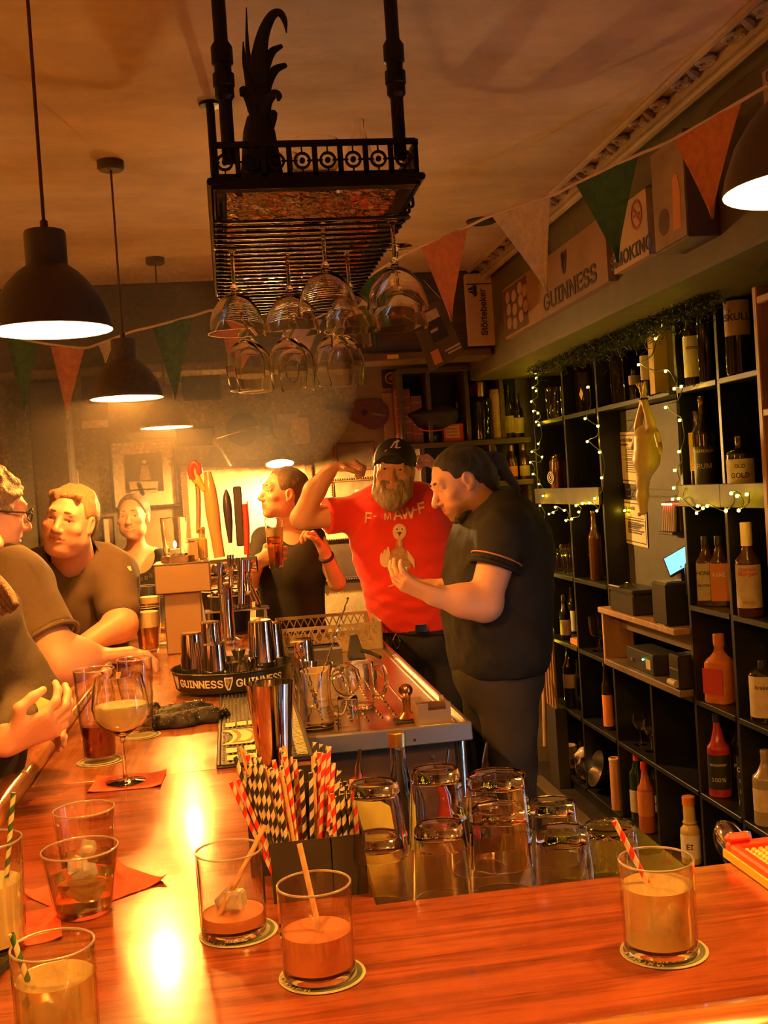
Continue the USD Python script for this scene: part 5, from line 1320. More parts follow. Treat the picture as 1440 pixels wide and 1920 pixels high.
# fourth row
bot(1062, 2, 'bottle with a pale label on the red box in the fourth row', h=.23, r=.028, glass=m_gdark, lab=m_lab_white, labz=(.1, .45), cap=m_chrome, x=1.70)
bot(1076, 2, 'second pale labelled bottle in the fourth row', h=.25, r=.028, glass=m_gdark, lab=m_lab_white, labz=(.05, .5), x=1.80)
q = shelf_pos(1086, Z[2], 1.70); single('red_box', box(q[0] - .03, q[0] + .05, q[1] - .06, q[1] + .05, Z[2] + .0005, Z[2] + .03, .002), m_lab_orange, 'flat orange red box at the edge of the fourth row', 'box')
q = shelf_pos(1124, Z[2], 1.72); t = thing('goblet', 'stemmed beer goblet in the fourth row', 'glass', q + (0, 0, .0006)); part('glass', GL['goblet'], m_glass, t, 45)
bot(1354, 2, 'square bottle of orange cream liqueur with an orange cap', h=.245, r=.052, glass=mat('orange_liqueur', (.72, .26, .07), .12, noise=(9, .6), alt=(.55, .14, .03), coat=.6, stretch=(1, 1, 4)), cap=m_cap_orange, caph=.04, square=True, lab=m_lab_red, labz=(.14, .52), neck=.018, sh=.60, nk=.74, x=1.72, face=-150)
bot(1386, 2, 'second bottle of orange cream liqueur half hidden behind the first', h=.245, r=.045, glass=mat('orange_liqueur', (.72, .26, .07)), cap=m_cap_orange, square=True, x=1.85, neck=.018, sh=.60, nk=.74)
bot(1436, 2, 'bottle with a large cream picture label at the right edge', h=.20, r=.048, glass=m_gdark, lab=m_lab_cream, labz=(.1, .78), sh=.8, nk=.9, cap=m_cap_black, txt=[('Kraken', .012, .6)], txtm=m_ink)
# fifth row
bot(1352, 1, 'bottle of red juice with a dark framed label in the fifth row', h=.30, r=.042, glass=mat('red_juice', (.42, .04, .05), .10, coat=.6), cap=m_cap_black, lab=m_lab_black, labz=(.10, .52), txt=[('CRANBERRY', .008, .40), ('100%', .014, .22)], txtm=m_lab_cream, sh=.58, nk=.80)
bot(1384, 1, 'dark bottle with a red cap in the fifth row', h=.29, r=.036, glass=m_gdark, cap=m_cap_red, lab=m_lab_black, labz=(.2, .5), txt=[('PORT', .012, .36)], txtm=m_inkw, x=1.80)
bot(1402, 1, 'black bottle with white lettering in the fifth row', h=.22, r=.030, glass=m_gdark, lab=m_lab_black, labz=(.1, .8), txt=[('CUBA', .016, .6), ('DARK', .012, .42), ('RUM', .014, .25)], txtm=m_inkw, x=1.74)
bot(1441, 1, 'pale bottle cut by the right edge in the fifth row', h=.25, r=.045, glass=mat('grey_bottle', (.30, .24, .16), .15, coat=.5), lab=m_lab_cream, labz=(.2, .5))
bot(1072, 1, 'tall bottle with a round emblem in the fifth row near the corner', h=.33, r=.036, glass=m_gdark, lab=m_lab_cream, labz=(.30, .52), x=1.70)
bot(1090, 1, 'slim clear bottle beside the round emblem bottle', h=.26, r=.028, glass=m_gclear, x=1.72)
bot(1143, 1, 'slender bottle with a gold foot label in the fifth row', h=.33, r=.026, glass=m_gdark, lab=m_lab_orange, labz=(.05, .5), cap=m_chrome, x=1.70)
for px, l_ in ((1201, 'left of two stemmed liqueur glasses in the fifth row'), (1221, 'right of two stemmed liqueur glasses in the fifth row')):
    q = shelf_pos(px, Z[1] + .0006, 1.72); t = thing('liqueur_glass', l_, 'glass', q); part('glass', glass_mesh([(0, 0), (.028, 0), (.029, .001), (.004, .006), (.0035, .06), (.02, .075), (.030, .10), (.026, .14)], [(.0248, .14), (.0288, .10), (.018, .077), (0, .066)], 32), m_glass, t); part('drink', lathe([(0, .067), (.0175, .078), (.0285, .0995), (0, .0995)], 28), gold, t)
# bottom row
m_mugc = mat('cream_mug', (.62, .48, .27), .35)
mug(1068, 0, 'plain cream mug on the bottom shelf', h=.12, r=.045, m=m_mugc, handle=1, x=1.70)
f = Field((-.07, -.07, -.01), (.07, .07, .20), .005); f.ball((0, 0, .06), (.05, .05, .06)); f.ball((.0, .0, .13), (.038, .04, .04), k=.02); f.ball((-.035, .0, .13), (.02, .018, .016), k=.01); f.cone((0, .03, .16), (0, .045, .18), .012, k=.01); f.cone((0, -.03, .16), (0, -.045, .18), .012, k=.01); f.half((0, 0, .001), (0, 0, -1))
q = shelf_pos(1098, Z[0], 1.70); t = thing('cow_figurine', 'black and white ceramic cow jug on the bottom shelf', 'figurine', q + (0, 0, .0006)); part('body', f.mesh(), mat('cow_patches', (.65, .52, .3), .3, noise=(14, 2.5), alt=(.03, .02, .02)), t, True)
q = shelf_pos(1134, Z[0], 1.72); t = thing('mixing_bowl', 'shiny steel bowl on its side on the bottom shelf', 'bowl', q + (0, 0, .0006)); bwl = lathe([(0, .0), (.03, .0), (.075, .04), (.09, .085), (.088, .085), (.073, .042), (.03, .003), (0, .003)], 36); bwl.apply_transform(rotm(-70, [0, 1, 0])); bwl.apply_translation((.04, 0, .09)); part('bowl', bwl, m_steel, t)
q = shelf_pos(1158, Z[0], 1.68); t = thing('paper_roll', 'tall orange cardboard tube on the bottom shelf', 'tube', q + (0, 0, .0006)); part('tube', lathe([(0, 0), (.026, 0), (.026, .24), (.022, .24), (.022, .01), (0, .01)], 24), mat('orange_card', (.55, .26, .10), .7), t); part('rim', lathe([(.0262, .225), (.028, .228), (.028, .238), (.0262, .24)], 24), m_mugc, t)
q = shelf_pos(1128, Z[0], 1.88); single('storage_tin', lathe([(0, 0), (.06, 0), (.06, .14), (.055, .145), (0, .145)], 28).apply_translation(q + (0, 0, .0006)), mat('grey_tin', (.25, .18, .10), .4, .5), 'grey storage tin behind the steel bowl', 'tin')
bot(1200, 0, 'dark wine bottle with a red capsule on the bottom shelf', h=.33, r=.038, glass=m_ggreen, cap=m_cap_red, caph=.07, lab=m_lab_cream, labz=(.12, .42), x=1.72)
bot(1215, 0, 'orange spirit bottle with a patterned label on the bottom shelf', h=.30, r=.036, glass=mat('orange_spirit', (.45, .12, .05), .12, coat=.5), cap=m_cap_red, lab=m_lab_orange, labz=(.25, .6), x=1.69)
bot(1234, 0, 'dark bottle with a slanted white label on the bottom shelf', h=.30, r=.036, glass=m_gdark, cap=m_cap_red, lab=m_lab_white, labz=(.15, .40), x=1.79, txt=[('CASA', .012, .28)], txtm=m_ink)
bot(1298, 0, 'pale yellow bottle with an orange cap and white label on the bottom shelf', h=.26, r=.040, glass=mat('advocaat', (.60, .45, .14), .15, coat=.4), cap=m_cap_orange, lab=m_lab_white, labz=(.10, .45), sh=.50, nk=.62, neck=.024, txt=[('EI', .02, .28)], txtm=m_ink)
bot(1312, 0, 'plain dark bottle behind the pale yellow one on the bottom shelf', h=.24, r=.034, glass=m_gdark, x=1.88)
unit_ = lambda v: np.asarray(v, float) / np.linalg.norm(v)
# in the pale cabinet
bottle(pos=(1.60, 2.86, 1.7806), h=.22, r=.045, glass=m_gclear, lab=m_lab_white, labz=(.3, .8), sh=.86, nk=.93, label='clear bottle with a pale label inside the pale shelf unit', liquid_=None, face=-100)

# ------------------------------------------------------------------ niche: notices, till and printer
def notice(px0, py0, px1, py1, title, sub, label, tilt):
    a = PX(px0, py0, 1.757); b = PX(px1, py1, 1.757); y0, y1, z0, z1 = b[1], a[1], b[2], a[2]; w, h = y1 - y0, z1 - z0
    t = thing('notice', label, 'notice', (1.757, (y0 + y1) / 2, z0))
    R = rotm(tilt, [1, 0, 0]); c = np.array([1.757, (y0 + y1) / 2, (z0 + z1) / 2])
    def pl(poly, off): m = place(ext(poly, .0008), c + (-off, 0, 0), (0, -math.cos(math.radians(tilt)), -math.sin(math.radians(tilt))), (0, -math.sin(math.radians(tilt)), math.cos(math.radians(tilt)))); return m
    part('sheet', pl(sg.box(-w / 2, -h / 2, w / 2, h / 2), .001), mat('notice_paper', (.74, .64, .40), .7), t, False, world=True)
    part('border', pl(sg.box(-w / 2 + .012, -h / 2 + .012, w / 2 - .012, h / 2 - .012).difference(sg.box(-w / 2 + .016, -h / 2 + .016, w / 2 - .016, h / 2 - .016)), .0018), m_ink, t, False, world=True)
    for s_, hh, yy in ((title, .015, h / 2 - .035), (sub, .010, h / 2 - .055)):
        tm = text(s_, hh, .0006, True); k = min(1, (w - .05) / (tm.bounds[1][0] - tm.bounds[0][0])); tm.apply_scale((k, 1, 1)); tm.apply_translation((0, yy, 0))
        part('lettering', place(tm, c + (-.0018, 0, 0), (0, -math.cos(math.radians(tilt)), -math.sin(math.radians(tilt))), (0, -math.sin(math.radians(tilt)), math.cos(math.radians(tilt)))), m_ink, t, False, world=True)
    ls = []
    for i, yy in enumerate((h / 2 - .085, -.01, -h / 2 + .085)):
        ls.append(sg.box(-w / 2 + .022, yy - .006, -w / 2 + .034, yy + .006)); ls.append(sg.box(-w / 2 + .04, yy - .003, -w * .08, yy + .003))
        for k in range(5): ls.append(sg.box(w * .04, yy + .006 - k * .010, w * .04 + (.5 - .07 * (k % 3)) * w * .78, yy + .009 - k * .010))
        if i: ls.append(sg.box(-w / 2 + .02, yy + .022, w / 2 - .02, yy + .0235))
    part('printed_lines', pl(unary_union(ls), .0018), m_ink, t, False, world=True)


notice(1134, 816, 1212, 905, 'Verhalten bei Unfällen', 'Ruhe bewahren', 'upper printed notice pinned in the niche behind the rubber chicken', 2.5)
notice(1139, 936, 1216, 1023, 'Verhalten im Brandfall', 'Ruhe bewahren', 'lower printed notice in the niche, lit by a fairy light', 2.5)
DZ = 1.0305
q = PX(1192, 1130, 1.68)
t = thing('cash_box', 'dark grey metal cash box on the till desk', 'cash box', (1.68, q[1], DZ)); m_cash = mat('cash_grey', (.05, .05, .045), .35, .4)
part('body', box(1.612, 1.745, q[1] - .15, q[1] + .13, DZ, DZ + .085, .006), m_cash, t, world=True); part('lid', box(1.610, 1.747, q[1] - .152, q[1] + .132, DZ + .086, DZ + .105, .006), m_cash, t, world=True); part('handle', tube(spline([(1.66, q[1] - .05, DZ + .105), (1.655, q[1] - .04, DZ + .12), (1.655, q[1] + .04, DZ + .12), (1.66, q[1] + .05, DZ + .105)], 4), .005, 6), m_chrome, t, world=True); part('edge', box(1.610, 1.616, q[1] + .0, q[1] + .13, DZ + .107, DZ + .112), m_lab_cream, t, world=True)
q = PX(1262, 1140, 1.66)
t = thing('receipt_printer', 'black receipt printer on the till desk', 'printer', (1.66, q[1], DZ)); part('body', box(1.605, 1.74, q[1] - .075, q[1] + .075, DZ, DZ + .165, .008), mat('printer_black', (.015, .015, .016), .35), t, world=True); part('slot', box(1.62, 1.73, q[1] - .05, q[1] + .05, DZ + .165, DZ + .168), m_chrome, t, world=True); part('paper', box(1.606, 1.612, q[1] - .04, q[1] + .03, DZ + .001, DZ + .003), m_lab_cream, t, world=True)
q = PX(1277, 1078, 1.72)
t = thing('till_screen', 'tilted till touchscreen glowing pale blue', 'screen', (1.70, q[1], DZ + .168))
c0 = np.array([1.70, q[1] - .03, DZ + .24]); nrm = np.array([-.75, -.55, .35])
xd = unit_(np.cross([0, 0, 1], nrm)); yd = unit_(np.cross(nrm, xd)); xd, yd = xd * .87 + yd * .5, yd * .87 - xd * .5
part('housing', place(box(-.058, .058, -.044, .044, -.012, 0, .003), c0, xd, yd), mat('printer_black', (.015, .015, .016)), t, world=True); part('display', place(box(-.052, .052, -.038, .038, .0002, .001), c0, xd, yd), glow('screen_glow', (.22, .55, .85), .40), t, world=True, label='glowing pale blue display'); part('stand', box(1.70, 1.73, q[1] - .05, q[1] - .01, DZ + .16, DZ + .22), mat('printer_black', (.015, .015, .016)), t, world=True)
for px, l_ in ((1222, 'left'), (1240, 'right')):
    q = PX(px, 1080, 1.735); t = thing('shot_glass', f'small clear shot glass behind the cash box, {l_} one', 'glass', (1.728, q[1], DZ + .112 if px < 1230 else DZ + .0005)); 
    if px < 1230: stage.RemovePrim(t); USED.discard(t); continue
    part('glass', tumbler(.06, .02, .024, .008), m_glass, t)
q = PX(1210, 1245, 1.64)
t = thing('amplifier', 'dark audio amplifier with a green light under the till desk', 'amplifier', (1.69, q[1], .8005)); part('body', box(1.635, 1.75, q[1] - .10, q[1] + .20, .8005, .885, .004), mat('amp_black', (.03, .027, .025), .45), t, world=True); part('green_light', move(trimesh.creation.icosphere(1, .004), (1.633, PX(1205, 1228, 1.634)[1], .853)), glow('green_led', (.05, 1, .25), 6.0), t, True, world=True); part('knob', lathe([(0, 0), (.009, 0), (.008, .01), (0, .01)], 14).apply_transform(rotm(-90, [0, 1, 0])).apply_translation((1.635, q[1] + .12, .84)), m_chrome, t, world=True); part('socket_panel', box(1.634, 1.635, q[1] - .07, q[1] - .02, .82, .86), m_lab_cream, t, world=True)
q = PX(1262, 1232, 1.62)
t = thing('card_printer', 'black boxy printer beside the amplifier under the till desk', 'printer', (1.68, q[1], .8005)); part('body', box(1.612, 1.745, 3.93, q[1] + .03, .8005, .928, .006), mat('printer_black', (.015, .015, .016)), t, world=True); part('trim_line', box(1.610, 1.612, 3.935, q[1] + .02, .872, .876), m_chrome, t, world=True); part('paper_roll', tube([(1.606, 3.94, .822), (1.606, q[1] + .01, .822)], .014, 12), m_lab_cream, t, world=True)
# stirrer dispenser with a red light
q = PX(1254, 970, 1.72)
t = thing('stirrer_rack', 'small hanging rack of pale stirrer tubes under a red light strip', 'rack', (1.72, q[1], q[2] - .06))
for k in range(6): part('tube', tube([(1.715, q[1] - .06 + k * .022, q[2] - .055), (1.725, q[1] - .055 + k * .020, q[2] + .045)], .0085, 8), mat('grey_tube', (.38, .28, .18), .5), t, world=True)
part('tray', box(1.70, 1.757, q[1] - .075, q[1] + .07, q[2] - .068, q[2] - .056, .002), m_fdark, t, world=True); part('back', box(1.735, 1.757, q[1] - .075, q[1] + .07, q[2] - .056, q[2] + .06, .002), m_fdark, t, world=True)
for k in range(5): part('red_light', move(trimesh.creation.icosphere(1, .005), (1.712, q[1] - .05 + k * .022, q[2] + .052)), glow('red_led', (1, .06, .03), 5.0), t, True, world=True)
# rubber chicken hanging by its feet
q = PX(1212, 850, 1.585); H0 = lambda px, py, d=0: PX(px, py, 1.585 + d)
f = Field(q - (.12, .14, .36), q + (.12, .14, .30), .005)
k_ = [H0(1207, 752), H0(1196, 800), H0(1222, 800), H0(1213, 820), H0(1212, 862), H0(1205, 905), H0(1205, 930), H0(1206, 958)]
f.cone(k_[0] + (0, .006, 0), k_[1], .013, .017, k=.01); f.cone(k_[0] - (0, .006, 0), k_[2], .013, .017, k=.01)
f.cone(k_[3], k_[4], .050, .047, k=.03); f.cone(k_[4], k_[5], .044, .022, k=.03); f.cone(k_[5], k_[6], .021, .022, k=.02); f.cone(k_[6], k_[7], .024, .016, k=.015); f.cone(k_[7], k_[7] + (-.02, 0, -.012), .008, .003, k=.008)
f.cone(H0(1196, 812), H0(1186, 840), .012, .010, k=.02); f.cone(H0(1232, 815), H0(1240, 850), .012, .010, k=.02)
for s_ in (-1, 1):
    b_ = H0(1207 + s_ * 3, 748); f.cone(H0(1207, 752), b_ + (0, 0, .03), .010, .008, k=.01)
    for e in (-1, 0, 1): f.cone(b_ + (0, 0, .03), b_ + (-.01 * abs(e), -s_ * .012 + e * .014, .062), .006, .004, k=.006)
t = thing('rubber_chicken', 'yellow rubber chicken hung upside down by its feet in front of the niche', 'rubber chicken', q + (0, 0, -.25)); part('body', f.mesh(), mat('rubber_yellow', (.62, .47, .15), .4, sss=.1), t, True, world=True)
part('tie', tube([H0(1207, 748) + (.014 * math.cos(a), .016 * math.sin(a), 0) for a in np.linspace(0, 6.28, 14)], .004, 6), m_ink, t, world=True); part('hook', tube([H0(1207, 748) + (.02, 0, .01), (1.655, H0(1207, 748)[1], H0(1207, 748)[2] + .02)], .003, 6), m_chrome, t, world=True)
part('beak', move(trimesh.creation.icosphere(1, .008), k_[7] + (-.016, 0, -.012)), m_cap_orange, t, True, world=True)

# broom and board in the corner
single('broom_handle', tube([PX(1022, 1400, 1.50), PX(1016, 1158, 1.60)], .011, 10), m_pine, 'wooden broom handle leaning in the corner by the fairy lights', 'broom')
a = PX(1034, 1335, 1.64); t = thing('folded_crate', 'tall pale folded crate leaning at the corner of the shelves', 'crate', (1.64, a[1], a[2])); part('panel', box(1.60, 1.615, 5.56, 5.74, .42, .92, .003), m_pine, t, world=True); part('rib', [box(1.592, 1.60, 5.57 + .05 * k, 5.58 + .05 * k, .43, .91) for k in range(4)], m_pine, t, world=True); part('foot', box(1.60, 1.66, 5.57, 5.73, 0, .42), m_ink, t, world=True)

# ------------------------------------------------------------------ fairy lights and fir garland
m_wire = mat('light_wire', (.05, .06, .02), .5); m_fb = glow('fairy_bulb', FAIRY, FAIRY_POWER)


def lights(pts, label, r=.0066):
    q = [p for p in pts]; t = thing('fairy_light_string', label, 'fairy lights', q[0], group=None)
    mid = []
    for a, b in zip(q[:-1], q[1:]): mid += [a, (a + b) / 2 + (0.012, 0, -.02 * min(1, np.linalg.norm(b - a) / .2))]
    part('wire', tube(spline(np.array(mid + [q[-1]]) + (.008, 0, .006), 3), .0022, 5), m_wire, t, world=True)
    for p in q: part('bulb', move(trimesh.creation.icosphere(0, r), p), m_fb, t, True, world=True)


def sx(l, x=1.63): return [PX(a, b, x) for a, b in l]


lights(sx([(1023, 662), (1010, 676), (1004, 700), (1005, 709), (999, 727), (1005, 733), (996, 753), (1000, 771), (1008, 775), (1005, 791), (1010, 797), (1009, 832), (997, 847), (1016, 857), (994, 867), (999, 889), (1010, 908), (1018, 930), (1012, 948), (1018, 975), (1016, 1000), (1025, 1024), (1010, 1031), (1026, 1045), (1037, 1046), (1012, 1080), (1023, 1113), (1032, 1135), (1014, 1160), (1035, 1181), (1026, 1204), (1032, 1226), (1028, 1250), (1028, 1284), (1030, 1313), (1031, 1329)], 1.63), 'fairy lights hanging down the far end of the black shelves')
lights(sx([(1023, 661), (1062, 647), (1075, 643), (1107, 647), (1106, 636), (1098, 596), (1119, 598), (1151, 621), (1157, 617), (1205, 590), (1213, 582), (1212, 549), (1244, 540), (1247, 534), (1299, 557), (1324, 553), (1352, 541), (1362, 533), (1375, 520), (1381, 513), (1384, 525), (1415, 500)], 1.56), 'fairy lights woven through the fir garland along the top of the shelves')
lights(sx([(1241, 609), (1229, 635), (1197, 684), (1248, 696), (1264, 729), (1277, 725), (1248, 764), (1274, 788), (1273, 847), (1265, 882), (1263, 915), (1261, 936), (1272, 935), (1306, 962), (1308, 949), (1318, 953), (1326, 949), (1361, 958), (1371, 925), (1382, 930), (1385, 957), (1400, 927)], 1.61), 'fairy lights running down beside the rubber chicken to the right-hand shelf')
lights(sx([(1102, 726), (1097, 785), (1121, 799), (1101, 828), (1124, 848), (1128, 896), (1115, 935), (1119, 958), (1105, 943), (1092, 944), (1080, 948), (1085, 960), (1072, 973), (1061, 976), (1058, 957), (1041, 951), (1037, 961), (1029, 964)], 1.63), 'fairy lights along the left shelf edge beside the notices')
q = PX(1154, 961, 1.74); lights([q, q + (0, -.12, .01)], 'single stray fairy light over the lower notice')
# garland
gp = [PX(a, b, 1.55) for a, b in ((1000, 672), (1040, 650), (1090, 640), (1140, 618), (1190, 596), (1240, 566), (1290, 548), (1330, 536))]; gs = spline(gp, 14)
t = thing('fir_garland', 'dark artificial fir garland along the top of the black shelves', 'garland', gp[3]); part('branch', tube(gs, .005, 6), mat('garland_stem', (.03, .03, .012), .8), t, world=True)
r_ = np.random.default_rng(5); N = 15000; i = r_.integers(0, len(gs), N); fall = np.clip(1 - np.abs(i / len(gs) - .35), .3, 1)
dirn = r_.normal(size=(N, 3)); dirn /= np.linalg.norm(dirn, axis=1, keepdims=True); c = gs[i] + r_.normal(size=(N, 3)) * (.022, .03, .036) - (0, 0, .015); L = r_.uniform(.03, .06, N)[:, None] * fall[:, None]
sd = np.cross(dirn, r_.normal(size=(N, 3))); sd /= np.linalg.norm(sd, axis=1, keepdims=True); w = .0022
v = np.stack([c - sd * w, c + sd * w, c + dirn * L], 1).reshape(-1, 3); part('needles', trimesh.Trimesh(v, np.arange(3 * N).reshape(-1, 3), process=False), mat('fir_green', (.035, .06, .018), .6), t, False, world=True, kind='stuff')

# ================================================================== things on the back wall shelf
def backpos(px, z, y): 
    py = 780.
    for _ in range(6): q = PY(px, py, y); q = np.array([q[0], y, z]); py = proj(q)[1]
    return q


def bb_(px, z, label, y=5.98, **k): return bottle(pos=backpos(px, z + .0006, y), label=label, face=-97, **k)


LA, LB = 1.85, 1.62
for px, h_, w_, m_, l_ in ((759, .30, .040, m_lab_red, 'tall brown red spirit carton at the left of the back shelf'), (783, .26, .030, mat('carton_brown', (.26, .10, .05), .6), 'narrower brown carton beside the tall one on the back shelf')):
    q = backpos(px, LA + .0006, 5.97); t = thing('spirit_carton', l_, 'carton', q); part('box', box(-w_, w_, -.04, .04, 0, h_, .002), mat('carton_red', (.30, .09, .05), .6) if px < 770 else m_, t); part('stripe', [box(-w_ - .0004, w_ + .0004, -.0412, -.0402, h_ * k, h_ * k + .003) for k in (.2, .4, .5, .65, .85)], m_lab_cream, t)
q = backpos(820, LA + .0006, 5.95); t = thing('black_hat', 'wide black felt hat lying on the back shelf', 'hat', q + (0, 0, .135)); f = Field((-.16, -.10, -.10), (.16, .10, .12), .007); f.ball((0, 0, 0), (.13, .08, .075)); f.ball((-.02, 0, .02), (.145, .085, .025), k=.03); f.rough(20, .004, 2); part('felt', f.mesh(), m_ink, t, True); part('brim_edge', tube([(-.03 + .08 * math.cos(a), -.083, -.055 + .018 * math.sin(a)) for a in np.linspace(3.3, 6.1, 10)], .004, 6), m_lab_red, t); part('peg', tube([(0, .02, .0), (0, .17, .02)], .006, 6), m_ink, t)
q = backpos(850, LA + .0006, 5.93); t = thing('small_box', 'cream and brown printed box on the back shelf', 'box', q); part('box', box(-.055, .055, -.03, .03, 0, .095, .002), m_lab_red, t); part('face_print', box(-.045, .03, -.0312, -.0302, .02, .085), m_lab_cream, t); part('print_lines', [box(-.04, .02, -.032, -.0312, .03 + .018 * k, .036 + .018 * k) for k in range(3)], m_lab_red, t)
bb_(816, LA, 'small dark bottle with a black label on the back shelf', h=.16, r=.03, glass=m_gdark, lab=m_lab_black, labz=(.05, .3), txt=[('E', .02, .15)], txtm=m_inkw)
f = Field((-.07, -.06, -.01), (.07, .06, .19), .006); f.cone((0, 0, .03), (0, 0, .10), .045, .035); f.ball((0, 0, .15), (.03, .03, .032), k=.02); f.half((0, 0, .001), (0, 0, -1))
q = backpos(876, LA + .0006, 5.99); t = thing('statuette', 'greenish brown statuette on the back shelf', 'statuette', q); part('figure', f.mesh(), mat('statuette', (.24, .18, .08), .5, noise=(20, .7)), t, True); part('base', lathe([(0, 0), (.05, 0), (.05, .012), (0, .012)], 20), m_ink, t)
bb_(906, LA, 'large black bottle with a gold neck band on the back shelf', h=.31, r=.065, glass=m_gdark, cap=m_cap_gold, caph=.09, neck=.022, sh=.66, nk=.74, y=5.95)
bb_(936, LA, 'bottle wrapped in a cream label with dark writing on the back shelf', h=.27, r=.040, glass=m_lab_cream, sh=.9, nk=.96, neck=.036, txt=[('IRISH', .022, .62), ('BEER', .02, .3)], txtm=m_ink, y=5.93)
bb_(957, LA, 'dark bottle with a small cream label on the back shelf', h=.29, r=.032, glass=m_gdark, lab=m_lab_cream, labz=(.1, .42), cap=m_cap_black, y=5.95)
bb_(973, LA, 'rightmost dark bottle with a cream label on the back shelf', h=.24, r=.032, glass=m_gdark, lab=m_lab_cream, labz=(.1, .45), cap=m_cap_black, y=5.94)
q = backpos(900, LA + .20, 6.08); t = thing('red_sign', 'red round sign with pale letters at the back of the shelf', 'sign', q); part('disc', lathe([(0, 0), (.055, 0), (.055, .008), (0, .008)], 28).apply_transform(rotm(90, [1, 0, 0])).apply_translation((0, 0, .08)), m_lab_red, t); tm = text('ROX', .035, .002, True); part('lettering', place(tm, (0, -.0095, .155), (1, 0, 0), (0, 0, 1)), m_lab_cream, t, False); part('stand', box(-.01, .01, 0, .012, -.20, .03), m_ink, t)
for px, l_ in ((772, 'far left'), (790, 'second'), (862, 'right')): bb_(px, LA, f'dark bottle standing at the back of the upper shelf, {l_} one', h=.34 if px < 860 else .36, r=.032, glass=m_gdark, y=6.07)
for k, px in enumerate((930, 962, 985)): bb_(px, LB, f'amber glinting bottle on the middle back shelf, {["left", "centre", "right"][k]} one', h=.19, r=.03, glass=m_gbrown, lab=m_lab_cream if k != 1 else m_lab_orange, labz=(.1, .4), cap=m_cap_gold)
q = backpos(905, LB + .0006, 5.98); t = thing('glass_jar', 'large round clear glass jar on the middle back shelf', 'jar', q); part('glass', lathe([(0, 0), (.06, 0), (.085, .03), (.09, .08), (.07, .13), (.06, .15), (.058, .15), (.068, .129), (.087, .08), (.082, .032), (.058, .004), (0, .004)], 36), m_glass, t); part('lid', lathe([(0, .151), (.062, .151), (.06, .165), (.02, .17), (0, .175)], 28), m_glass, t)
for k, px in enumerate((960, 985)):
    bb_(px, 1.22, f'bottle on the lowest back shelf, {["left", "right"][k]} one', h=.24, r=.034, glass=m_gbrown, lab=m_lab_cream, labz=(.1, .4))
# ================================================================== draught tower, taps and things on the side bar
m_tower = mat('tower_metal', (.36, .24, .12), .45, .55, bump=(30, .0002))
q = PZ(352, 1226, BAR); TX, TY = q[0], q[1] + .06
tw = thing('draught_tower', 'square metal draught tower with a wide head, standing on the side bar', 'beer tower', (TX, TY, BAR + .0005))
part('column', box(TX - .070, TX + .058, TY - .05, TY + .05, BAR + .0005, 1.312, .004), m_tower, tw, world=True); a, b = P(288, 1058, 3.78), P(396, 1117, 3.78)
HX0, HX1 = a[0], b[0]; HZ0, HZ1 = 1.313, 1.412
part('head', box(HX0, HX1, TY - .08, TY + .11, HZ0, HZ1, .003), m_tower, tw, world=True); part('top_plate', box(HX0 - .003, HX1 + .003, TY - .083, TY + .113, HZ1, HZ1 + .004, .001), m_steel, tw, world=True)
HZ = HZ1 + .0045
q = P(340, 1052, 3.80); t = thing('star_coaster', 'star shaped dark wooden coaster on the draught tower', 'coaster', (q[0] - .01, TY + .01, HZ)); pts = [(.058 * (1 if k % 2 == 0 else .72) * math.cos(k * math.pi / 6), .058 * (1 if k % 2 == 0 else .72) * math.sin(k * math.pi / 6)) for k in range(12)]; part('wood', ext(sg.Polygon(pts).buffer(.006), .02), mat('star_wood', (.16, .08, .04), .5, noise=(20, .4)), t)
cx, cy = q[0] - .022, TY + .01
t = thing('candle_glass', 'tall clear glass with a burning tea light on the star coaster', 'candle', (cx, cy, HZ + .0205)); part('glass', tumbler(.135, .040, .046, .008), m_glass, t, 45); part('wax', lathe([(0, .009), (.018, .009), (.018, .024), (0, .023)], 24), m_lab_cream, t); fl = trimesh.creation.icosphere(1, .006); fl.apply_scale((1, 1, 2.2)); fl.apply_translation((0, 0, .040)); part('flame', fl, glow('flame', (1, .48, .10), 160.0), t, True)
t = thing('wooden_block', 'small wooden block beside the candle glass', 'block', (HX1 - .06, TY + .02, HZ)); part('block', cbox((0, 0, .033), (.035, .05, .065), .003, rz=20), m_pine, t); part('lid', cbox((0, 0, .072), (.042, .056, .010), .003, rz=20), m_pine, t)
bottle(pos=(HX1 - .022, TY + .075, HZ), h=.11, r=.017, glass=mat('amber_small', (.5, .3, .06), .1, coat=.5), cap=m_cap_gold, label='small amber bottle at the corner of the draught tower', neck=.010, caph=.02)
# chrome tap cluster behind the tower
bx, by = P(440, 1130, 4.05)[0], P(440, 1130, 4.05)[1]
tp = thing('beer_tap_bank', 'chrome bank of beer taps with tall handles beside the draught tower', 'beer tap', (bx, by, BAR + .0005))
part('stem', lathe([(0, 0), (.05, 0), (.05, .012), (.026, .02), (.024, .22), (.03, .235), (.03, .25), (0, .25)], 28).apply_translation((bx - .03, by, BAR + .0005)), m_chrome, tp, world=True)
part('manifold', [tube([P(392, 1066, 4.05), P(482, 1058, 4.05)], .030, 20), tube([P(396, 1090, 4.03), P(470, 1084, 4.03)], .020, 16)], m_chrome, tp, world=True)
hd = lambda pts, rr, m, nm, sides=14, d=3.98, flat=1: part(nm, tube(spline([P(x, y, d) for x, y in pts], 5), np.interp(np.linspace(0, 1, 5 * (len(pts) - 1) + 1), np.linspace(0, 1, len(rr)), rr), sides), m, tp, 50, world=True)
hd([(412, 1045), (403, 990), (395, 930), (390, 885)], [.020, .021, .026, .023, .012], mat('tap_wood', (.60, .27, .08), .35), 'tap_handle')
hd([(432, 1018), (428, 970), (425, 935), (424, 918)], [.007, .014, .017, .012, .003], m_fdark, 'tap_handle')
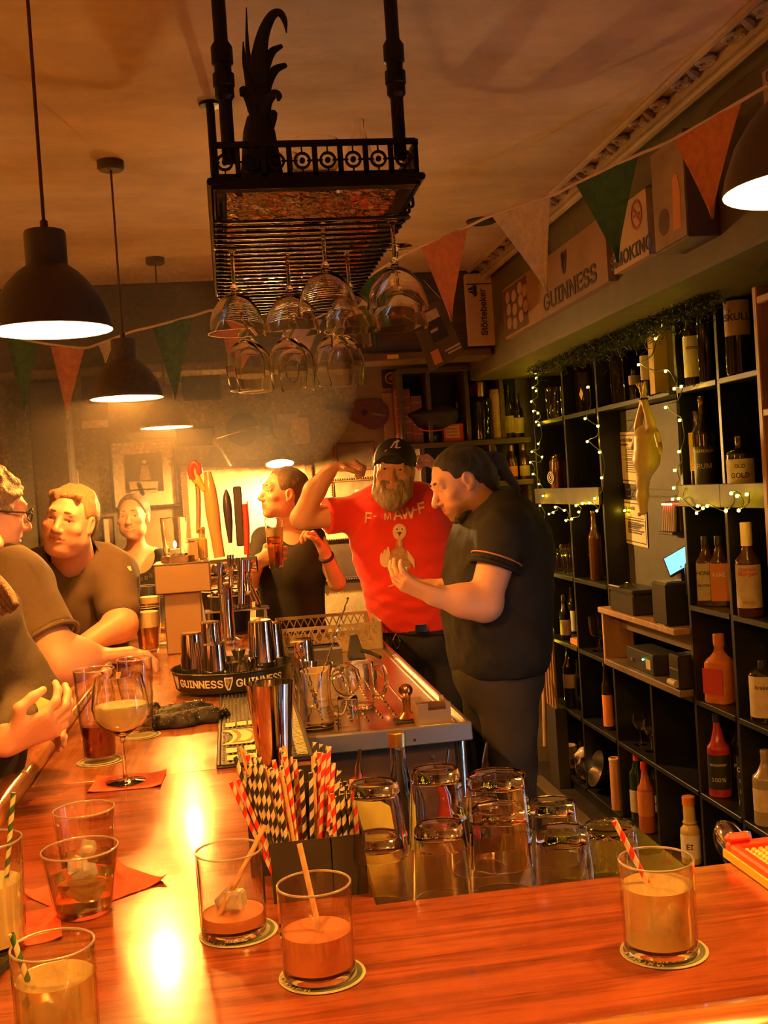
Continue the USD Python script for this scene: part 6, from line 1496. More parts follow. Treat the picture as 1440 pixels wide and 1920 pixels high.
part('tap_handle', cbox(P(448, 968, 3.99), (.030, .018, .215), .004), m_fdark, tp, world=True)
hd([(463, 1040), (462, 990), (459, 945)], [.010, .011, .010], m_cap_red, 'tap_handle'); hd([(467, 1040), (466, 985), (463, 940)], [.004, .004, .004], m_lab_cream, 'handle_stripe')
hd([(372, 1000), (372, 935), (370, 905)], [.008, .009, .008], m_tower, 'tap_handle')
f = Field(P(368, 895, 3.96) - .06, P(368, 895, 3.96) + .06, .004); c = P(366, 892, 3.96); f.ball(c, (.018, .016, .026)); f.cone(c + (.01, 0, -.02), c + (.028, 0, -.052), .014, .009, k=.01); t_ = part('bird_head', f.mesh(), m_lab_yellow, tp, True, world=True, label='yellow bird head on a tap handle')
part('comb', tube(spline([P(361, 898, 3.945), P(357, 880, 3.945), P(363, 868, 3.945), P(372, 876, 3.945), P(374, 890, 3.945)], 5), [.011] * 20 + [.004], 10), m_cap_red, tp, world=True, label='red comb')
for k, (x, y) in enumerate(((412, 1055), (432, 1040), (448, 1045), (464, 1050))):
    part('faucet', [tube([P(x, y, 4.0), P(x, y + 22, 4.0)], .013, 14), tube(spline([P(x + 2, y + 22, 4.0), P(x + 1, y + 40, 3.97), P(x + 2, y + 60, 3.95)], 4), .0095, 12)], m_chrome, tp, world=True)
part('spout', tube([P(452, 1050, 3.95), P(453, 1132, 3.95)], .013, 14), m_chrome, tp, world=True); part('spout', [tube([P(462, 1080, 3.97), P(486, 1132, 3.97)], .008, 12), tube([P(458, 1082, 3.97), P(476, 1128, 3.97)], .006, 12)], m_chrome, tp, world=True)
# low row of upturned glasses behind the taps
for k in range(5):
    q = P(402 + k * 18, 1075, 4.35); t = thing('upturned_glass', f'small upturned glass behind the beer taps, {["first", "second", "third", "fourth", "fifth"][k]} from the left', 'glass', (q[0], q[1], 1.1905)); part('glass', upturned(tumbler(.075, .020, .026, .008, n=28), .075), m_glass, t)
q0, q1 = P(395, 1095, 4.35), P(492, 1095, 4.35); t = thing('glass_shelf', 'small steel shelf behind the beer taps carrying upturned glasses', 'shelf', (q0[0], q0[1], BAR)); part('top', box(q0[0] - .03, q1[0] + .02, q0[1] - .05, q0[1] + .05, 1.183, 1.190, .001), m_steel, t, world=True); part('support', [box(q0[0] - .02, q0[0] - .01, q0[1] - .04, q0[1] + .04, BAR + .001, 1.183), box(q1[0], q1[0] + .01, q0[1] - .04, q0[1] + .04, 1.0105, 1.183)], m_steel, t, world=True)
# black ice buckets
SZ = 1.0105
for px, d, l_, tx in ((433, 4.42, 'front black GUINNESS ice bucket with a white rim on the side bar', True), (418, 4.66, 'black ice bucket behind the front one on the side bar', False)):
    q = P(px, 1150, d); q = np.array([q[0], q[1], BAR + .0005]); h_ = .142
    t = thing('ice_bucket', l_, 'bucket', q); part('body', lathe([(0, 0), (.066, 0), (.070, .004), (.086, h_), (.0845, h_), (.068, .006), (0, .006)], 40), mat('bucket_black', (.02, .018, .017), .4), t); part('rim', tube([(.0865 * math.cos(a), .0865 * math.sin(a), h_) for a in np.linspace(0, 2 * math.pi, 40, endpoint=False)], .003, 6, True), m_lab_white, t, label='white rim')
    if tx: part('lettering', ring_text('GUINNESS', math.radians(-108), .0812, .0822, .100, .015, .1), m_tprint, t, False)
q = P(540, 1185, 3.55); t = thing('mixing_shaker', 'plain upturned steel shaker standing by the dish rack', 'shaker', (.205, 3.56, SZ + .0005)); part('tin', tin(.15, .030, .036, up=False), m_chrome, t)
# grey dishwasher rack
dr = thing('dishwasher_rack', 'grey plastic dishwasher rack with lattice sides at the end of the work station', 'rack', (.36, 4.45, SZ)); m_rack = mat('grey_plastic', (.36, .27, .15), .55)
X0, X1, Y0, Y1 = .155, .545, 4.22, 4.62
for nm, a, b in (('front_side', (X0, Y0), (X1, Y0)), ('rear_side', (X0, Y1), (X1, Y1)), ('end_side', (X0, Y0), (X0, Y1)), ('end_side', (X1, Y0), (X1, Y1))):
    a3, b3 = np.array([*a, SZ + .0005]), np.array([*b, SZ + .0005]); d = b3 - a3; L = np.linalg.norm(d); o = [sg.box(0, 0, L, .028), sg.box(0, .092, L, .105)]
    n_ = int(L / .028)
    for k in range(n_): o += [sg.LineString([(L * k / n_, .026), (L * (k + 1) / n_, .094)]).buffer(.0022), sg.LineString([(L * (k + 1) / n_, .026), (L * k / n_, .094)]).buffer(.0022)]
    o += [sg.box(0, 0, .018, .105), sg.box(L - .018, 0, L, .105)]
    part(nm, place(ext(unary_union(o), .004), a3, d / L, (0, 0, 1)), m_rack, dr, False, world=True)
part('grid_base', [box(X0, X1, Y0 + .04 * k, Y0 + .04 * k + .006, SZ + .001, SZ + .012) for k in range(10)] + [box(X0 + .04 * k, X0 + .04 * k + .006, Y0, Y1, SZ + .001, SZ + .012) for k in range(10)], m_rack, dr, world=True)
# dark boxes in front of the rack
t = thing('condiment_box', 'dark grey plastic condiment box in front of the dishwasher rack', 'box', (.27, 3.98, SZ)); part('body', tray(.17, .36, 3.90, 4.03, SZ + .0005, SZ + .062), mat('grey_box', (.06, .045, .03), .5), t, world=True); [part('rim', box(.168, .362, y_ - .0025, y_ + .0025, SZ + .058, SZ + .066), m_steel, t, world=True) for y_ in (3.9005, 4.0295)]; part('contents', box(.18, .35, 3.91, 4.02, SZ + .01, SZ + .05), m_ink, t, world=True)
t = thing('soda_gun_holster', 'black soda gun holster beside the condiment box', 'holster', (.42, 4.05, SZ)); part('body', tri(m3.Manifold.hull_points(np.array([(.395, 4.02, SZ + .001), (.455, 4.02, SZ + .001), (.395, 4.10, SZ + .001), (.455, 4.10, SZ + .001), (.408, 4.04, SZ + .085), (.432, 4.04, SZ + .085), (.408, 4.06, SZ + .085), (.432, 4.06, SZ + .085)]))), m_box, t, world=True); part('hose', tube(spline([(.43, 4.04, SZ + .03), (.47, 4.0, SZ + .02), (.50, 3.95, SZ + .008)], 5), .007, 8), m_rubber, t, world=True)
# glass jug with bar spoons
jx, jy = PZ(592, 1362, SZ)[:2]; t = thing('glass_jug', 'clear glass jug with a handle holding bar spoons on the work station', 'jug', (jx, jy, SZ + .0005))
jh = .165; part('glass', glass_mesh([(0, 0), (.045, 0), (.050, .004), (.052, .02), (.046, .07), (.048, .13), (.056, jh)], [(.0538, jh), (.0455, .13), (.0436, .07), (.0495, .02), (.046, .010), (0, .009)], 44), m_glass, t, 50); part('handle', tube(spline([(.047, -.005, .125), (.080, -.012, .13), (.088, -.014, .085), (.072, -.012, .035), (.049, -.008, .035)], 6), .0065, 10), m_glass, t)
for px, py, l_, tw_ in ((551, 1205, 'bar spoon with a flat disc end, left one in the glass jug', 1), (562, 1204, 'bar spoon with a flat disc end, second in the glass jug', 1), (652, 1122, 'long twisted bar spoon leaning out of the glass jug to the right', 0)):
    tip = P(px, py, PZ(592, 1362, SZ)[1] + (.05 if tw_ else .12)); s0 = np.array([jx + (.018 if tw_ else -.022), jy, SZ + .014]); n_ = 60; tt = np.linspace(0, 1, n_)[:, None]; line = s0 * (1 - tt) + tip * tt; off = np.stack([np.cos(tt[:, 0] * 90), np.sin(tt[:, 0] * 90), 0 * tt[:, 0]], -1) * .0012
    t = thing('bar_spoon', l_, 'bar spoon', s0); part('shaft', tube(line + off, .0022, 6), m_chrome, t, world=True)
    if tw_: part('disc', lathe([(0, 0), (.010, 0), (.011, .002), (0, .004)], 18).apply_translation(tip), m_lab_cream, t, world=True)
    else: part('end', move(trimesh.creation.icosphere(1, .004), tip), m_chrome, t, True, world=True)
q = PZ(655, 1365, SZ); t = thing('snifter_glass', 'round bowled glass upturned on a thick tumbler on the work station', 'glass', (q[0], q[1], SZ + .0005)); part('tumbler', upturned(tumbler(.085, .026, .030, .010, n=36), .085), m_glass, t); bo_ = [(0, .0852), (.012, .0853), (.030, .100), (.0385, .125), (.034, .150), (.018, .164), (0, .166)]; part('bowl', lathe(bo_ + [(0, .1645), (.0172, .1625), (.0325, .149), (.0368, .125), (.0288, .101), (.0112, .0868), (0, .0866)], 40), m_glass, t, 50)
q = PZ(690, 1335, SZ); t = thing('handled_glass', 'clear glass mug with a round handle behind the snifter', 'mug', (q[0] - .01, q[1] + .06, SZ + .0005)); part('body', tumbler(.13, .036, .040, .012), m_glass, t, 45); part('handle', tube(spline([(.038, 0, .11), (.068, 0, .11), (.074, 0, .065), (.06, 0, .03), (.037, 0, .03)], 5), .006, 8), m_glass, t)
q = PZ(697, 1275, SZ); t = thing('pepper_box', 'small black box with a knob standing beside the glass mug', 'box', (q[0], q[1], SZ + .0005)); part('body', box(-.016, .016, -.02, .02, 0, .038, .004), m_ink, t); part('knob', lathe([(0, .038), (.006, .038), (.006, .046), (0, .048)], 12), m_ink, t)
q = P(585, 1250, 3.2); t = thing('cream_pot', 'cream ceramic pot behind the glass jug', 'pot', (.222, 3.20, SZ + .0005)); part('body', lathe([(0, 0), (.05, 0), (.055, .01), (.056, .10), (.052, .10), (.05, .012), (0, .01)], 32), m_mugc, t); part('band', lathe([(.0562, .02), (.058, .022), (.058, .028), (.0562, .03)], 32), m_mugc, t)
# tamper and napkin box on the steel
q = PZ(764, 1352, SZ); t = thing('muddler', 'small copper coloured tamper with a ball head on a dark rubber mat', 'muddler', (q[0], q[1], SZ + .0065)); part('foot', lathe([(0, 0), (.024, 0), (.026, .004), (.014, .016), (.011, .020), (.0115, .055), (.012, .058), (.018, .066), (.0195, .076), (.016, .086), (.006, .092), (0, .092)], 32), mat('copper', (.75, .33, .15), .2, 1), t); part('collar', lathe([(.0118, .052), (.0135, .053), (.0135, .056), (.0118, .057)], 24), m_chrome, t)
single('tamper_mat', box(q[0] - .036, q[0] + .036, q[1] - .028, q[1] + .028, SZ + .0003, SZ + .0058, .002), m_rubber, 'small square dark rubber mat under the copper tamper', 'mat')
q = PZ(815, 1362, SZ); t = thing('napkin_dispenser', 'square metal caddy with a notched top at the corner of the work station', 'caddy', (q[0], q[1] + .02, SZ)); b = sg.box(-.042, 0, .042, .062).difference(sg.box(-.016, .044, .030, .07)); part('front_plate', place(ext(b, .003), (q[0], q[1] - .01, SZ + .0005), (1, 0, 0), (0, 0, 1)), mat('caddy_steel', (.55, .42, .26), .35, .8), t, world=True); part('rear_plate', place(ext(b, .003), (q[0], q[1] + .085, SZ + .0005), (1, 0, 0), (0, 0, 1)), mat('caddy_steel', (.55, .42, .26)), t, world=True); [part('side_plate', box(q[0] + sx_ * .0405 - .0015, q[0] + sx_ * .0405 + .0015, q[1] - .009, q[1] + .081, SZ + .0005, SZ + .055), mat('caddy_steel', (.55, .42, .26)), t, world=True) for sx_ in (-1, 1)]; part('contents', box(q[0] - .036, q[0] + .036, q[1] - .004, q[1] + .077, SZ + .001, SZ + .05), m_fdark, t, world=True)
# ================================================================== people
m_skin = mat('skin', (.70, .40, .27), .48, tint=True, bump=(140, .0006))
m_white = mat('eye_white', (.55, .45, .36), .25); m_iris = mat('eye_iris', (.05, .03, .02), .15)


def hair_mat(name, c, c2, sc=(60, 60, 12)): return mat(name, c, .5, noise=(3, 1.0), alt=c2, stretch=sc, bump=(6, .004), sheen=.2)


def unit(v): v = np.asarray(v, float); return v / np.linalg.norm(v)


IR, IU, IB = CRT, CUP, -FWD                       # picture right, picture up, towards the viewer


class Head:
    """A head in its own frame: x to its right, y where the face looks, z up; s scales it."""
    def __init__(h, c, fwd, up, s=1.0):
        h.c = np.asarray(c, float); h.y = unit(fwd); h.x = unit(np.cross(h.y, up)); h.z = np.cross(h.x, h.y); h.s = s
        h.R = np.stack([h.x, h.y, h.z], 1)

    def w(h, *q): return h.c + h.R @ (np.array(q, float) * h.s)

    def b(h, f, c, r, k=.02, cut=False): f.ball(h.w(*c), np.array(r) * h.s if np.ndim(r) else r * h.s, h.R, k, cut)

    def k(h, f, a, b, r1, r2=None, k=.01, cut=False): f.cone(h.w(*a), h.w(*b), r1 * h.s, (r1 if r2 is None else r2) * h.s, k, None, cut)

    def carve(h, f, jaw=1.0, nose=1.0, cheek=1.0, neck=None, neck_r=.056, full=1.0, smile=0., open_=0.):
        h.b(f, (0, -.014, .034), (.075, .096, .084)); h.b(f, (0, .030, -.030), (.060 * full, .060, .078), .03)
        h.b(f, (0, .066, -.088), (.026 * jaw, .020, .018), .022)
        for s in (-1, 1):
            h.b(f, (s * .046 * full, .010, -.062), (.020 * jaw, .03, .024), .03); h.b(f, (s * .040 * full, .062, -.018 + .004 * smile), (.021 * cheek, .018, .017), .022)
            h.b(f, (s * .034 * full, .055, -.055), (.02 * full, .02, .022), .02)
        h.k(f, (-.036, .074, .034), (.036, .074, .034), .013, k=.016)
        for s in (-1, 1): h.b(f, (s * .031, .096, .014), (.017, .018, .011), .010, True)
        h.k(f, (0, .082, .020), (0, .106 * nose, -.020), .0075, .0115, .012); h.b(f, (0, .104 * nose, -.024), (.0125, .011, .010), .006)
        for s in (-1, 1): h.b(f, (s * .0125, .094, -.027), (.0085, .010, .0075), .005)
        for s in (-1, 1):
            h.k(f, (s * .017, .083, .0205), (s * .045, .075, .0175), .0066, .0055, .005); h.k(f, (s * .018, .0825, .0045), (s * .044, .075, .0055), .0048, .004, .005)
        h.b(f, (0, .078, -.052), (.026, .016, .020), .014)
        dz = .0085 * smile; wd = .0255 + .0065 * smile
        for s in (-1, 1):
            h.k(f, (0, .0905, -.0505), (s * wd, .078, -.0535 + dz), .0050, .0030, .004); h.k(f, (0, .0890, -.0610 - open_), (s * wd, .077, -.0560 + dz), .0056, .0030, .004)
            h.k(f, (0, .0945, -.0555), (s * (wd + .003), .082, -.0550 + dz), .0026 + open_ * .6, .0016, .002, True)
        for s in (-1, 1):
            h.b(f, (s * .077, -.006, .004), (.009, .020, .030), .006); h.b(f, (s * .084, .000, .006), (.006, .010, .018), .004, True); h.b(f, (s * .077, .002, -.022), (.007, .010, .009), .006)
        if neck is not None: f.cone(h.w(0, -.018, -.045), neck, neck_r * h.s * .96, neck_r * h.s * 1.08, .03)

    def eyes(h, t, white=True, half=0.):
        for s in (-1, 1):
            e = part('eye', move(trimesh.creation.icosphere(2, .0112 * h.s), h.w(s * .031, .0712, .0122)), m_white, t, True, world=True)
            d = h.R @ unit((0, 1, -.05 - half)); part('iris', move(trimesh.creation.icosphere(2, .0074 * h.s), h.w(s * .031, .0712, .0122) + d * .0047 * h.s), m_iris, e, True, world=True)

    def brows(h, t, m, r=.0035, lift=0.):
        for s in (-1, 1): part('eyebrow', tube(spline([h.w(s * .014, .0875, .0385 + lift), h.w(s * .030, .0865, .0395 + lift), h.w(s * .047, .074, .033 + lift)], 4), [r * h.s] * 7 + [r * .8 * h.s, r * .4 * h.s], 8), m, t, True, world=True)

    def tint(h, v, base=(1, 1, 1), lips=(.80, .50, .50), flush=.12, stubble=0.):
        q = (v - h.c) @ h.R / h.s; col = np.tile(np.array(base, float), (len(v), 1))
        lip = np.exp(-((q[:, 0] / .027) ** 4 + ((q[:, 2] + .0555) / .0095) ** 4)) * (q[:, 1] > .07); col = col * (1 - lip[:, None]) + col * np.array(lips) * lip[:, None]
        fl = np.exp(-(((np.abs(q[:, 0]) - .042) / .02) ** 2 + ((q[:, 2] + .018) / .02) ** 2)) + np.exp(-((q[:, 0] / .014) ** 2 + ((q[:, 2] + .022) / .016) ** 2)); fl *= q[:, 1] > .04; col *= 1 - flush * fl[:, None] * np.array([.1, .9, 1.0])
        if stubble: st = np.clip((q[:, 1] - .0) / .04, 0, 1) * np.clip((-.035 - q[:, 2]) / .02, 0, 1) * (1 - lip) * (np.abs(q).max(1) < .14); col *= 1 - stubble * st[:, None]
        return col


def hand(f, wrist, d, n, thumb, curl=(.35, .5, .4), s=1.0, spread=.10, thumb_in=.5, fingers=None, k=.006):
    """A hand at the wrist: fingers along d, palm facing n, the thumb on the side of the vector thumb; curl bends the three joints."""
    w = np.asarray(wrist, float); d = unit(d); n = unit(n - d * (np.asarray(n) @ d)); t = unit(thumb - d * (np.asarray(thumb) @ d) - n * (np.asarray(thumb) @ n))
    for j in range(4):
        o = (1.5 - j) * .0185; f.cone(w + t * o * .6 * s, w + d * .088 * s + t * o * s, .016 * s, .0125 * s, .014, (n, 1.15))
    L = (.040, .026, .020); sc = (.92, 1.04, 1.0, .80)
    for j in range(4):
        o = (1.5 - j) * .0195; p = w + d * (.088 - .006 * abs(j - 1.2)) * s + t * o * s; a = 0; cu = fingers[j] if fingers else curl
        for i in range(3):
            a += cu[i]; dd = unit(d * math.cos(a) + n * math.sin(a) + t * (1.5 - j) * spread * (1 if i == 0 else .6)); q = p + dd * L[i] * sc[j] * s
            f.cone(p, q, (.0098, .0088, .0080)[i] * s, (.0090, .0082, .0070)[i] * s, k * .6); p = q
    p = w + d * .022 * s + t * .026 * s + n * .006 * s; dd = unit(d * .75 + t * .75 + n * .25)
    q = p + dd * .042 * s; f.cone(w + d * .03 * s + t * .012 * s, q, .015 * s, .0115 * s, .010)
    dd = unit(d * .95 + t * (.35 - .5 * thumb_in) + n * .7 * thumb_in); r = q + dd * .032 * s; f.cone(q, r, .0112 * s, .0098 * s, .006)
    dd = unit(d * .9 + t * (.1 - .6 * thumb_in) + n * .8 * thumb_in); f.cone(r, r + dd * .024 * s, .0096 * s, .0078 * s, .006)


def torso(f, stack, side, fwd, infl=0., k=.05):
    """Stacked flattened sections: (centre, half width, half depth) from the hips up."""
    st = [(np.asarray(c, float), w + infl, d + infl) for c, w, d in stack]
    for (c0, w0, d0), (c1, w1, d1) in zip(st[:-1], st[1:]):
        for u in (0, .5, 1.):
            c, w, d = c0 * (1 - u) + c1 * u, w0 * (1 - u) + w1 * u, d0 * (1 - u) + d1 * u
            f.cone(c - side * max(w - d, 0), c + side * max(w - d, 0), d, k=k)


def bbox_field(pts, pad, h):
    p = np.array(pts); return Field(p.min(0) - pad, p.max(0) + pad, h)


def legs(hip, side, fwd, floor_c, mj, t, hem=0, r=.085, name='trousers', seat=.125):
    """Trousers from the hips to the floor, with shoes."""
    hip = np.asarray(hip, float); fl = np.array([floor_c[0], floor_c[1], 0.])
    f = bbox_field([hip, fl, hip + side * .25, hip - side * .25, hip + fwd * .2, hip - fwd * .2, fl + side * .2, fl - side * .2], .08, .010)
    f.cone(hip - side * (.165 - seat), hip + side * (.165 - seat), seat + .008, k=.03); 
    for s in (-1, 1):
        a = hip + side * s * .085 - (0, 0, .06); kn = hip * .47 + fl * .53 + side * s * .10 + fwd * .03; kn[2] = hip[2] * .52; an = fl + side * s * .105 + (0, 0, .05)
        f.cone(a, kn, r + .014, .068, .03); f.cone(kn, an, .066, .058, .02)
    f.rough(14, .006, 4); f.half(hip + (0, 0, .045), (0, 0, 1)); part(name, f.mesh(), mj, t, True, world=True)
    for s in (-1, 1):
        c = fl + side * s * .105; g = bbox_field([c, c + fwd * .2], .09, .01); g.cone(c + (0, 0, .05) - fwd * .04, c + (0, 0, .04) + fwd * .15, .046, .040, .02); g.half(c, (0, 0, -1)); part('shoe', g.mesh(), m_ink, t, True, world=True)


Z3 = np.array([0, 0, 1.])

# ------------------------------------------------------------------ 1: bearded man in a red T-shirt, both arms flexed
t = thing('person', 'bearded man in a dark cap and red T-shirt flexing both arms behind the bar', 'person', (*P(785, 1190, 4.62)[:2], 0))
sd = unit(IR + .10 * IB); fw = unit(np.cross(Z3, sd)); fw = fw if fw @ IB > 0 else -fw
S0, E0, W0 = P(668, 962, 4.62), P(566, 972, 4.52), P(618, 884, 4.44)
S1, E1, W1 = P(838, 950, 4.66), P(905, 938, 4.72), P(836, 892, 4.66)
hd = Head(P(739, 887, 4.52), unit(IB * 1.0 - IR * .10 + IU * .02), unit(IU + .06 * IR), 1.0)
f = bbox_field([E0, W0, S0, S1, E1, W1, hd.w(0, 0, .13), hd.w(0, .12, 0), hd.w(0, -.12, -.2), P(670, 850, 4.42)], .07, .0045)
hd.carve(f, neck=P(742, 955, 4.62), neck_r=.064, full=1.06, cheek=1.05)
f.cone(S0, E0, .055, .046, .02); f.cone(E0, P(590, 920, 4.47), .045, .043, .02); f.cone(P(590, 920, 4.47), W0, .044, .030, .02)
hand(f, W0 + .2 * (W0 - P(590, 920, 4.47)), unit(IR * .95 + IU * .22), unit(-IU + .1 * IR), unit(IB), (.75, 1.25, .9), 1.05, thumb_in=.9)
f.cone(S1, E1, .056, .046, .03); f.cone(E1, W1, .044, .031, .02); hand(f, W1 + .1 * (W1 - E1), unit(-IR * .75 + IU * .75), unit(-IR - IU + .2 * IB), unit(IB), (.8, 1.3, .9), 1.05, thumb_in=.9)
m = f.mesh(); part('body', m, m_skin, t, True, world=True, tint=hd.tint(m.vertices, (1, .95, .92))); hd.eyes(t, half=.1)
grey = hair_mat('grey_beard', (.42, .33, .22), (.20, .14, .09), (40, 40, 10)); brown = hair_mat('brown_hair', (.06, .035, .02), (.03, .018, .01)); hd.brows(t, brown, .0045, -.001)
g = bbox_field([hd.w(0, 0, -.22), hd.w(.1, .15, .0), hd.w(-.1, -.02, .02)], .03, .0045)
hd.b(g, (0, .052, -.092), (.058, .046, .050), .02); hd.b(g, (0, .060, -.112), (.046, .038, .036), .03); hd.k(g, (-.030, .090, -.043), (.030, .090, -.043), .009, k=.01); hd.b(g, (0, .062, -.135), (.024, .02, .018), .02)
for s in (-1, 1): hd.k(g, (s * .034, .076, -.048), (s * .052, .050, -.095), .014, .022, .02); hd.k(g, (s * .070, .010, -.020), (s * .060, .030, -.085), .011, .022, .015)
hd.b(g, (0, .112, -.058), (.024, .024, .0075), .006, True); g.rough(90, .006, 2, (1, 1, .35)); part('beard', g.mesh(), grey, t, True, world=True, label='long grey beard')
# cap
g = bbox_field([hd.w(0, 0, .15), hd.w(.12, .2, .0), hd.w(-.12, -.14, .0)], .03, .005)
hd.b(g, (0, -.008, .052), (.088, .106, .092), .02); hd.b(g, (0, -.01, -.01), (.10, .125, .068), .006, True)
m_cap_navy = mat('navy_cap', (.012, .012, .020), .7, bump=(200, .0004)); part('cap', g.mesh(), m_cap_navy, t, True, world=True, label='dark navy baseball cap')
br = sg.Polygon([(.080 * math.cos(a), .075 * math.sin(a)) for a in np.linspace(0, math.pi, 24)]); br = br.difference(sg.Point(0, -.02).buffer(.062)); bm_ = ext(br, .006).subdivide_to_size(.012); v = bm_.vertices.copy(); v[:, 2] -= 6.5 * v[:, 0] ** 2; v[:, 2] += v[:, 1] * .10 + .056; v[:, 1] += .072
bm_ = trimesh.Trimesh(np.array([hd.w(*q) for q in v]), bm_.faces, process=False); part('brim', bm_, m_cap_navy, t, 50, world=True)
lg = unary_union([sg.LineString([(-.028, -.014), (-.012, -.006), (.002, .020), (.016, .024)]).buffer(.0028), sg.LineString([(.010, .026), (.008, -.004), (.012, -.018), (.022, -.015)]).buffer(.0034), sg.LineString([(-.012, -.006), (.022, .002)]).buffer(.0022), sg.LineString([(-.028, -.014), (-.022, -.018)]).buffer(.003)]); lm = ext(lg, .002).subdivide_to_size(.008); v = lm.vertices.copy(); lm = trimesh.Trimesh(np.array([hd.w(q[0] * 1.15, .0985 - 4.4 * (q[0] * 1.15) ** 2 - (q[1] + .012) * .36 + q[2] - .012, .098 + q[1] * 1.15) for q in v * (-1, 1, 1)]), lm.faces[:, ::-1], process=False); part('cap_letter', lm, m_inkw, t, False, world=True, label='white script letter A')
# T-shirt
ch, wa, hp = P(752, 985, 4.63), P(778, 1100, 4.60), P(786, 1165, 4.61)
stk = [(hp, .175, .125), (wa, .18, .13), (P(760, 1040, 4.62), .19, .125), (ch, .195, .115), (P(748, 950, 4.64), .165, .085)]
f = bbox_field([S0, P(596, 985, 4.5), S1, E1, P(800, 1190, 4.6), ch + fw * .2, ch - fw * .15, hp - sd * .2, hp + sd * .22], .11, .007)
torso(f, stk, sd, fw, .012); f.cone(P(748, 948, 4.63), S0, .070, .062, .05); f.cone(P(748, 948, 4.63), S1, .070, .066, .05); f.cone(S0, P(612, 968, 4.565), .070, .076, .03); f.cone(S1, E1 * .6 + S1 * .4, .066, .064, .03)
f.cone(P(742, 922, 4.6), P(742, 955, 4.60), .070, .076, .012, None, True)
fc = f.mesh; f.rough(9, .010, 3, (1, 1, .5)); f.rough(24, .0045, 8, (.8, .8, 1.5))
f.half(P(612, 968, 4.565), unit(E0 - S0)); f.half(hp + (0, 0, -.028), -Z3)
shirt = f.mesh(); part('tshirt', shirt, mat('red_cotton', (.72, .028, .018), .85, bump=(260, .0005), sheen=.25), t, True, world=True, label='bright red T-shirt')
part('collar', tube([P(742, 950, 4.60) + sd * .074 * math.cos(a) + fw * (.066 * math.sin(a) + .012) + Z3 * (-.030 * max(math.sin(a), -.3) + .006) for a in np.linspace(0, 2 * math.pi, 26, endpoint=False)], .008, 8, True), mat('red_collar', (.45, .02, .015), .85), t, world=True)
ray_mesh = shirt.ray if hasattr(shirt, 'ray') else None


def drape(poly_or_mesh, px, py, d, w, tint_m, nm, lift=.002, ax=(1, 1), par=t, onto=shirt, rot=0., size=.008):
    """Lays a flat print of real size on cloth: thrown along the line of view of its wearer's chest."""
    m_ = poly_or_mesh if isinstance(poly_or_mesh, trimesh.Trimesh) else ext(poly_or_mesh, .0012)
    m_ = m_.subdivide_to_size(size); c = P(px, py, d); v = m_.vertices * w; cr, sr = math.cos(rot), math.sin(rot)
    ux, uy = sd, unit(np.cross(fw, sd)); uy = uy if uy[2] > 0 else -uy
    o = c + np.outer(v[:, 0] * cr - v[:, 1] * sr, ux) + np.outer(v[:, 0] * sr + v[:, 1] * cr, uy) + fw * .4
    loc, ir, _ = onto.ray.intersects_location(o, np.tile(-fw, (len(o), 1)), multiple_hits=False)
    hit = np.full(len(o), np.nan); hit[ir] = ((loc - o[ir]) @ -fw); hit = np.where(np.isnan(hit), np.nanmedian(hit), hit)
    return part(nm, trimesh.Trimesh(o - fw * (hit - lift - v[:, 2] / w)[:, None], m_.faces, process=False), tint_m, par, False, world=True)


m_prt = mat('shirt_print_cream', (.75, .52, .34), .7); m_prt2 = mat('shirt_print_pink', (.72, .30, .20), .7); m_prt3 = mat('shirt_print_tan', (.60, .36, .20), .7, noise=(60, .7)); m_prtd = mat('shirt_print_dark', (.10, .03, .02), .7)
for ch_, px, py, r_ in (('F', 690, 971, -.05), ('-', 703, 968, 0), ('M', 727, 968, .1), ('A', 746, 964, .12), ('W', 765, 962, .14), ('-', 779, 956, .2), ('F', 790, 952, .25)): drape(text(ch_, .042 if ch_ not in '-M' else .026, .0012, True), px, py, 4.5, 1.0, m_prt, 'lettering', rot=r_)
E_ = lambda x, y, a, b: affinity.scale(sg.Point(x, y).buffer(1), a, b)
drape(unary_union([E_(0, -.02, .060, .075)]), 750, 1046, 4.5, .80, m_prt3, 'bird_body'); drape(sg.Polygon([(-.020, .04), (.020, .04), (.014, .115), (-.012, .115)]), 750, 1046, 4.5, .80, m_prt3, 'bird_neck', .0025)
drape(E_(.0, .135, .034, .040), 750, 1046, 4.5, .80, m_prt, 'bird_head', .003); drape(unary_union([E_(-.013, .148, .0105, .012), E_(.014, .148, .0105, .012)]), 750, 1046, 4.5, .80, m_cream, 'bird_eyes', .0042); drape(unary_union([E_(-.012, .147, .004, .0045), E_(.013, .147, .004, .0045)]), 750, 1046, 4.5, .80, m_prtd, 'bird_pupils', .0054)
drape(sg.Polygon([(-.012, .132), (.012, .132), (.002, .112)]), 750, 1046, 4.5, .80, m_prtd, 'bird_beak', .0045); drape(sg.Polygon([(-.006, .112), (.006, .112), (.008, .07), (0, .06), (-.006, .075)]), 750, 1046, 4.5, .80, m_prt2, 'bird_wattle', .0045)
drape(unary_union([E_(-.072, .012, .010, .034), E_(-.088, .0, .009, .030), E_(-.056, .024, .009, .036), E_(-.066, -.02, .026, .024)]), 750, 1046, 4.5, .80, m_prt, 'bird_wing', .0035); drape(sg.Polygon([(.040, .045), (.078, -.005), (.082, -.055), (.062, -.02), (.046, .0)]), 750, 1046, 4.5, .80, m_prt, 'bird_wing', .0035)
drape(unary_union([sg.LineString([(-.03, -.03), (-.01, -.012), (.01, -.03), (.03, -.012)]).buffer(.003), sg.LineString([(-.03, -.055), (0, -.045), (.03, -.058)]).buffer(.0025)]), 750, 1046, 4.5, .80, m_prt2, 'bird_feathers', .0042)
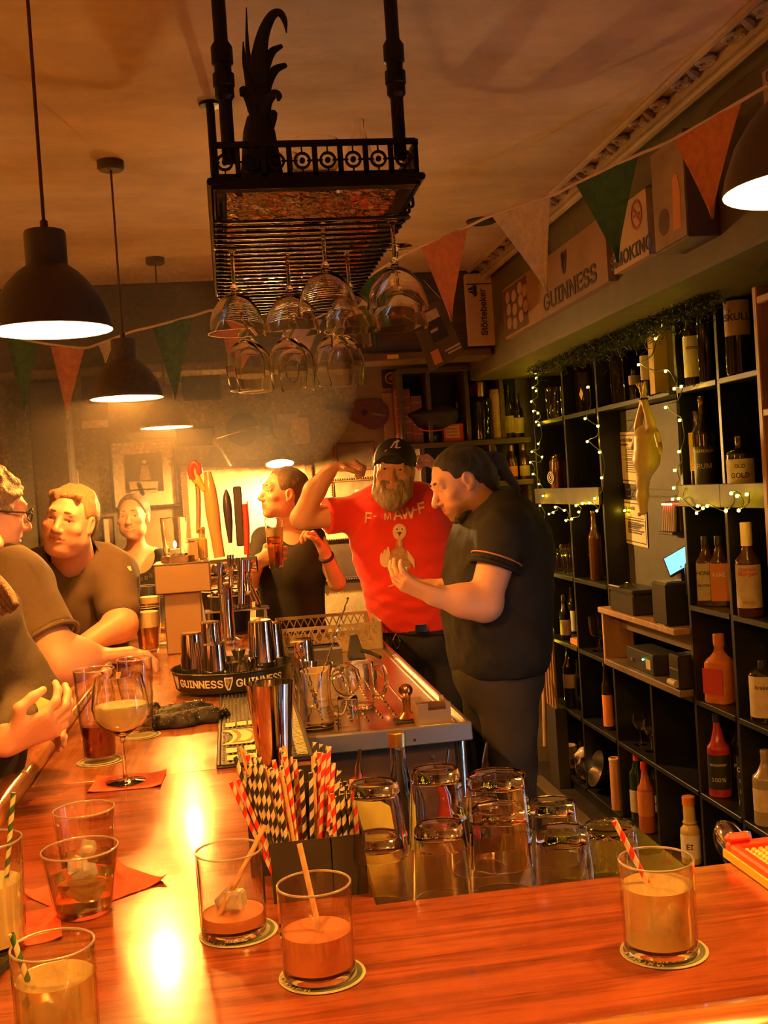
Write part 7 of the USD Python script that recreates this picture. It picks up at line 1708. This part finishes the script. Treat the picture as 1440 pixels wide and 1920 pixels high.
drape(unary_union([sg.LineString([(-.018, -.09), (-.020, -.128), (-.05, -.14)]).buffer(.004), sg.LineString([(-.020, -.128), (-.005, -.142)]).buffer(.004), sg.LineString([(.020, -.09), (.022, -.125), (.04, -.135)]).buffer(.004)]), 750, 1046, 4.5, .80, m_prt2, 'bird_feet', .0035)
m_denim = mat('dark_denim', (.022, .017, .014), .8, noise=(30, .5), bump=(220, .0005)); legs(P(788, 1192, 4.62), sd, fw, P(800, 1190, 4.66), m_denim, t)
part('belt', tube([P(788, 1176, 4.62) + sd * .180 * math.cos(a) + fw * .137 * math.sin(a) for a in np.linspace(0, 2 * math.pi, 32, endpoint=False)], .014, 6, True), m_ink, t, world=True); part('buckle', cbox(P(790, 1178, 4.46), (.05, .012, .035), .003), m_chrome, t, world=True); part('key_clip', tube(spline([P(742, 1188, 4.44), P(737, 1202, 4.43), P(744, 1216, 4.43), P(750, 1204, 4.43), P(743, 1188, 4.44)], 5), .0025, 6), m_chrome, t, world=True)

# ------------------------------------------------------------------ 2: bartender in black, seen from the side
t = thing('person', 'long haired bartender in a black T-shirt looking down at his hands, seen in profile', 'person', (*P(945, 1255, 3.62)[:2], 0))
fw = unit(-IR * .97 + IB * .22); fw[2] = 0; fw = unit(fw); sd = unit(np.cross(fw, Z3))                 # sd: his right, away from the viewer
hd = Head(P(864, 908, 3.62), unit(-IR * .86 - IU * .44 + IB * .26), unit(IU * .92 - IR * .40), 1.0)
S0, E0, W0 = P(946, 1000, 3.44), P(907, 1132, 3.40), P(812, 1117, 3.36)
S1, E1, W1 = P(925, 1000, 3.82), P(885, 1110, 3.84), P(836, 1100, 3.68)
f = bbox_field([S0, E0, W0, S1, E1, hd.w(0, 0, .13), hd.w(0, .12, 0), hd.w(0, -.12, 0), P(758, 1080, 3.36)], .07, .0045)
hd.carve(f, neck=P(922, 968, 3.62), neck_r=.058, nose=1.04)
f.cone(S0, E0, .062, .050, .03); f.cone(E0, E0 + IR * .01, .048, .046, .02); f.cone(E0, E0 * .6 + W0 * .4, .050, .048, .03); f.cone(E0 * .6 + W0 * .4, W0, .048, .031, .03)
hand(f, W0, unit(-IR * .93 + IU * .40), unit(IU * .75 + IR * .25 - IB * .5), unit(IU * .6 + IB * .1 - IR * .1 + FWD * .5), (.35, .55, .35), 1.05, thumb_in=.6)
f.cone(S1, E1, .056, .044, .03); f.cone(E1, W1, .044, .031, .03); hand(f, W1, unit(-IR * .9 + IU * .05 + IB * .30), unit(IU * .8 + IB * .4), unit(IU * .3 + IB * .8), (.3, .5, .4), 1.05, thumb_in=.5)
m = f.mesh(); part('body', m, m_skin, t, True, world=True, tint=hd.tint(m.vertices, (.98, .92, .88), stubble=.6)); hd.eyes(t, half=.8)
black_h = hair_mat('black_hair', (.016, .010, .007), (.008, .005, .004)); hd.brows(t, black_h, .0042)
g = bbox_field([hd.w(0, 0, .16), hd.w(.12, .12, 0), hd.w(-.12, -.2, -.12)], .03, .005)
hd.b(g, (0, -.020, .042), (.081, .102, .084), .02); hd.b(g, (0, -.085, -.01), (.066, .04, .065), .04); hd.b(g, (0, .082, -.005), (.088, .066, .098), .012, True); hd.b(g, (.08, .022, -.03), (.03, .045, .05), .01, True); hd.b(g, (-.08, .022, -.03), (.03, .045, .05), .01, True)
hd.b(g, (0, -.135, .020), (.034, .034, .036), .012); hd.k(g, (0, -.15, .0), (-.01, -.165, -.10), .026, .012, .02); g.rough(50, .005, 4, (1, 1, .4)); part('hair', g.mesh(), black_h, t, True, world=True, label='black hair tied back')
part('hair_tie', tube([hd.w(.020 * math.cos(a), -.112, .022 + .022 * math.sin(a)) for a in np.linspace(0, 2 * math.pi, 14, endpoint=False)], .006, 6, True), mat('hair_tie', (.35, .22, .12), .7), t, world=True)
g = bbox_field([hd.w(.07, .11, -.13), hd.w(-.07, -.02, 0)], .02, .0045)
hd.b(g, (0, .056, -.092), (.030, .026, .018), .015)
for s in (-1, 1): hd.k(g, (s * .046, .026, -.080), (s * .022, .062, -.094), .012, .014, .015)
g.rough(90, .004, 6); part('beard', g.mesh(), black_h, t, True, world=True)
ch, wa, hp = P(938, 1020, 3.63), P(928, 1150, 3.63), P(932, 1232, 3.63)
stk = [(hp, .185, .135), (wa, .185, .135), (P(934, 1085, 3.63), .19, .128), (ch, .20, .122), (P(936, 985, 3.64), .165, .085)]
f = bbox_field([S0, S1, E0 * .5 + S0 * .5, ch + fw * .2, ch - fw * .2, hp + fw * .2, hp - fw * .2, hp - sd * .2, hp + sd * .2, P(925, 945, 3.6)], .12, .007)
f.cone(S0, S0 * .42 + E0 * .58, .078, .080, .03); f.half(S0 * .52 + E0 * .48, E0 - S0); f.cone(S1, S1 * .4 + E1 * .6, .068, .066, .03); f.half(S1 * .5 + E1 * .5, E1 - S1); torso(f, stk, sd, fw, .010); f.cone(P(930, 980, 3.63), S0, .074, .076, .05); f.cone(P(930, 980, 3.63), S1, .074, .068, .05)
f.cone(P(912, 948, 3.62), P(922, 972, 3.62), .066, .070, .012, None, True); f.rough(9, .010, 13, (1, 1, .5)); f.rough(26, .004, 18)
f.half(hp + (0, 0, -.045), -Z3); q_ = S0 * .52 + E0 * .48
n_ = unit(E0 - S0); m = f.mesh()
m_bk = mat('black_cotton', (.006, .0055, .0055), .85, bump=(260, .0005)); part('tshirt', m, m_bk, t, True, world=True, label='black T-shirt')
a1, a2 = unit(np.cross(n_, sd)), None; a2 = np.cross(n_, a1); part('sleeve_trim', tube([q_ - n_ * .025 + a1 * .080 * math.cos(a) + a2 * .080 * math.sin(a) for a in np.linspace(0, 2 * math.pi, 26, endpoint=False)], .003, 6, True), mat('sleeve_trim', (.45, .22, .10), .7), t, world=True)
part('sleeve_hem', tube([q_ + a1 * .076 * math.cos(a) + a2 * .076 * math.sin(a) for a in np.linspace(0, 2 * math.pi, 26, endpoint=False)], .007, 6, True), m_bk, t, world=True)
m_jean = mat('grey_jeans', (.034, .026, .018), .85, noise=(12, .5), bump=(220, .0005)); legs(P(934, 1262, 3.63), sd, fw, P(955, 1262, 3.66), m_jean, t, seat=.135)
part('wallet', cbox(P(944, 1244, 3.49), (.06, .02, .035), .004), m_mugc, t, world=True); part('tattoo_bands', [tube([E1 * (1 - u) + W1 * u + unit(np.cross(W1 - E1, Z3)) * .043 * (1 - .25 * u) * math.cos(a) + unit(np.cross(np.cross(W1 - E1, Z3), W1 - E1)) * .043 * (1 - .25 * u) * math.sin(a) for a in np.linspace(0, 2 * math.pi, 16, endpoint=False)], .0035, 5, True) for u in (.15, .3, .45, .6)], m_ink, t, world=True, kind='stuff')

# ------------------------------------------------------------------ 3: woman with a pint
t = thing('person', 'woman in a black scoop neck top holding a pint and looking to the left', 'person', (*P(545, 1160, 5.09)[:2], 0))
fw = unit(IB * .75 - IR * .60); fw[2] = 0; fw = unit(fw); sd = unit(np.cross(fw, Z3)); sd = -sd if sd @ IR < 0 else sd
hd = Head(P(530, 928, 5.02), unit(-IR * .88 + IB * .42 + IU * .05), unit(IU + .10 * IR), 1.0)
S0, E0, W0 = P(492, 1012, 5.04), P(468, 1092, 4.90), P(486, 1052, 4.76); S1, E1, W1 = P(592, 1008, 5.10), P(632, 1092, 4.94), P(606, 1030, 4.80)
f = bbox_field([S0, E0, W0, S1, E1, W1, hd.w(0, 0, .13), hd.w(0, .12, 0), hd.w(0, -.13, 0), P(590, 985, 4.76), P(545, 1090, 5.04)], .08, .0045)
hd.carve(f, neck=P(545, 1000, 5.08), neck_r=.046, jaw=.85, full=.96, smile=.5); f.cone(P(512, 1020, 5.08), P(575, 1018, 5.10), .070, .070, .05); f.cone(P(545, 1050, 5.04), P(545, 1090, 5.04), .09, .09, .06)
f.cone(S0, E0, .042, .036, .03); f.cone(E0, W0, .036, .026, .02); hand(f, W0, unit(IR * .75 + IU * .35 + IB * .1), unit(-IB * .85 + IR * .4), unit(IU), (.45, .75, .55), .92, thumb_in=.2)
f.cone(S1, E1, .042, .036, .03); f.cone(E1, W1, .036, .025, .02); hand(f, W1, unit(-IR * .55 + IU * .75), unit(-IR * .5 - IU * .6 + IB * .3), unit(IB), (.8, 1.1, .8), .92, thumb_in=.8)
m = f.mesh(); part('body', m, m_skin, t, True, world=True, tint=hd.tint(m.vertices, (1.05, 1.0, .96), (.85, .45, .42))); hd.eyes(t)
blond_d = hair_mat('dark_blond_hair', (.17, .10, .045), (.08, .045, .02)); hd.brows(t, blond_d, .0028)


def pulled_hair(hd, t, m, bun=True, seed=4, low=0.):
    g = bbox_field([hd.w(0, 0, .16), hd.w(.12, .12, 0), hd.w(-.12, -.2, -.12)], .03, .005)
    hd.b(g, (0, -.020, .046), (.082, .104, .084), .02); hd.b(g, (0, -.075, -.005), (.062, .04, .06), .04); hd.b(g, (0, .082, .010), (.083, .066, .100), .012, True)
    for s in (-1, 1): hd.b(g, (s * .078, .012, -.03), (.03, .05, .05), .01, True)
    if bun: hd.b(g, (0, -.125, .01), (.032, .03, .034), .015)
    g.rough(60, .003, seed, (1, 1, .4)); part('hair', g.mesh(), m, t, True, world=True)


pulled_hair(hd, t, blond_d)
def lower_top(stk, sd, fw, neck, neck_r, straps, mcol, t, pts, nm='top', scoop=None, hem=None, cuts=(), rough=.006, lab=None):
    f = bbox_field(pts, .10, .007); torso(f, stk, sd, fw, .010)
    for a, b, r1, r2 in straps: f.cone(a, b, r1, r2, .03)
    if scoop is not None: f.ball(scoop[0], scoop[1], None, .008, True)
    f.rough(11, rough, 23, (1, 1, .6))
    if hem is not None: f.half(hem, -Z3)
    for c, n in cuts: f.half(c, n)
    m = f.mesh(); part(nm, m, mcol, t, True, world=True, label=lab); return m


stk = [(P(545, 1160, 5.10), .155, .11), (P(545, 1110, 5.09), .135, .10), (P(545, 1060, 5.07), .150, .115), (P(545, 1025, 5.10), .150, .080)]
lower_top(stk, sd, fw, None, 0, [(P(512, 1010, 5.10), P(497, 1010, 5.06), .045, .05), (P(578, 1006, 5.12), P(590, 1008, 5.10), .045, .05), (S0, S0 * .45 + E0 * .55, .050, .047)], mat('black_top', (.016, .014, .013), .8, bump=(200, .0005)), t, [P(470, 1000, 4.94), P(610, 1000, 5.14), P(545, 1175, 4.94), P(545, 1175, 5.0)], 'top', (P(548, 988, 4.94), (.075, .16, .085)))
legs(P(548, 1180, 5.11), sd, fw, P(550, 1180, 5.14), m_denim, t, seat=.11); part('wristband', tube([E1 * .22 + W1 * .78 + unit(np.cross(W1 - E1, IB)) * .026 * math.cos(a) + unit(np.cross(np.cross(W1 - E1, IB), W1 - E1)) * .026 * math.sin(a) for a in np.linspace(0, 2 * math.pi, 18, endpoint=False)], .010, 6, True), m_ink, t, world=True, label='dark wristwatch')
b0, b1 = P(518, 1066, 4.70), P(513, 972, 4.72); L = np.linalg.norm(b1 - b0)
t = thing('pint_glass', 'pint of beer with a bright head held by the woman in the black top', 'glass', b0); M = np.eye(4); M[:3, 2] = unit(b1 - b0); M[:3, 0] = unit(np.cross([0, 1, 0], M[:3, 2])); M[:3, 1] = np.cross(M[:3, 2], M[:3, 0])
tw = lambda m_: m_.copy().apply_transform(M); part('glass', tw(tumbler(L, .030, .040, .012)), m_glass, t, 45); part('beer', tw(fill(.0125, L * .62, .030, .040, L)), amber, t); part('foam', tw(lathe([(0, L * .625), (.0345, L * .625), (.0365, L * .80), (0, L * .82)], 28)), mat('beer_foam', (.85, .72, .42)), t)

# ------------------------------------------------------------------ 4: smiling woman at the back
t = thing('person', 'smiling woman in a black top with a sequinned scalloped neckline at the back', 'person', (*P(255, 1150, 5.5)[:2], 0))
fw = unit(IB + .12 * IR); fw[2] = 0; fw = unit(fw); sd = unit(np.cross(fw, Z3)); sd = -sd if sd @ IR < 0 else sd
hd = Head(P(250, 972, 5.45), unit(IB - IR * .04), unit(IU - .06 * IR), .95); S0, S1 = P(214, 1062, 5.5), P(303, 1050, 5.5); E0, E1 = P(205, 1150, 5.45), P(318, 1135, 5.45)
f = bbox_field([S0, S1, E0, E1, hd.w(0, 0, .13), hd.w(0, .12, 0), hd.w(0, -.13, 0), P(258, 1120, 5.35)], .08, .0045)
hd.carve(f, neck=P(257, 1040, 5.51), neck_r=.045, jaw=.85, full=1.0, smile=1.3, cheek=1.1, open_=.004); f.cone(P(232, 1056, 5.52), P(286, 1050, 5.52), .066, .066, .05); f.cone(P(258, 1075, 5.47), P(258, 1110, 5.46), .085, .08, .05)
W0_, W1_ = P(225, 1190, 5.3), P(300, 1180, 5.3)
f.cone(S0, E0, .042, .036, .03); f.cone(S1, E1, .042, .036, .03)
m = f.mesh(); part('body', m, m_skin, t, True, world=True, tint=hd.tint(m.vertices, (1.08, 1.02, .98), (.85, .40, .38), .2)); hd.eyes(t); hd.brows(t, blond_d, .0028); pulled_hair(hd, t, hair_mat('brown_pulled_hair', (.17, .095, .042), (.08, .045, .02)), True)
part('teeth', tube(spline([hd.w(-.018, .084, -.0545), hd.w(0, .0915, -.057), hd.w(.018, .084, -.0545)], 4), .0050, 6), m_white, t, world=True)
stk = [(P(258, 1190, 5.52), .15, .105), (P(258, 1140, 5.51), .135, .10), (P(258, 1095, 5.50), .150, .11), (P(258, 1072, 5.52), .135, .085)]
top = lower_top(stk, sd, fw, None, 0, [(P(232, 1062, 5.52), P(217, 1062, 5.5), .05, .052), (P(282, 1056, 5.52), P(300, 1052, 5.5), .05, .052), (S0, E0, .050, .044), (S1, E1, .050, .044), (E0, W0_, .044, .034), (E1, W1_, .044, .034)], mat('black_top', (.016, .014, .013)), t, [P(190, 1040, 5.4), P(330, 1040, 5.5), P(258, 1210, 5.3), P(258, 1210, 5.7)], 'top', (P(259, 1044, 5.40), (.080, .20, .085)))
seq = [P(259 + 44 * math.cos(a), 1046 + 40 * math.sin(a), 5.40) for a in np.linspace(.15, math.pi - .15, 15)]
for i, q in enumerate(seq):
    hits = [o.ray.intersects_location([q + IB * .4], [FWD], multiple_hits=False)[0] for o in (top, m)]; hits = [x[0] for x in hits if len(x)]; q = min(hits, key=lambda x: (x - EYE) @ FWD) if hits else q; part('sequin_scallop', cbox(q + IB * .004, (.022, .004, .026), .002, M=np.block([[np.stack([sd, -fw, Z3], 1), np.zeros((3, 1))], [np.zeros((1, 3)), np.ones((1, 1))]])), m_chrome, t, world=True)
legs(P(258, 1215, 5.54), sd, fw, P(258, 1215, 5.56), m_denim, t, seat=.105)

# ------------------------------------------------------------------ 5: fair haired man leaning on the bar
t = thing('person', 'fair haired heavy man in a dark polo shirt leaning on the bar at left', 'person', (*P(140, 1250, 3.95)[:2], 0))
fw = unit(IB + .35 * IR); fw[2] = 0; fw = unit(fw); sd = unit(np.cross(fw, Z3)); sd = -sd if sd @ IR < 0 else sd
hd = Head(P(130, 977, 3.62), unit(IB - IR * .12 - IU * .06), unit(IU * .97 + .20 * IR), .96); S0, S1 = P(58, 1085, 3.80), P(212, 1085, 3.80); E1, W1 = P(226, 1172, 3.62), P(165, 1205, 3.52); E0, W0 = P(40, 1210, 3.72), P(110, 1240, 3.45)
f = bbox_field([S0, S1, E0, E1, W0, W1, hd.w(0, 0, .14), hd.w(0, .13, 0), hd.w(0, -.14, 0), P(120, 1250, 3.4)], .09, .0045)
hd.carve(f, neck=P(138, 1056, 3.78), neck_r=.070, full=1.09, jaw=1.15, cheek=1.08, open_=.0025); hd.b(f, (0, .035, -.100), (.050, .036, .024), .03)
f.cone(S1, E1, .064, .052, .03); f.cone(E1, W1, .052, .034, .03); hand(f, W1, unit(-IR * .9 - IU * .4), unit(-Z3), unit(IB), (.3, .3, .3), 1.05); f.cone(S0, E0, .064, .050, .03); f.cone(E0, W0, .05, .034, .03); hand(f, W0, unit(IR), unit(-Z3), unit(-IB), (.3, .4, .3), 1.05)
f.cone(P(118, 1096, 3.83), P(156, 1096, 3.83), .085, .085, .04)
m = f.mesh(); part('body', m, m_skin, t, True, world=True, tint=hd.tint(m.vertices, (1, .90, .84), (.8, .5, .48), .25)); hd.eyes(t, half=.35); ginger = hair_mat('reddish_blond_hair', (.34, .17, .06), (.20, .09, .03)); hd.brows(t, ginger, .0035)
g = bbox_field([hd.w(0, 0, .16), hd.w(.12, .12, 0), hd.w(-.12, -.16, -.12)], .03, .005); hd.b(g, (0, -.022, .040), (.083, .102, .088), .02); hd.b(g, (0, -.075, -.02), (.066, .04, .07), .04); hd.b(g, (-.01, .085, .01), (.078, .066, .085), .012, True)
for s in (-1, 1): hd.b(g, (s * .08, .006, -.02), (.022, .03, .05), .01, True)
hd.k(g, (.06, .035, .085), (-.045, .062, .098), .016, .012, .02); g.rough(55, .005, 9, (1, 1, .5)); part('hair', g.mesh(), ginger, t, True, world=True)
stk = [(P(118, 1262, 3.95), .19, .165), (P(120, 1200, 3.92), .195, .17), (P(128, 1140, 3.86), .205, .15), (P(138, 1095, 3.83), .20, .12)]
m_polo = mat('brown_polo', (.075, .045, .022), .85, bump=(240, .0006)); f = bbox_field([S0, S1, E1, P(30, 1180, 3.6), P(145, 1280, 3.6), P(145, 1280, 4.2)], .12, .007)
torso(f, stk, sd, fw, .012); f.cone(P(120, 1068, 3.82), S0, .085, .078, .05); f.cone(P(158, 1066, 3.82), S1, .085, .078, .05); f.cone(S1, S1 * .25 + E1 * .75, .078, .074, .03); f.cone(S0, S0 * .3 + E0 * .7, .078, .074, .03)
f.cone(P(134, 1040, 3.76), P(136, 1072, 3.76), .078, .066, .012, None, True); f.cone(P(126, 1066, 3.66), P(116, 1112, 3.68), .055, .006, .004, None, True); f.rough(8, .010, 31, (1, 1, .6)); f.rough(24, .004, 32); f.half(P(145, 1262, 3.95) + (0, 0, -.03), -Z3)
polo = f.mesh(); part('polo_shirt', polo, m_polo, t, True, world=True, label='dark brown polo shirt')
ca_, cb_ = hd.w(0, -.018, -.085), P(138, 1062, 3.79); cv_ = cb_ - ca_
f = bbox_field([ca_, cb_, cb_ + fw * .12, cb_ - fw * .12], .10, .004)
f.cone(ca_ + cv_ * .5, cb_ + cv_ * .22, .094, .118, .01); f.cone(ca_, cb_ + cv_ * .6, .078, .108, .004, None, True); f.half(ca_ + cv_ * .62, -unit(cv_)); f.half(cb_ + cv_ * .30, unit(cv_))
f.cone(cb_ + fw * .10 + Z3 * .09 - sd * .01, cb_ + fw * .115 - Z3 * .06 - sd * .01, .050, .004, .004, None, True)
part('collar', f.mesh(), mat('polo_collar', (.10, .06, .03), .85), t, True, world=True)
loc, ir, _ = polo.ray.intersects_location([P(161, 1084, 3.2)], [FWD], multiple_hits=False); q = (loc[0] if len(loc) else P(161, 1084, 3.66)); part('chest_emblem', tri(m3.Manifold.hull_points(np.array([q + IB * e + IR * a + IU * b for e in (.001, .004) for a, b in ((-.010, -.007), (.010, -.007), (.006, .008), (-.004, .008))]))), m_inkw, t, False, world=True, label='small white chest emblem')
legs(P(112, 1285, 3.97), sd, fw, P(100, 1280, 4.0), m_denim, t, seat=.16)

# ------------------------------------------------------------------ 6: man with glasses at the left edge
t = thing('person', 'curly haired man with glasses in an olive T-shirt, at the left edge', 'person', (*P(-20, 1280, 3.0)[:2], 0))
fw = unit(IR * .80 - IB * .45); fw[2] = 0; fw = unit(fw); sd = unit(np.cross(fw, Z3))                 # sd: his right, towards the viewer
hd = Head(P(-22, 964, 2.92), unit(IR * .78 + FWD * .50 - IU * .12), unit(IU + .08 * IR), 1.0); S0, E0, W0 = P(25, 1095, 2.80), P(112, 1240, 2.72), P(176, 1232, 2.80); S1, E1 = P(10, 1090, 3.25), P(70, 1200, 3.3)
f = bbox_field([S0, E0, W0, S1, E1, hd.w(0, 0, .13), hd.w(0, .12, 0), hd.w(0, -.13, 0), P(235, 1230, 2.8)], .09, .0045)
hd.carve(f, neck=P(-25, 1050, 3.0), neck_r=.062, full=1.04); f.cone(S0, E0, .066, .056, .03); f.cone(E0, E0 * .5 + W0 * .5, .056, .050, .03); f.cone(E0 * .5 + W0 * .5, W0, .050, .034, .03); hand(f, W0, unit(IR * .95 + IU * .12 + FWD * .3), unit(-Z3 + .2 * IR), unit(FWD), (.35, .55, .5), 1.05, thumb_in=.4); f.cone(S1, E1, .06, .05, .03)
m = f.mesh(); part('body', m, m_skin, t, True, world=True, tint=hd.tint(m.vertices, (1, .92, .86))); hd.eyes(t); hd.brows(t, grey, .003)
g = bbox_field([hd.w(0, 0, .17), hd.w(.13, .13, 0), hd.w(-.13, -.16, -.12)], .03, .005); hd.b(g, (0, -.022, .044), (.086, .106, .089), .02); hd.b(g, (0, -.080, -.02), (.068, .045, .075), .04); hd.b(g, (0, .092, -.02), (.09, .070, .095), .012, True)
for s in (-1, 1): hd.b(g, (s * .085, .006, -.03), (.024, .032, .055), .01, True)
g.rough(55, .009, 12); part('hair', g.mesh(), hair_mat('curly_brown_hair', (.33, .22, .11), (.16, .10, .05), (30, 30, 30)), t, True, world=True, label='curly greying brown hair')
gl = part('glasses', [tube([hd.w(s * .031 + .021 * math.cos(a), .1035 - .004 * abs(math.cos(a)), .012 + .017 * math.sin(a)) for a in np.linspace(0, 2 * math.pi, 18, endpoint=False)], .0022, 6, True) for s in (-1, 1)] + [tube([hd.w(s * .052, .100, .016), hd.w(s * .078, .088, .018), hd.w(s * .083, -.005, .012)], .0024, 6) for s in (-1, 1)] + [tube([hd.w(-.010, .104, .014), hd.w(.010, .104, .014)], .002, 6)], m_ink, t, world=True, label='thin dark framed glasses', kind='stuff')
stk = [(P(-20, 1285, 3.02), .19, .14), (P(-18, 1210, 3.02), .19, .14), (P(-14, 1150, 3.02), .20, .13), (P(-14, 1105, 3.02), .19, .11)]
m_olv = mat('olive_tshirt', (.105, .068, .030), .85, bump=(240, .0006)); f = bbox_field([S0, S1, E0, P(-90, 1290, 2.8), P(40, 1290, 3.2), P(-110, 1100, 3.0), P(-30, 1060, 2.9)], .12, .007)
f.cone(S0, S0 * .15 + E0 * .85, .080, .084, .03); f.half(S0 * .25 + E0 * .75, E0 - S0); f.cone(S1, E1 * .7 + S1 * .3, .078, .072, .03); torso(f, stk, sd, fw, .012); f.cone(P(-18, 1085, 3.02), S0, .084, .080, .05); f.cone(P(-18, 1085, 3.02), S1, .084, .078, .05);  f.cone(P(-24, 1030, 3.0), P(-22, 1068, 3.0), .068, .072, .012, None, True)
f.rough(8, .011, 41, (1, 1, .6)); f.rough(24, .004, 42); f.half(P(-20, 1285, 3.02) + (0, 0, -.03), -Z3)
m = f.mesh(); q_ = S0 * .25 + E0 * .75; n_ = unit(E0 - S0); part('tshirt', m, m_olv, t, True, world=True, label='olive brown T-shirt')
a1 = unit(np.cross(n_, FWD)); a2 = np.cross(n_, a1); part('sleeve_hem', tube([q_ + a1 * .080 * math.cos(a) + a2 * .080 * math.sin(a) for a in np.linspace(0, 2 * math.pi, 26, endpoint=False)], .007, 6, True), m_olv, t, world=True)
legs(P(-22, 1305, 3.04), sd, fw, P(-25, 1300, 3.06), m_denim, t, seat=.14)

# ------------------------------------------------------------------ 7: woman cut off at the left edge
t = thing('person', 'long haired woman in a dark pearl-buttoned cardigan, mostly cut off at the left edge', 'person', (*P(-110, 1420, 2.15)[:2], 0))
fw = unit(IR * .72 + FWD * .60); fw[2] = 0; fw = unit(fw); sd = unit(np.cross(fw, Z3))
hd = Head(P(-105, 985, 2.12), unit(IR * .85 + FWD * .4 - IU * .15), unit(IU), .97); S0, E0, W0 = P(-30, 1165, 2.08), P(62, 1318, 2.16), P(8, 1392, 1.96); S1, E1, W1 = P(-130, 1170, 2.30), P(-60, 1330, 2.36), P(-6, 1368, 2.12)
f = bbox_field([hd.w(0, 0, .13), hd.w(0, .12, 0), hd.w(0, -.13, 0), P(-110, 1150, 2.2), W0, W1, P(120, 1320, 2.1), P(90, 1430, 1.95)], .07, .004)
hd.carve(f, neck=P(-118, 1120, 2.18), neck_r=.047, jaw=.88); f.cone(E0 * .25 + W0 * .75, W0, .034, .026, .02); hand(f, W0, unit(IR * .92 + IU * .36 + FWD * .2), unit(IU * .6 + FWD * .6 - IR * .2), unit(IU * .8 - FWD * .3), (.45, .7, .5), .95, thumb_in=.7); f.cone(E1 * .25 + W1 * .75, W1, .034, .026, .02); hand(f, W1, unit(IR * .96 + IU * .15), unit(-IU * .6 + IB * .7), unit(IU * .7 + IB * .4), (.35, .6, .5), .95, thumb_in=.6)
m = f.mesh(); part('body', m, m_skin, t, True, world=True, tint=hd.tint(m.vertices, (1.05, .98, .92), (.85, .42, .40))); hd.eyes(t); ham = hair_mat('long_auburn_hair', (.20, .085, .03), (.08, .03, .012)); hd.brows(t, ham, .0026); pulled_hair(hd, t, ham, False)
for k in range(26):
    a = -2.6 + k * .2; x0, y0 = .080 * math.cos(a), -.03 + .075 * math.sin(a); base_ = hd.w(x0, y0 - .01, .02); pts = [base_]
    for j in range(1, 9): pts.append(base_ + hd.R @ np.array([x0 * .35 * j / 8, -.018 * j / 8, 0]) - Z3 * (.042 * j) + fw * .012 * math.sin(j * 1.5 + k) + sd * .012 * math.cos(j * 1.3 + k * 1.7))
    part('lock', tube(spline(pts, 3), np.linspace(.017, .007, 25), 7), ham, t, True, world=True)
for k in range(10):
    x = -46 + k * 9; pts = [P(-95 + k * 3, 1000, 2.02)] + [P(-80 + (x + 80) * j / 6 + 5 * math.sin(j * 1.9 + k * 1.3), 1000 + 31 * j * (1 - .03 * k), 1.98 - .004 * j + .012 * math.cos(j + k)) for j in range(1, 7)]
    part('lock', tube(spline(pts, 4), np.linspace(.016, .006, 25), 7), ham, t, True, world=True)
m_card = mat('dark_cardigan', (.045, .034, .020), .9, bump=(160, .0012)); stk = [(P(-112, 1430, 2.2), .17, .13), (P(-112, 1340, 2.2), .15, .115), (P(-108, 1250, 2.2), .165, .125), (P(-110, 1185, 2.2), .160, .095)]
f = bbox_field([S0, S1, E0, E1, W0, W1, P(-112, 1450, 2.1), P(-200, 1450, 2.3), P(-200, 1180, 2.3)], .09, .007)
torso(f, stk, sd, fw, .012); f.cone(P(-112, 1160, 2.2), S0, .070, .066, .05); f.cone(P(-112, 1160, 2.2), S1, .070, .066, .05); f.cone(S0, E0, .064, .056, .03); f.cone(E0, E0 * .22 + W0 * .78, .055, .040, .03); f.cone(S1, E1, .064, .056, .03); f.cone(E1, E1 * .22 + W1 * .78, .055, .040, .03); f.ball(P(-60, 1265, 2.12), (.075, .075, .075), None, .04); f.rough(10, .009, 51); f.rough(30, .003, 52)
cm = f.mesh(); part('cardigan', cm, m_card, t, True, world=True, label='dark knitted cardigan')
for x, y in ((50, 1261), (0, 1275)):
    loc, ir, _ = cm.ray.intersects_location([P(x, y, 1.7)], [FWD], multiple_hits=False); q = loc[0] if len(loc) else P(x, y, 2.1); part('pearl_button', move(trimesh.creation.icosphere(2, .0055), q), mat('pearl', (.85, .78, .68), .2, coat=.5), t, True, world=True)
legs(P(-114, 1450, 2.22), sd, fw, P(-114, 1450, 2.22), m_denim, t, seat=.12)
q = P(72, 1332, 2.06); lw = ext(sg.Polygon([(-.034, .004), (-.022, -.014), (.010, -.018), (.036, -.004), (.022, .014), (-.012, .020)]).buffer(.004), .014); lw = place(lw, q, unit(IR * .9 - IU * .2), unit(IU * .8 + FWD * .4)); single('lemon_wedge', lw, mat('pale_fruit', (.80, .55, .20), .45), 'pale yellow wedge held in the fingers of the woman at the left edge', 'lemon wedge')
